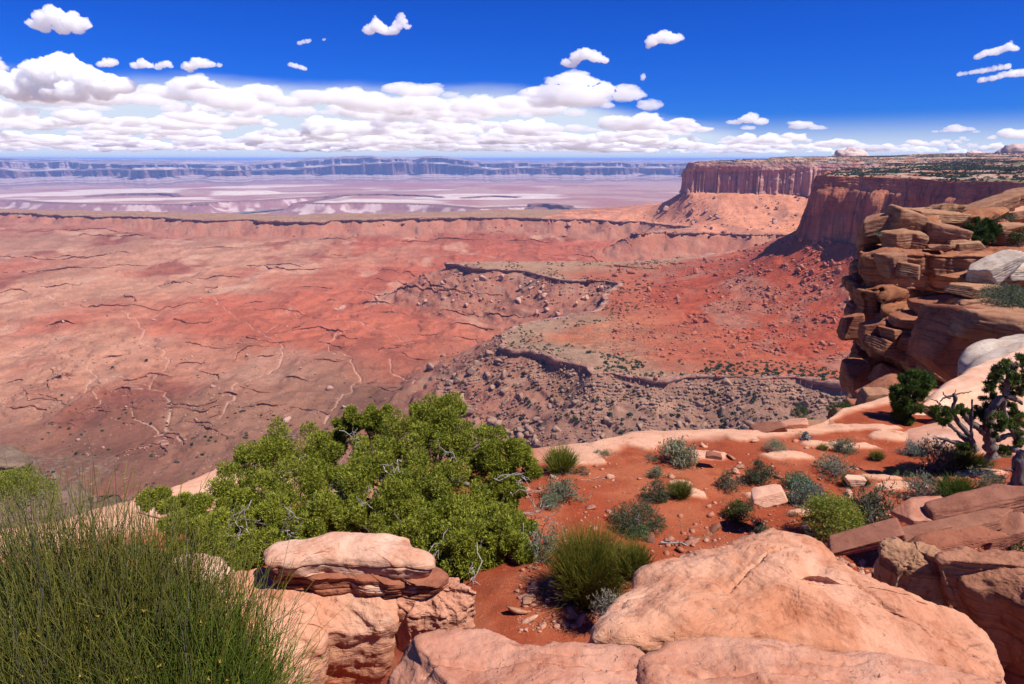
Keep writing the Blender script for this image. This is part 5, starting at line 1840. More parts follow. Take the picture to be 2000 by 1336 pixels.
LG = M_rock_ledge
kw = dict(dome=0.0, amp=0.28, flake=0.05, nscale=2.4, segs=560, lay=0.55)
layer([(1662, 500, 38.3), (1690, 495, 38), (1740, 493, 38), (1800, 496, 37.8), (1865, 499, 37.6), (1930, 500, 37), (2010, 502, 36.6), (2220, 508, 35)], 16, 2.0, 201, LG, edge=0.015, eh=0.12, under=0.93, strata=0.25, joints=3.0, **kw)
layer([(1678, 540, 40.2), (1740, 540, 40), (1865, 545, 39.6), (2010, 548, 38.6), (2220, 560, 37)], 14, 2.4, 202, M_rock_brown, edge=0.03, eh=0.2, under=0.98, strata=0.4, joints=2.2, **kw)
layer([(1652, 562, 38.0), (1700, 560, 37.6), (1722, 600, 37.0), (1760, 602, 36.6), (1800, 608, 36.4), (1862, 610, 36.2), (1930, 612, 35.5), (2020, 612, 35), (2220, 616, 34)], 14, 2.7, 203, LG, edge=0.02, eh=0.15, under=0.9, strata=0.25, joints=3.6, **kw)
layer([(1648, 610, 38.2), (1700, 622, 37.6), (1760, 668, 37.0), (1850, 668, 36.6), (2020, 668, 36), (2200, 668, 35)], 12, 2.0, 204, M_rock_brown, edge=0.03, eh=0.3, under=0.94, strata=0.4, joints=2.0, **kw)
layer([(1652, 655, 38.0), (1700, 662, 37.2), (1760, 676, 36.2), (1830, 700, 35.4), (1900, 716, 34.6), (2100, 730, 34)], 12, 1.5, 205, LG, edge=0.02, eh=0.2, under=0.9, strata=0.3, joints=2.4, **kw)
layer([(1676, 690, 39.5), (1740, 700, 38.6), (1830, 720, 37.5), (2000, 740, 37)], 10, 3.0, 206, M_rock_brown, edge=0.03, eh=0.3, under=0.96, strata=0.4, joints=2.0, **kw)
layer([(1646, 702, 38.0), (1672, 700, 37.4), (1700, 716, 36.8), (1712, 750, 36.6), (1760, 752, 36), (1900, 752, 35)], 10, 3.2, 207, M_rock_brown, edge=0.04, eh=0.4, under=0.85, strata=0.3, joints=3.2, **kw)
layer([(1655, 760, 37.4), (1700, 765, 36.4), (1760, 770, 35), (1900, 770, 34)], 10, 6.0, 208, M_rock_brown, edge=0.05, eh=0.5, under=1.0, strata=0.4, joints=3.0, **kw)

T = M_rock_tan
_ob = [  # px, py, w, h, D, mat, tilt, label
    (1722, 446, 78, 46, 42.0, T, 16, 'rounded tan slab leaning at the left end of the boulder pile on the outcrop'),
    (1768, 441, 66, 48, 41.2, T, -6, 'squarish cracked tan boulder left of centre in the pile on the outcrop'),
    (1752, 469, 44, 32, 40.2, T, 4, 'low tan block under the squarish cracked boulder, left half'),
    (1780, 470, 46, 32, 40.3, T, -8, 'low tan block under the squarish cracked boulder, right half'),
    (1808, 444, 46, 34, 41.8, LG, 10, 'reddish block between the squarish boulder and the diamond-shaped one'),
    (1836, 461, 80, 40, 40.6, T, -8, 'diamond-shaped tan boulder in the middle of the pile on the outcrop'),
    (1822, 424, 100, 22, 43.4, T, -3, 'long flat slab spanning the back of the pile on the outcrop'),
    (1852, 432, 36, 28, 42.6, T, -14, 'tan block under the right end of the long flat slab'),
    (1842, 407, 48, 14, 46, T, 3, 'thin flat slab lying behind the long flat one on the outcrop'),
    (1817, 411, 26, 9, 46, T, 0, 'small flat stone at the left of the thin slab on the outcrop skyline'),
    (1864, 407, 26, 14, 46.5, T, -8, 'small rounded block right of the thin slab on the outcrop skyline'),
    (1924, 404, 84, 15, 47, T, 22, 'long thin slab tilted up to the right on the outcrop top'),
    (1920, 421, 66, 15, 45, LG, 18, 'reddish thin slab tilted below the long thin one'),
    (1975, 391, 52, 26, 49, T, 12, 'large tan block at the upper right corner of the outcrop'),
    (1958, 402, 34, 16, 48, T, -14, 'tan block just below the large one at the upper right corner'),
    (1990, 424, 34, 18, 45, T, 0, 'rounded pale block touching the right edge of the photo'),
    (1965, 446, 60, 16, 42.8, T, 4, 'flat tan slab right of the dark juniper on the outcrop'),
    (1968, 466, 44, 24, 41, T, -6, 'blocky tan rock right of and below the dark juniper'),
    (1936, 462, 34, 18, 41.4, T, 6, 'small tan rock at the right foot of the dark juniper'),
    (1866, 478, 40, 16, 39.6, T, 12, 'small tan rock at the left foot of the dark juniper'),
    (1888, 478, 50, 12, 39.4, T, 8, 'low slab just in front of the dark juniper on the outcrop'),
    (1830, 482, 30, 9, 39.0, T, 0, 'little flat stone on the lip below the diamond-shaped boulder'),
    (1742, 518, 44, 40, 35.8, M_rock_tan, 10, 'pale knobbly rock perched on the middle ledge of the outcrop'),
    (1772, 527, 44, 24, 35.2, M_rock_tan, -8, 'smaller rounded rock beside the knobbly one on the middle ledge'),
    (1935, 524, 74, 28, 33.5, M_rock_white, 24, 'big white slab tilted against the ledge at the right of the outcrop'),
    (1980, 531, 74, 22, 33.8, M_rock_white, 6, 'white layered slab right of the big tilted one'),
    (1880, 540, 50, 13, 34.6, LG, 10, 'thin rusty slab left of and below the big white one'),
    (1900, 566, 90, 20, 32.4, T, -4, 'pale pointed ledge slab jutting left below the big white slab'),
    (1905, 590, 66, 14, 31.6, T, 8, 'thin pale ledge slab under the pointed one'),
    (1915, 607, 60, 18, 30.6, T, 4, 'low pale block left of the grey bush on the outcrop'),
    (1960, 634, 150, 50, 28, T, -8, 'broad pale layered slab below the grey bush, right of the smooth red boulder'),
    (1925, 636, 60, 34, 29, T, -14, 'stepped pale rib at the left end of the broad layered slab'),
    (1862, 664, 130, 110, 29.5, M_rock_brown, -20, 'big smooth red-brown boulder in the middle of the outcrop face'),
    (1818, 596, 60, 22, 34.8, LG, 8, 'orange wedge of rock under the big overhang of the outcrop'),
    (1782, 626, 70, 22, 34.6, LG, 4, 'low rusty block below the orange wedge'),
    (1832, 622, 40, 14, 33.5, LG, 14, 'thin orange flake above the smooth red-brown boulder'),
    (1712, 648, 54, 36, 35.6, LG, 16, 'orange rounded block at the left of the outcrop, above the diagonal band'),
    (1752, 652, 60, 22, 34.6, LG, -6, 'rusty block right of the orange rounded one above the diagonal band'),
    (1790, 668, 60, 26, 33.8, LG, -10, 'rusty lump left of the smooth red-brown boulder'),
    (1745, 684, 76, 28, 34.4, LG, -24, 'first orange segment of the diagonal band across the outcrop'),
    (1792, 700, 46, 42, 33.4, LG, -20, 'second, squarer segment of the diagonal orange band'),
    (1828, 716, 54, 34, 32.6, LG, -24, 'last right-hand segment of the diagonal orange band'),
    (1668, 736, 46, 56, 36.4, M_rock_brown, 4, 'dark square block at the lower left corner of the outcrop'),
    (1700, 768, 44, 30, 34, LG, 6, 'rusty block under the dark hollow of the outcrop'),
    (1742, 742, 60, 36, 34.5, M_rock_brown, -20, 'dark red block in the shade behind the small dense juniper'),
    (1660, 640, 34, 44, 37.4, M_rock_brown, 0, 'dark knob on the left outline of the outcrop'),
]
for i, (px, py, w, h_, D, mat, tl, lab) in enumerate(_ob):
    block(px, py, w * 1.08, h_ * 1.15, D, 700 + i, mat, lab, 'boulder' if h_ > 24 else 'rock slab', tilt=tl, deep=0.85, strata=0.035 if mat is not M_rock_brown else 0.02, yaw=0.12 * ((i * 7) % 5 - 2), sub=5, amp=0.035)

# ---- small stones on the soil
rngS = np.random.default_rng(21)
sm = [low_rock(rngS, 2, 0.45) for _ in range(10)]
protoS = [mesh_np('stone', v, tris=f, smooth=False) for v, f in sm]
for i, me in enumerate(protoS):
    me.materials.append((M_rock_fg, M_rock_pink, M_rock_slab)[i % 3])
cand = []
while len(cand) < 6500:
    px, py = rngS.uniform(1010, 1990), rngS.uniform(852, 1240)
    dn = 0.22 + 0.9 * sstep(1000, 1060, py) * sstep(1250, 1450, px) + 0.5 * max(0, float(fbm2(px / 70, py / 30, 3, 400)) + 0.1) + 0.9 * sstep(1090, 1150, py)
    if rngS.random() < dn:
        p = on_soil_fast(px, py) if False else None
        cand.append((px, py))
cp = np.array(cand)
rr3 = np.stack([(cp[:, 0] - 1000) / F, CP + (668 - cp[:, 1]) / F * SP, -SP + (668 - cp[:, 1]) / F * CP], 1)
tt3 = np.geomspace(2.0, 16, 420)[None, :] / rr3[:, 1:2]
H3 = zn(rr3[:, 0:1] * tt3, rr3[:, 1:2] * tt3)
k3_ = (rr3[:, 2:3] * tt3 < H3).argmax(1)
P3 = rr3 * tt3[np.arange(len(cp)), k3_][:, None]
P3[:, 2] = zn(P3[:, 0], P3[:, 1])
u = rngS.random(len(cp))
sz = 0.006 + 0.016 * u ** 2 + 0.055 * u ** 14
order = np.argsort(-sz)
for i in order[:150]:
    o = bpy.data.objects.new('stone', protoS[rngS.integers(10)])
    COL.objects.link(o)
    o.location = P3[i] + np.array([0, 0, sz[i] * 0.12])
    o.scale = (sz[i] * rngS.uniform(1, 1.6), sz[i], sz[i] * rngS.uniform(.7, 1.1))
    o.rotation_euler = (rngS.uniform(-.3, .3), rngS.uniform(-.3, .3), rngS.uniform(0, 6.28))
    tag(o, 'small flat stone lying loose on the orange soil', 'stone', 'loose stones on the orange soil')
rest = order[150:]
v, f, _ = pack([low_rock(rngS, 1, 0.5) for _ in range(8)], P3[rest] + np.c_[np.zeros((len(rest), 2)), sz[rest] * 0.1], sz[rest], rngS)
peb = obj('pebbles', mesh_np('pebbles', v, tris=f, smooth=False), M_rock_fg)
tag(peb, 'pebbles strewn over the orange soil', 'pebbles', kind='stuff')

# ----------------------------------------------------------------------------
# plants on the rim
# ----------------------------------------------------------------------------
def unit(v):
    return v / (np.linalg.norm(v, axis=-1, keepdims=True) + 1e-9)


def tubes(P, R, k=4):
    """P (n,s,3) centre lines, R (n,s) radii -> verts, quads"""
    P = np.asarray(P, dtype=float); R = np.asarray(R, dtype=float)
    n, s, _ = P.shape
    T = unit(np.gradient(P, axis=1))
    ref = np.where(np.abs(T[..., 2:3]) > 0.9, np.array([1.0, 0, 0]), np.array([0, 0, 1.0]))
    A = unit(np.cross(T, ref)); B = np.cross(T, A)
    ang = np.linspace(0, 2 * math.pi, k, endpoint=False)
    V = P[:, :, None, :] + R[:, :, None, None] * (np.cos(ang)[None, None, :, None] * A[:, :, None, :] + np.sin(ang)[None, None, :, None] * B[:, :, None, :])
    q = grid_quads(s, k, True)
    Q = (q[None] + (np.arange(n) * s * k)[:, None, None]).reshape(-1, 4)
    return V.reshape(-1, 3), Q[:, ::-1]


def blades(C, D, L, W, rng, k=3, spread=0.8):
    """k leaf-sized triangles at every point"""
    n = len(C)
    C = np.repeat(C, k, 0); D = np.repeat(D, k, 0)
    L = np.repeat(np.broadcast_to(L, (n,)), k); W = np.repeat(np.broadcast_to(W, (n,)), k)
    d = unit(D + spread * rng.normal(size=C.shape))
    b = C + rng.normal(size=C.shape) * (L * 0.25)[:, None]
    s = unit(np.cross(d, rng.normal(size=C.shape)))
    L = L * rng.uniform(.6, 1.3, len(L))
    V = np.stack([b - s * W[:, None] * .5, b + s * W[:, None] * .5, b + d * L[:, None]], 1).reshape(-1, 3)
    return V, np.arange(len(V)).reshape(-1, 3)


def paint(n, cols, rng, k=3, jit=0.18):
    """one pigment per leaf"""
    cols = np.asarray(cols, dtype=float)
    c = cols[rng.integers(0, len(cols), n)] * rng.uniform(1 - jit, 1 + jit, (n, 1))
    return np.repeat(c, k, 0)


def branch_tree(rng, n0, h, w, levels=3, kids=3, pts=6, up=0.6, wob=0.18, r0=0.02):
    """gnarled branching from the origin; returns poly-lines, radii, and tip points"""
    lines = []; rad = []
    starts = [(np.zeros(3) + rng.normal(size=3) * np.array([w * .08, w * .08, 0]), unit(np.array([rng.normal() * w, rng.normal() * w, h * up])), 1.0, r0) for _ in range(n0)]
    tips = []
    for lv in range(levels):
        nxt = []
        for (p, d, sc, r) in starts:
            L = (h ** 2 + w ** 2) ** .5 * 0.42 * sc * rng.uniform(.7, 1.2)
            line = [p]
            dd = d.copy()
            for i in range(pts - 1):
                dd = unit(dd + rng.normal(size=3) * wob + np.array([0, 0, 0.05]))
                line.append(line[-1] + dd * L / (pts - 1))
            line = np.array(line)
            lines.append(line); rad.append(np.linspace(r, r * 0.5, pts))
            if lv == levels - 1:
                tips.append((line[-1], dd)); tips.append((line[-3], dd))
            else:
                for _ in range(kids):
                    i = rng.integers(pts // 2, pts)
                    nd = unit(dd + rng.normal(size=3) * 0.65)
                    nxt.append((line[i], nd, sc * 0.68, r * 0.55))
        starts = nxt
    tp = np.array([a for a, _ in tips]); td = np.array([b for _, b in tips])
    return np.array(lines), np.array(rad), tp, td


YG = [(.20, .27, .03), (.14, .22, .025), (.26, .30, .05)]
JG = [(.195, .215, .018), (.14, .165, .015), (.26, .265, .03), (.07, .092, .011)]
DG = [(.05, .085, .018), (.07, .10, .022), (.04, .065, .015)]
EG = [(.04, .075, .009), (.06, .095, .011), (.03, .055, .008), (.11, .125, .018)]
EB = [(.07, .14, .012), (.10, .17, .016), (.05, .11, .01), (.17, .19, .025)]
SG = [(.17, .205, .11), (.125, .155, .075), (.215, .24, .14)]
BS = [(.115, .19, .095), (.15, .215, .115), (.085, .15, .07)]
DS = [(.075, .095, .042), (.05, .07, .03), (.11, .12, .065)]


def sage(w, h, rng, cols, twig=0.5, leaf=0.5, dense=1.0, lw=0.4):
    """low twiggy desert bush; returns (twig mesh, leaf mesh)"""
    n0 = int(9 + 10 * twig)
    ln, rd, tp, td = branch_tree(rng, n0, h, w * 0.55, 3, 3, 5, 0.75, 0.25, 0.012 * (w + h))
    # fit to the wanted size
    m = np.abs(ln[..., :2]).max() + 1e-6; mz = ln[..., 2].max()
    sc = np.array([w / 2 / m, w / 2 / m, h / mz])
    ln = ln * sc; tp = tp * sc
    ln[..., 2] = np.maximum(ln[..., 2], 0.0)
    tv, tq = tubes(ln, np.maximum(rd * 0.5, 0.0016 + 0.0008 * (w > .6)), 3)
    tw = mesh_np('twigs', tv, tq, smooth=False)
    n = int(900 * dense * (0.3 + leaf))
    i = rng.integers(0, len(tp), n)
    c = tp[i] + rng.normal(size=(n, 3)) * np.array([w, w, h]) * 0.055
    c[:, 2] = np.abs(c[:, 2])
    d = unit(c * np.array([1 / w, 1 / w, 1 / h]) + np.array([0, 0, .3]))
    lv, lf = blades(c, d, 0.05 * (w + h) * 0.75, 0.05 * (w + h) * lw * 0.6, rng, 3, 0.9)
    lm = mesh_np('foliage', lv, tris=lf, col=np.repeat(paint(n, cols, rng, 3), 3, 0), smooth=False)
    return tw, lm


def mound(w, h, rng, cols, nclump=26, per=90, size=1.0, twig=True):
    """dense rounded bush of leaf clumps"""
    th = rng.uniform(0, 2 * math.pi, nclump); ph = np.arccos(rng.uniform(0.0, 1, nclump))
    cc = np.stack([np.sin(ph) * np.cos(th) * w / 2 * .72, np.sin(ph) * np.sin(th) * w / 2 * .72, 0.18 * h + np.cos(ph) * h * .58], 1)
    r = 0.25 * (w * h) ** .5 * rng.uniform(.7, 1.25, nclump)
    d = unit(rng.normal(size=(nclump * per, 3)))
    c = np.repeat(cc, per, 0) + d * np.repeat(r, per)[:, None] * rng.uniform(0.55, 1, (nclump * per, 1)) * np.array([1, 1, .85])
    k = c[:, 2] > -0.02
    c = c[k]; d = d[k]
    s = 0.055 * (w * h) ** .5 * size
    lv, lf = blades(c, unit(d + np.array([0, 0, .35])), s, s * .42, rng, 3, 0.7)
    lm = mesh_np('foliage', lv, tris=lf, col=np.repeat(paint(len(c), cols, rng, 3), 3, 0), smooth=False)
    ln, rd, tp, td = branch_tree(rng, 7, h * .8, w * .4, 3, 3, 5, .7, .25, 0.014 * (w + h))
    m = np.abs(ln[..., :2]).max() + 1e-6
    ln = ln * np.array([w * .5 / m, w * .5 / m, h * .92 / ln[..., 2].max()])
    tv, tq = tubes(ln, np.maximum(rd * .6, .002), 4)
    return mesh_np('twigs', tv, tq, smooth=False), lm


def broom(w, h, rng, cols, n=700, r=0.0022, seg=6, base=0.35, lean=0.55, tipcol=None, branch=2, droop=0.05):
    """upright sheaf of leafless green stems; returns (stems mesh, woody base mesh)"""
    m = n
    a = rng.uniform(0, 2 * math.pi, m); q = np.sqrt(rng.random(m))
    b = np.stack([np.cos(a) * q * w * base / 2, np.sin(a) * q * w * base / 2, np.zeros(m)], 1)
    out = np.stack([np.cos(a) * q, np.sin(a) * q, np.zeros(m)], 1)
    hh_ = h * rng.uniform(.5, 1.0, m) * (1 - 0.30 * q ** 2)
    tp = b + out * (w / 2 * (1 - base * .75))[None] * rng.uniform(.6, 1.05, (m, 1)) if np.ndim(w) else b + out * (w / 2 * (1 - base * .75)) * rng.uniform(.5, 1.08, (m, 1))
    tp = tp + rng.normal(size=(m, 3)) * np.array([w, w, 0]) * 0.05
    tp[:, 2] = hh_
    t = np.linspace(0, 1, seg)[None, :, None]
    P = b[:, None] * (1 - t) + tp[:, None] * t
    P[..., :2] += (t * (1 - t)) [..., 0:1] * (-out[:, None, :2]) * lean * w * 0.35
    P += np.cumsum(rng.normal(size=(m, seg, 3)) * 0.020 * h, axis=1) * np.array([1, 1, .2])
    P[..., 2] = np.maximum(P[..., 2], 0)
    lines = [P]; rad = [np.broadcast_to(np.linspace(r, r * .45, seg), (m, seg))]
    # side branchlets almost parallel to their stem
    for _ in range(branch):
        i0 = rng.integers(1, seg - 2, m)
        st = P[np.arange(m), i0]; dr = unit(P[np.arange(m), np.minimum(i0 + 1, seg - 1)] - st)
        dr = unit(dr + rng.normal(size=(m, 3)) * 0.40 + np.array([0, 0, .12]))
        L = h * rng.uniform(.15, .42, m)
        B = st[:, None] + dr[:, None] * (L[:, None] * np.linspace(0, 1, seg)[None])[..., None]
        B += np.cumsum(rng.normal(size=(m, seg, 3)) * 0.008 * h, axis=1)
        lines.append(B); rad.append(np.broadcast_to(np.linspace(r * .8, r * .4, seg), (m, seg)))
    P = np.concatenate(lines); R = np.concatenate(rad)
    V, Q = tubes(P, R, 3)
    col = np.asarray(cols)[rng.integers(0, len(cols), len(P))] * rng.uniform(.75, 1.25, (len(P), 1))
    col = np.repeat(col, seg * 3, 0).reshape(len(P), seg, 3, 3)
    if tipcol is not None:
        kk = (np.linspace(0, 1, seg) ** 3)[None, :, None, None] * rng.uniform(0, 1, (len(P), 1, 1, 1))
        col = col * (1 - kk) + np.array(tipcol) * kk
    st = mesh_np('stems', V, Q, col=col.reshape(-1, 3), smooth=False)
    ln, rd, _, _ = branch_tree(rng, 11, h * .62, w * .4, 3, 3, 5, .8, .25, 0.007 * (w + h))
    tv, tq = tubes(ln, np.maximum(rd * .6, r), 4)
    return st, mesh_np('woody_base', tv, tq, smooth=False)


def plant(kind, px, py, wpx, hpx, seed, label, cols=None, group=None, cat=None, pos=None, **kw):
    p = on_soil(px, py) if pos is None else np.asarray(pos, dtype=float)
    k = depth(p) / F
    e = math.atan2(-p[2], p[1])
    w = wpx * k; h = hpx * k / max(0.55, math.cos(e)) * 0.86
    rng = np.random.default_rng(seed)
    o = empty({'sage': 'desert_shrub', 'mound': 'desert_shrub', 'broom': 'broom_shrub', 'twig': 'dry_shrub'}[kind], p - np.array([0, 0, .02]), label, cat or 'shrub', group)
    if kind == 'broom':
        st, wb = broom(w, h, rng, cols or EG, **kw)
        obj('stems', st, M_stem, o); obj('woody_base', wb, M_twig, o)
    elif kind == 'mound':
        tw, lm = mound(w, h, rng, cols or DG, **kw)
        obj('twigs', tw, M_twig, o); obj('foliage', lm, M_leaf, o)
    else:
        tw, lm = sage(w, h, rng, cols or SG, **({'twig': 1.6, 'leaf': 0.12} if kind == 'twig' else {}) | kw)
        obj('twigs', tw, M_twig, o); obj('foliage', lm, M_leaf, o)
    return o


GOLD = (.34, .27, .04)
plant('broom', 1096, 922, 78, 66, 1, 'bright green broom-like shrub at the rim just right of the big juniper', EB, n=500, r=.0035, tipcol=GOLD)
plant('twig', 1098, 975, 92, 52, 2, 'grey twiggy bush below the bright green broom-like shrub', SG, leaf=.35)
plant('mound', 1077, 992, 46, 36, 3, 'small grey-green mound in front of the twiggy bush, nearest the big juniper', SG, nclump=18, size=.9)
plant('mound', 1133, 926, 40, 20, 4, 'small bright green tuft at the right foot of the bright broom-like shrub', DG, nclump=10, per=60)
plant('sage', 1175, 889, 46, 16, 5, 'low grey-green bush on the pale rim slab left of the big twiggy bush', SG)
plant('sage', 1322, 905, 108, 58, 6, 'big twiggy bush with pale leaves in front of the pale rim rock', [(.24, .24, .14), (.17, .19, .11), (.3, .28, .17)], leaf=.55, dense=1.3)
plant('mound', 1270, 898, 34, 18, 7, 'little green cushion at the left foot of the big twiggy bush', BS, nclump=8, per=60)
plant('sage', 1281, 932, 44, 30, 8, 'small grey-green bush alone below the big twiggy bush', SG)
plant('mound', 1512, 882, 48, 30, 9, 'round pale green cushion bush alone near the rim', [(.23, .26, .15), (.28, .29, .18)], nclump=22, size=.8)
plant('mound', 1280, 975, 58, 44, 10, 'dark grey-green bush touching the olive broom tuft', DS, nclump=18)
plant('broom', 1328, 971, 60, 46, 11, 'olive green broom tuft beside the dark grey-green bush', EG, n=380, r=.003, tipcol=GOLD)
plant('sage', 1424, 956, 58, 44, 12, 'left, thinner one of two dark twiggy bushes in the middle of the soil', DS, leaf=.35)
plant('sage', 1482, 944, 66, 50, 13, 'right, denser one of two dark twiggy bushes in the middle of the soil', DS, leaf=.6, dense=1.4)
plant('mound', 1442, 1012, 62, 42, 14, 'dark green bush with a sidelong plume, below the two dark twiggy bushes', DG, nclump=18)
plant('mound', 1468, 995, 26, 28, 15, 'small dark plume leaning right of the dark green bush', DS, nclump=8)
plant('mound', 1242, 1030, 118, 52, 16, 'wide dark grey-green mound above the small bright one', DS, nclump=40, per=80, size=.75)
plant('mound', 1248, 1049, 50, 30, 17, 'small brighter green mound in front of the wide dark one', [(.09, .15, .05), (.12, .18, .07)], nclump=16)
plant('mound', 1556, 950, 58, 36, 18, 'blue-green sage mound behind the grey sage clump', BS, nclump=22)
plant('sage', 1580, 985, 105, 50, 19, 'grey sage clump between the blue-green mound and the yellow-green bush', [(.20, .21, .17), (.15, .17, .13), (.12, .17, .11)], leaf=.6, dense=1.2)
plant('mound', 1516, 985, 36, 32, 20, 'small green cushion at the left end of the grey sage clump', BS, nclump=12)
plant('mound', 1548, 1008, 24, 14, 21, 'tiny green cushion just left of the yellow-green bush', DG, nclump=6)
plant('mound', 1622, 1048, 118, 98, 22, 'bright yellow-green bush, leafiest on the right of the soil', [(.22, .25, .03), (.16, .20, .025), (.28, .29, .05)], nclump=46, per=110, size=.62)
plant('sage', 1700, 1030, 125, 100, 23, 'dark tall twiggy bush right of the yellow-green one', DS, leaf=.4, dense=1.1, twig=1.2)
plant('sage', 1650, 884, 62, 34, 24, 'green and grey bush near the rim, left of the little olive tuft', [(.10, .14, .06), (.16, .18, .12)], leaf=.6)
plant('broom', 1712, 898, 36, 26, 25, 'little olive tuft right of the green and grey rim bush', EG, n=220, r=.003, tipcol=GOLD)
plant('broom', 1607, 880, 22, 20, 26, 'small golden tuft left of the green and grey rim bush', [(.2, .2, .04), (.15, .16, .03)], n=150, r=.003, tipcol=GOLD)
plant('twig', 1632, 926, 95, 44, 27, 'spreading bare grey bush below the green and grey rim bush', SG)
plant('broom', 1658, 950, 34, 36, 28, 'compact dark green brush-like tuft below the bare grey bush', EG, n=260, r=.003)
plant('broom', 1690, 950, 18, 26, 29, 'slim thin green tuft right of the compact brush-like one', EG, n=90, r=.003)
plant('mound', 1742, 930, 32, 24, 30, 'left green cushion of a pair at the edge of the grey thicket', [(.10, .17, .06), (.13, .2, .09)], nclump=12)
plant('mound', 1772, 926, 42, 30, 31, 'right, greyer cushion of a pair at the edge of the grey thicket', BS, nclump=14)
plant('sage', 1785, 888, 62, 30, 32, 'blue-grey sage bush left of the bare grey thicket', [(.18, .21, .19), (.14, .17, .15)], leaf=.7, dense=1.2)
plant('twig', 1832, 918, 92, 74, 33, 'tall bare grey thicket in front of the twisted juniper', DS, leaf=.3)
plant('broom', 1880, 915, 84, 58, 34, 'thick green broom shrub directly below the twisted juniper', EG, n=600, r=.003, lean=.2)
plant('broom', 1922, 912, 44, 30, 35, 'pale olive tuft right of the thick green broom shrub', EG, n=200, r=.0026, tipcol=GOLD)
plant('twig', 1800, 976, 92, 66, 36, 'dead grey bush with sprawling sticks left of the dark broom shrub', SG, leaf=.03)
plant('broom', 1868, 980, 108, 62, 37, 'wide dark green broom shrub behind the slab that rises to the right edge', EG, n=800, r=.003)
plant('twig', 1930, 965, 70, 58, 38, 'dry grassy bush right of the wide dark broom shrub', [(.22, .2, .13), (.12, .14, .07)], leaf=.3)
plant('mound', 1964, 893, 26, 18, 39, 'tiny light green cushion under the fallen log at the right edge', BS, nclump=8)
plant('sage', 1970, 1070, 78, 118, 40, 'open leafy shrub with pale stems at the right edge below the slabs', [(.10, .15, .05), (.17, .19, .07)], leaf=.35, lw=.7)
plant('twig', 1480, 1040, 60, 34, 41, 'small straggly plant just behind the crest of the largest boulder', DS, leaf=.4)
plant('mound', 1645, 806, 58, 26, 42, 'low green bush at the foot of the outcrop, above the pale slabs', DG, nclump=16, pos=PY(1645, 806, 14.2))
plant('mound', 1562, 812, 34, 30, 43, 'dark upright little bush on the brink, left of the outcrop foot', DG, nclump=12, pos=PY(1562, 815, 13.4))
plant('mound', 1572, 833, 36, 12, 44, 'flat green sprig among the rim slabs', DG, nclump=8, per=60)
plant('twig', 1062, 1095, 110, 80, 45, 'tangle of bare grey twigs at the lower right of the big juniper', SG, leaf=.04)
plant('twig', 1190, 1212, 74, 66, 46, 'dry grey grassy tuft in the shade beside the largest boulder', [(.2, .18, .12)], leaf=.1, pos=PZ(1185, 1205, -3.5))
plant('broom', 1150, 1172, 175, 165, 47, 'big dark green broom shrub standing right of the juniper in the hollow', EG, n=1700, r=.0026, tipcol=GOLD, base=.4)
plant('broom', 1244, 1130, 95, 82, 48, 'smaller broom shrub squeezed between the big one and the largest boulder', EG, n=600, r=.0024, tipcol=GOLD, pos=PZ(1236, 1125, -3.7))
# shrubs on the outcrop
plant('mound', 1962, 596, 100, 52, 49, 'grey-green bush on the outcrop below the big white slab', [(.12, .15, .09), (.09, .13, .05), (.16, .18, .13)], nclump=40, per=90, size=.7, pos=PY(1960, 598, 29.5))
plant('mound', 1990, 486, 36, 52, 50, 'dark bush at the right edge level with the top of the outcrop', DG, nclump=14, pos=PY(1990, 482, 40))
plant('mound', 1930, 392, 30, 12, 51, 'small green bush behind the long tilted slab on the outcrop', DG, nclump=8, per=50, pos=PY(1935, 392, 48))
plant('mound', 1860, 418, 34, 16, 52, 'little green bush at the right end of the long flat slab', DG, nclump=8, per=50, pos=PY(1862, 420, 44))
plant('mound', 1884, 430, 18, 14, 53, 'tiny bush left of the reddish tilted slab', DG, nclump=6, per=40, pos=PY(1884, 432, 43))
plant('mound', 1715, 458, 32, 10, 54, 'low sprig under the leaning rounded slab on the outcrop', DG, nclump=8, per=50, pos=PY(1716, 459, 39.8))
plant('sage', 1822, 606, 40, 18, 55, 'small grey bush in the hollow above the smooth red-brown boulder', SG, pos=PY(1822, 608, 32.5))
plant('mound', 1955, 430, 70, 16, 56, 'dark scrub behind the juniper on top of the outcrop', DS, nclump=16, per=50, pos=PY(1955, 431, 44))

# ---- tall green stems filling the lower left corner ------------------------------------
rngE = np.random.default_rng(5)
eo = empty('broom_shrub', (-1.35, 1.95, -2.5), 'huge dense shrub of thin green stems filling the lower left corner', 'shrub')
specs = [(-1.75, 2.35, .62, 1.30, 900), (-1.42, 2.25, .60, 1.22, 900), (-1.22, 2.15, .50, 1.0, 1000), (-1.62, 1.95, .55, 1.15, 800), (-1.28, 1.85, .46, .92, 900),
         (-1.04, 1.92, .40, .66, 800), (-0.86, 1.74, .34, .46, 600), (-1.02, 1.62, .40, .62, 800), (-1.35, 1.60, .46, .80, 600), (-2.05, 2.45, .6, 1.25, 600), (-0.76, 1.62, .28, .34, 380), (-0.86, 1.5, .36, .42, 420), (-1.7, 2.0, .5, 1.0, 700), (-1.5, 1.7, .5, .9, 700)]
VV = []; QQ = []; CC = []; WV = []; WQ = []; off = 0; woff = 0
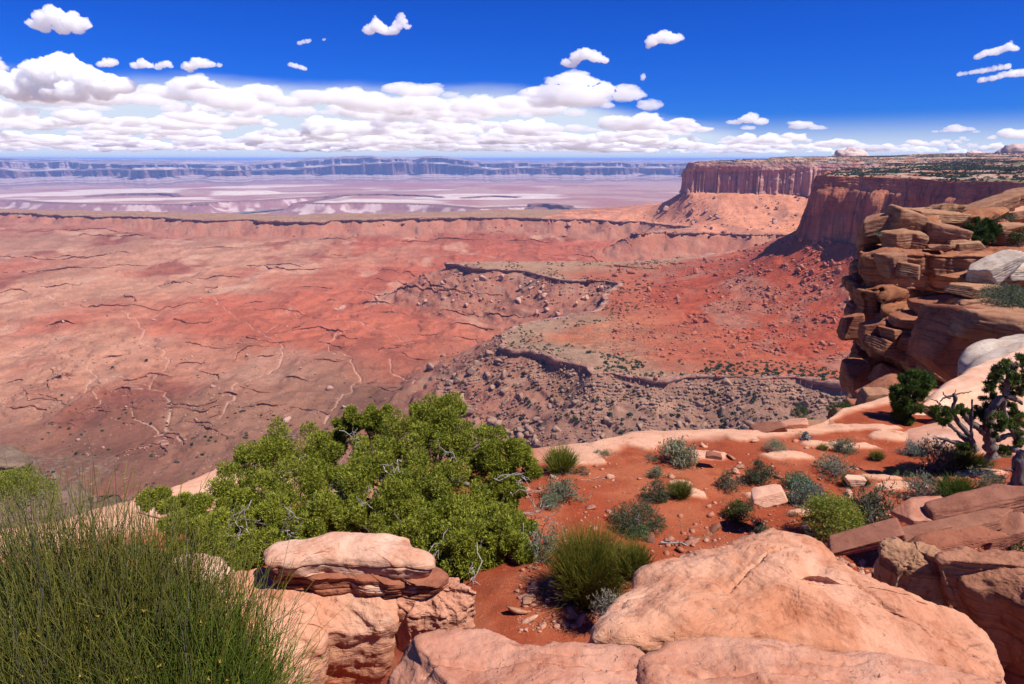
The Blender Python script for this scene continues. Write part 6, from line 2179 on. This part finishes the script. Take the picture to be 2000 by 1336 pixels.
for (x, y, w, h, n) in specs:
    st, wb = broom(w * 1.45, h * (1.06 if y > 1.9 else 1.0), rngE, ([(.09, .17, .012), (.06, .12, .009), (.13, .20, .016), (.035, .07, .007)] if x > -1.3 else [(.09, .10, .011), (.055, .075, .009), (.03, .048, .007), (.19, .15, .025), (.12, .13, .016), (.13, .105, .08), (.07, .09, .01)]), n=int(n * 1.3), r=.0023, seg=7, tipcol=(.30, .27, .05), base=.55, branch=2, lean=.3)
    for me, (AV, AQ) in ((st, (VV, QQ)), (wb, (WV, WQ))):
        nv = len(me.vertices); co = np.empty(nv * 3); me.vertices.foreach_get('co', co); co = co.reshape(-1, 3) + np.array([x + 1.35, y - 1.95, 0.0])
        nl = len(me.loops); li = np.empty(nl, dtype=np.int32); me.loops.foreach_get('vertex_index', li)
        if me is st:
            AV.append(co); AQ.append(li.reshape(-1, 4) + off); off += nv
            ca = np.empty(nv * 4, dtype=np.float32); me.color_attributes['Col'].data.foreach_get('color', ca); CC.append(ca.reshape(-1, 4)[:, :3])
        else:
            AV.append(co); AQ.append(li.reshape(-1, 4) + woff); woff += nv
    bpy.data.meshes.remove(st); bpy.data.meshes.remove(wb)
obj('stems', mesh_np('stems', np.concatenate(VV), np.concatenate(QQ), col=np.concatenate(CC), smooth=False), M_stem, eo)
obj('woody_base', mesh_np('woody_base', np.concatenate(WV), np.concatenate(WQ), smooth=False), M_twig, eo)
# little golden seed cones on the stems
allv = np.concatenate(VV)
pk = allv[rngE.integers(0, len(allv), 1500)]
pk = pk[pk[:, 2] > 0.35][:900]
bv, bf = blades(pk, np.tile([0, 0, 1.0], (len(pk), 1)), .012, .007, rngE, 3, .8)
obj('seed_cones', mesh_np('seed_cones', bv, tris=bf, col=np.tile(np.array([.34, .22, .035]), (len(bv), 1)), smooth=False), M_stem, eo)
plant('mound', 45, 985, 130, 90, 58, 'leafy green bush behind the tall stems at the left edge', JG, nclump=46, per=120, size=.5, pos=PZ(40, 990, -3.2))


# ---- junipers --------------------------------------------------------------------------
def crown_mesh(lobes, rng, cols, nsub=13, per=95, leaf=.05, k=4, flat=.8, wd=.3, tip=None):
    C = []; D = []
    for c, r in lobes:
        m = nsub
        d = unit(rng.normal(size=(m, 3)) + np.array([0, -0.25, .25]))
        sc = c + d * r * np.array([1, 1, flat]) * rng.uniform(.62, .95, (m, 1))
        sr = r * rng.uniform(.24, .38, m)
        e = unit(rng.normal(size=(m * per, 3)))
        P = np.repeat(sc, per, 0) + e * np.repeat(sr, per)[:, None] * (rng.random((m * per, 1)) ** .33)
        C.append(P); D.append(unit(e + 0.8 * np.repeat(d, per, 0) + np.array([0, 0, .4])))
    C = np.concatenate(C); D = np.concatenate(D)
    V, T = blades(C, D, leaf, leaf * wd, rng, k, .55)
    cl = paint(len(C), cols, rng, k, .22)
    if tip is not None:
        w_ = np.repeat(np.clip(rng.random(len(C)) * 1.4 - .55, 0, 1) * np.clip(D[:, 2] * .8 + .35, 0, 1), k)[:, None]
        cl = cl * (1 - w_) + np.array(tip) * w_
    return mesh_np('crown', V, tris=T, col=np.repeat(cl, 3, 0), smooth=False)


def limb(p0, p1, r0, r1, rng, n=10, wob=.12, sag=.0):
    t = np.linspace(0, 1, n)[:, None]
    P = p0 * (1 - t) + p1 * t
    L = np.linalg.norm(p1 - p0)
    w = np.cumsum(rng.normal(size=(n, 3)), axis=0) * wob * L / n
    w = w - t * w[-1]
    P = P + w + np.array([0, 0, -sag * L]) * (t * (1 - t)) * 4
    return P, np.linspace(r0, r1, n)


def tube_mesh(name, lines, k=7):
    V = []; Q = []; o = 0
    for P, R in lines:
        v, q = tubes(P[None], R[None], k)
        V.append(v); Q.append(q + o); o += len(v)
    return mesh_np(name, np.concatenate(V), np.concatenate(Q))


rngJ = np.random.default_rng(14)
_lobes = [(520, 900, 62, 9.7), (565, 872, 66, 9.9), (610, 905, 60, 9.6), (470, 950, 58, 9.2), (520, 965, 66, 9.0), (590, 955, 70, 9.1), (645, 880, 46, 9.9), (645, 940, 52, 9.4), (430, 990, 52, 8.8),
          (395, 1005, 46, 8.5), (340, 1000, 34, 8.5), (310, 975, 30, 8.8), (360, 1040, 44, 8.0), (440, 1045, 58, 7.9), (500, 1040, 60, 7.9), (560, 1020, 58, 8.2),
          (705, 812, 32, 9.9), (680, 830, 26, 9.9), (740, 815, 28, 9.9), (745, 880, 58, 9.6), (790, 850, 62, 9.7), (845, 822, 52, 9.8), (880, 815, 44, 9.8), (905, 850, 58, 9.5), (850, 870, 66, 9.3), (945, 880, 56, 9.2),
          (990, 890, 46, 9.1), (1015, 915, 36, 9.0), (960, 925, 48, 8.9), (720, 930, 66, 8.9), (770, 920, 66, 9.0), (690, 970, 62, 8.5), (830, 930, 70, 8.7), (790, 980, 66, 8.3), (870, 970, 66, 8.3), (930, 1000, 44, 8.3),
          (720, 1020, 64, 8.0), (650, 1015, 56, 8.1), (620, 1050, 52, 7.9), (860, 1020, 60, 7.9), (800, 1040, 60, 7.6), (900, 1050, 66, 7.6), (960, 1045, 44, 7.7), (870, 1095, 60, 7.3), (930, 1095, 62, 7.2), (985, 1100, 50, 7.3),
          (1010, 1060, 38, 7.5), (820, 1110, 44, 7.2), (985, 965, 34, 8.6), (900, 1130, 46, 7.1), (1000, 1140, 40, 7.1), (470, 1080, 46, 7.6), (540, 1075, 46, 7.6), (420, 1080, 36, 7.6)]
base_t = np.array([-1.05, 8.2, float(zn(-1.05, 8.2)) - .05])
jo = empty('juniper_tree', base_t, 'broad bright green juniper spreading in front of the canyon, left of centre', 'tree')
lob3 = []
for px, py, r, D in _lobes:
    c = PY(px, py, D)
    g = float(zn(c[0], c[1]))
    rr = r * depth(c) / F
    c = c.copy(); c[2] = max(c[2], g + rr * .55)
    lob3.append((c - base_t, rr * 1.02))
sel = np.array([c for c, _ in lob3])
obj('crown', crown_mesh(lob3, rngJ, JG, 13, 280, .034, 4, .8, .36, (.36, .37, .045)), M_leaf, jo)
lines = []; dead = []
forks = [np.array([-.55, .2, .55]), np.array([.35, -.1, .6]), np.array([.0, .5, .75]), np.array([-.1, -.55, .4])]
for f_ in forks:
    lines.append(limb(np.zeros(3), f_, .14, .09, rngJ, 8, .35))
for c, r in lob3:
    f_ = forks[int(np.argmin([np.linalg.norm(c - q) for q in forks]))]
    lines.append(limb(f_, c - np.array([0, -.1, .12]), .038, .012, rngJ, 12, .35, .12))
    for _ in range(3):
        d = unit(rngJ.normal(size=3) + np.array([0, -.3, .3]))
        lines.append(limb(c + rngJ.normal(size=3) * r * .2, c + d * r * rngJ.uniform(.7, 1.0), .011, .004, rngJ, 6, .5))
lines.append(limb(np.array([0, 0, -.4]), np.array([0.02, 0.02, .1]), .2, .16, rngJ, 5, .1))
obj('trunk', tube_mesh('trunk', lines, 6), M_bark, jo)
# bleached dead twigs poking out of the crown
for (px, py, D) in [(690, 880, 9.3), (770, 905, 8.4), (880, 890, 8.8), (1000, 930, 8.6), (1030, 960, 8.3), (640, 975, 8.2), (720, 990, 7.9), (890, 1130, 6.9), (930, 1120, 6.8), (1040, 1000, 8.0), (860, 1060, 7.2), (1060, 1040, 7.6),
                    (560, 1020, 7.6), (480, 1020, 7.5), (690, 860, 9.5), (840, 1120, 6.9), (1020, 1100, 7.0)]:
    c = PY(px, py, D) - base_t
    c[2] = max(c[2], float(zn(c[0] + base_t[0], c[1] + base_t[1])) - base_t[2] + .15)
    dead = []
    for _ in range(2):
        d = unit(rngJ.normal(size=3) + np.array([.1, -.5, .15]))
        e = c + d * rngJ.uniform(.1, .28)
        dead.append(limb(c - d * .25, e, .008, .003, rngJ, 7, .55))
        for _ in range(3):
            q = c + (e - c) * rngJ.uniform(.2, .9)
            dead.append(limb(q, q + unit(d + rngJ.normal(size=3) * .9) * rngJ.uniform(.08, .2), .006, .002, rngJ, 5, .5))
    obj('dead_branch', tube_mesh('dead_branch', dead, 5), M_dead, jo)
c0 = PY(690, 900, 9.8) - base_t; c1 = PY(702, 850, 9.9) - base_t
obj('dead_branch', tube_mesh('dead_branch', [limb(c0, c1, .045, .03, rngJ, 8, .2)], 6), M_dead, jo)

# small dense juniper at the foot of the hump
b0 = PY(1768, 826, 13.1)
j2 = empty('juniper_tree', b0, 'small dense dark juniper squeezed between the pale slabs and the pink hump', 'tree')
lb = []
for px, py, r, D in [(1790, 745, 24, 13.0), (1768, 752, 22, 13.0), (1808, 742, 17, 13.2), (1755, 768, 16, 13.0), (1785, 768, 22, 12.9), (1760, 782, 17, 12.9), (1775, 798, 20, 12.8), (1757, 805, 14, 12.9), (1770, 816, 13, 12.8), (1795, 756, 20, 13.0), (1776, 738, 16, 13.2)]:
    c = PY(px, py, D); lb.append((c - b0, r * depth(c) / F))
obj('crown', crown_mesh(lb, np.random.default_rng(3), [(.055, .095, .018), (.08, .125, .02), (.04, .07, .014)], 12, 110, .05, 4), M_leaf, j2)
obj('trunk', tube_mesh('trunk', [limb(np.array([0, 0, -.1]), np.array([.02, 0, .5]), .06, .045, rngJ, 6, .2)] + [limb(np.array([.02, 0, .4]), c, .03, .012, rngJ, 8, .3) for c, _ in lb], 6), M_bark, j2)

# dark juniper on top of the outcrop
b0 = PY(1915, 476, 40.5)
j3 = empty('juniper_tree', b0, 'dark bushy juniper growing among the boulders on top of the outcrop', 'tree')
lb = []
for px, py, r, D in [(1905, 440, 16, 40.5), (1925, 442, 15, 40.7), (1890, 452, 14, 40.2), (1912, 455, 18, 40), (1938, 455, 14, 40.5), (1885, 465, 12, 40), (1928, 465, 13, 40), (1900, 468, 14, 39.8), (1940, 443, 10, 41)]:
    c = PY(px, py, D); lb.append((c - b0, r * depth(c) / F))
obj('crown', crown_mesh(lb, np.random.default_rng(4), [(.045, .075, .02), (.065, .10, .022), (.03, .055, .014)], 11, 90, .11, 4), M_leaf, j3)
obj('trunk', tube_mesh('trunk', [limb(np.array([0, 0, -.2]), c, .09, .03, rngJ, 8, .3) for c, _ in lb], 6), M_bark, j3)

# twisted half-dead juniper at the right
Dt = 9.7
b0 = PY(1938, 884, Dt)
b0[2] = min(b0[2], float(zn(b0[0], b0[1])) + .02)
j4 = empty('juniper_tree', b0, 'twisted half-dead juniper with dark limbs against the pink slickrock at the right', 'tree')


def pl(*pts):
    return np.array([PY(p[0], p[1], Dt + (p[2] if len(p) > 2 else 0)) for p in pts]) - b0


def vine(pts, r0, r1, n=24, wob=.02, seed=0):
    P = catmull(pl(*pts), n, False)
    rr = np.random.default_rng(seed)
    P = P + np.cumsum(rr.normal(size=P.shape), axis=0) * wob * .12
    return P, np.linspace(r0, r1, n) * (1 + .12 * rr.normal(size=n))


live = [vine([(1938, 892), (1932, 850), (1930, 815), (1942, 790), (1962, 770), (1968, 745), (1972, 720), (1985, 705)], .095, .025, 40, .02, 1),
        vine([(1934, 880), (1938, 840), (1936, 810), (1948, 788)], .075, .045, 20, .02, 2),
        vine([(1962, 772), (1980, 778), (1996, 790)], .05, .02, 14, .03, 3), vine([(1968, 748), (1948, 742), (1935, 735)], .035, .012, 14, .03, 4),
        vine([(1945, 860), (1975, 848), (2000, 852)], .05, .02, 14, .03, 5), vine([(1930, 850), (1912, 835), (1900, 828), (1885, 812), (1868, 800)], .06, .04, 20, .03, 6),
        vine([(1960, 775), (1965, 810), (1985, 850), (2000, 880)], .04, .015, 16, .05, 7), vine([(1972, 722), (1960, 712), (1955, 705)], .02, .008, 10, .03, 8)]
deadl = [vine([(1905, 880), (1898, 862), (1892, 845), (1870, 820), (1862, 800), (1865, 780), (1860, 770)], .05, .024, 30, .03, 11),
         vine([(1900, 870), (1880, 868), (1860, 862), (1840, 855), (1822, 856)], .05, .012, 22, .04, 12), vine([(1892, 858), (1875, 850), (1858, 838), (1845, 825), (1842, 805)], .036, .02, 20, .04, 13),
         vine([(1860, 772), (1848, 778), (1838, 790)], .02, .006, 12, .04, 14), vine([(1862, 775), (1872, 770), (1888, 768), (1898, 762)], .018, .004, 12, .05, 15),
         vine([(1862, 772), (1868, 764), (1870, 760)], .014, .004, 8, .04, 16), vine([(1855, 778), (1846, 772), (1840, 762)], .014, .004, 10, .05, 17),
         vine([(1838, 790), (1825, 786), (1814, 783)], .012, .004, 10, .05, 18), vine([(1899, 880), (1896, 840), (1898, 800), (1899, 780)], .035, .012, 20, .02, 19),
         vine([(1850, 860), (1838, 870), (1830, 885)], .02, .008, 10, .05, 20), vine([(1844, 808), (1826, 806), (1815, 808)], .012, .004, 10, .05, 21),
         vine([(1898, 872), (1878, 852), (1868, 842)], .03, .01, 12, .05, 22)]
obj('trunk', tube_mesh('trunk', live, 10), M_bark, j4)
obj('dead_limbs', tube_mesh('dead_limbs', deadl, 7), M_deadwood, j4)
lb = []
for px, py, r, dD in [(1965, 718, 13, 0), (1985, 708, 15, .1), (1998, 725, 14, 0), (1950, 728, 11, 0), (1975, 738, 12, -.1), (1940, 742, 10, 0), (1955, 752, 10, .1), (1932, 756, 9, 0), (1995, 748, 12, 0), (1985, 765, 9, .1),
                      (1930, 785, 15, .2), (1920, 800, 13, .2), (1915, 815, 11, .1), (1965, 800, 14, .2), (1985, 812, 15, .1), (1972, 830, 14, 0), (1948, 822, 15, -.2), (1945, 838, 12, -.2), (1995, 838, 13, 0),
                      (1840, 798, 13, 0), (1856, 806, 12, 0), (1830, 815, 11, 0), (1845, 820, 11, -.1), (1822, 803, 8, 0), (1880, 800, 8, 0), (1892, 810, 9, .1), (1885, 870, 10, -.1), (1962, 880, 8, 0), (1990, 862, 10, 0), (1792, 800, 7, 0.2)]:
    c = PY(px, py, Dt + dD); lb.append((c - b0, r * 1.15 * depth(c) / F))
obj('crown', crown_mesh(lb, np.random.default_rng(6), [(.07, .11, .022), (.10, .145, .028), (.05, .08, .018), (.13, .15, .03)], 9, 60, .035, 4, 1.0), M_leaf, j4)
# fallen log and stump
lg = vine([(1948, 884, .1), (1975, 878, 0), (1992, 880, -.1), (2020, 890, -.2)], .05, .035, 20, .03, 31)
o = obj('log', tube_mesh('log', [(lg[0] + b0 - b0, lg[1])], 9), M_dead, loc=b0)
tag(o, 'dark fallen log lying at the foot of the twisted juniper', 'log')
b5 = PY(1990, 958, 8.4)
Dt_, b0_ = Dt, b0
Dt, b0 = 8.4, b5
sl = [vine([(1996, 966), (1990, 930), (1992, 905), (2004, 880)], .11, .07, 20, .03, 41), vine([(1985, 940), (1970, 950), (1955, 962)], .05, .02, 12, .05, 42), vine([(1992, 925), (1975, 918), (1962, 915)], .04, .01, 12, .05, 43),
      vine([(2000, 960), (2010, 900), (2030, 860)], .12, .06, 20, .03, 44)]
o = obj('stump', tube_mesh('stump', sl, 10), M_deadwood, loc=b5)
tag(o, 'dark gnarled stump cut by the right edge above the slabs', 'stump')
# pale stick on the soil
st = on_soil(1318, 1066)
sk = np.random.default_rng(9)
o = obj('stick', tube_mesh('stick', [limb(np.array([-.17, 0.02, .05]), np.array([.17, -.05, .02]), .012, .009, sk, 12, .25), limb(np.array([-.02, 0, .04]), np.array([-.12, .08, .03]), .008, .004, sk, 8, .3)], 6), M_dead, loc=st)
tag(o, 'pale bent stick lying on the soil behind the largest boulder', 'stick')
st = on_soil(1160, 938)
o = obj('stick', tube_mesh('stick', [limb(np.array([-.2, 0, .02]), np.array([.18, .02, .02]), .009, .005, sk, 12, .3), limb(np.array([0, 0, .02]), np.array([.1, .1, .03]), .006, .003, sk, 8, .3)], 5), M_dead, loc=st)
tag(o, 'thin dry stick on the soil right of the bright broom-like shrub', 'stick')

# sparse dry grass and litter on the soil
rngG = np.random.default_rng(61)
m = sz < 0.02
gi = rngG.choice(np.nonzero(m)[0], 420, replace=False)
GV = []; GC = []
for i in gi:
    n = rngG.integers(5, 22)
    c = P3[i] + rngG.normal(size=(n, 3)) * np.array([.03, .03, 0])
    flat_ = rngG.random() < .45
    d = unit(rngG.normal(size=(n, 3)) * np.array([1, 1, .05]) + np.array([0, 0, 0.02 if flat_ else 1.3]))
    v, f = blades(c, d, .03 + .07 * rngG.random(), .004, rngG, 1, .25)
    v[:, 2] = np.maximum(v[:, 2], c[:, 2].min() + .003)
    GV.append(v); GC.append(np.repeat((np.array([.36, .28, .15]) if rngG.random() < .6 else np.array([.16, .13, .10]))[None] * rngG.uniform(.7, 1.2), len(v), 0))
GV = np.concatenate(GV)
o = obj('dry_grass', mesh_np('dry_grass', GV, tris=np.arange(len(GV)).reshape(-1, 3), col=np.concatenate(GC), smooth=False), M_stem)
tag(o, 'sparse dry grass and plant litter scattered over the orange soil', 'dry grass', kind='stuff')

# ----------------------------------------------------------------------------
# the air
# ----------------------------------------------------------------------------
t = NT('haze_air')
pv = t.node('ShaderNodeVolumePrincipled')
pv.inputs['Color'].default_value = (0.29, 0.49, 1.0, 1)
pv.inputs['Density'].default_value = 3.9e-5
pv.inputs['Density Attribute'].default_value = ''
pv.inputs['Color Attribute'].default_value = ''
pv.inputs['Temperature Attribute'].default_value = ''
pv.inputs['Anisotropy'].default_value = 0.0
t.l.new(pv.outputs[0], t.out.inputs['Volume'])
S_, B_, T_ = 150000.0, -620.0, 62.0
V = np.array([[x, y, z] for x in (-S_, S_) for y in (-S_, S_) for z in (B_, T_)])
Q = [[0, 1, 3, 2], [4, 6, 7, 5], [0, 4, 5, 1], [2, 3, 7, 6], [0, 2, 6, 4], [1, 5, 7, 3]]
hz = obj('haze', mesh_np('haze', V, Q, smooth=False), t.m)
tag(hz, 'blue haze filling the canyon air and fading the far cliffs', 'haze', kind='stuff')
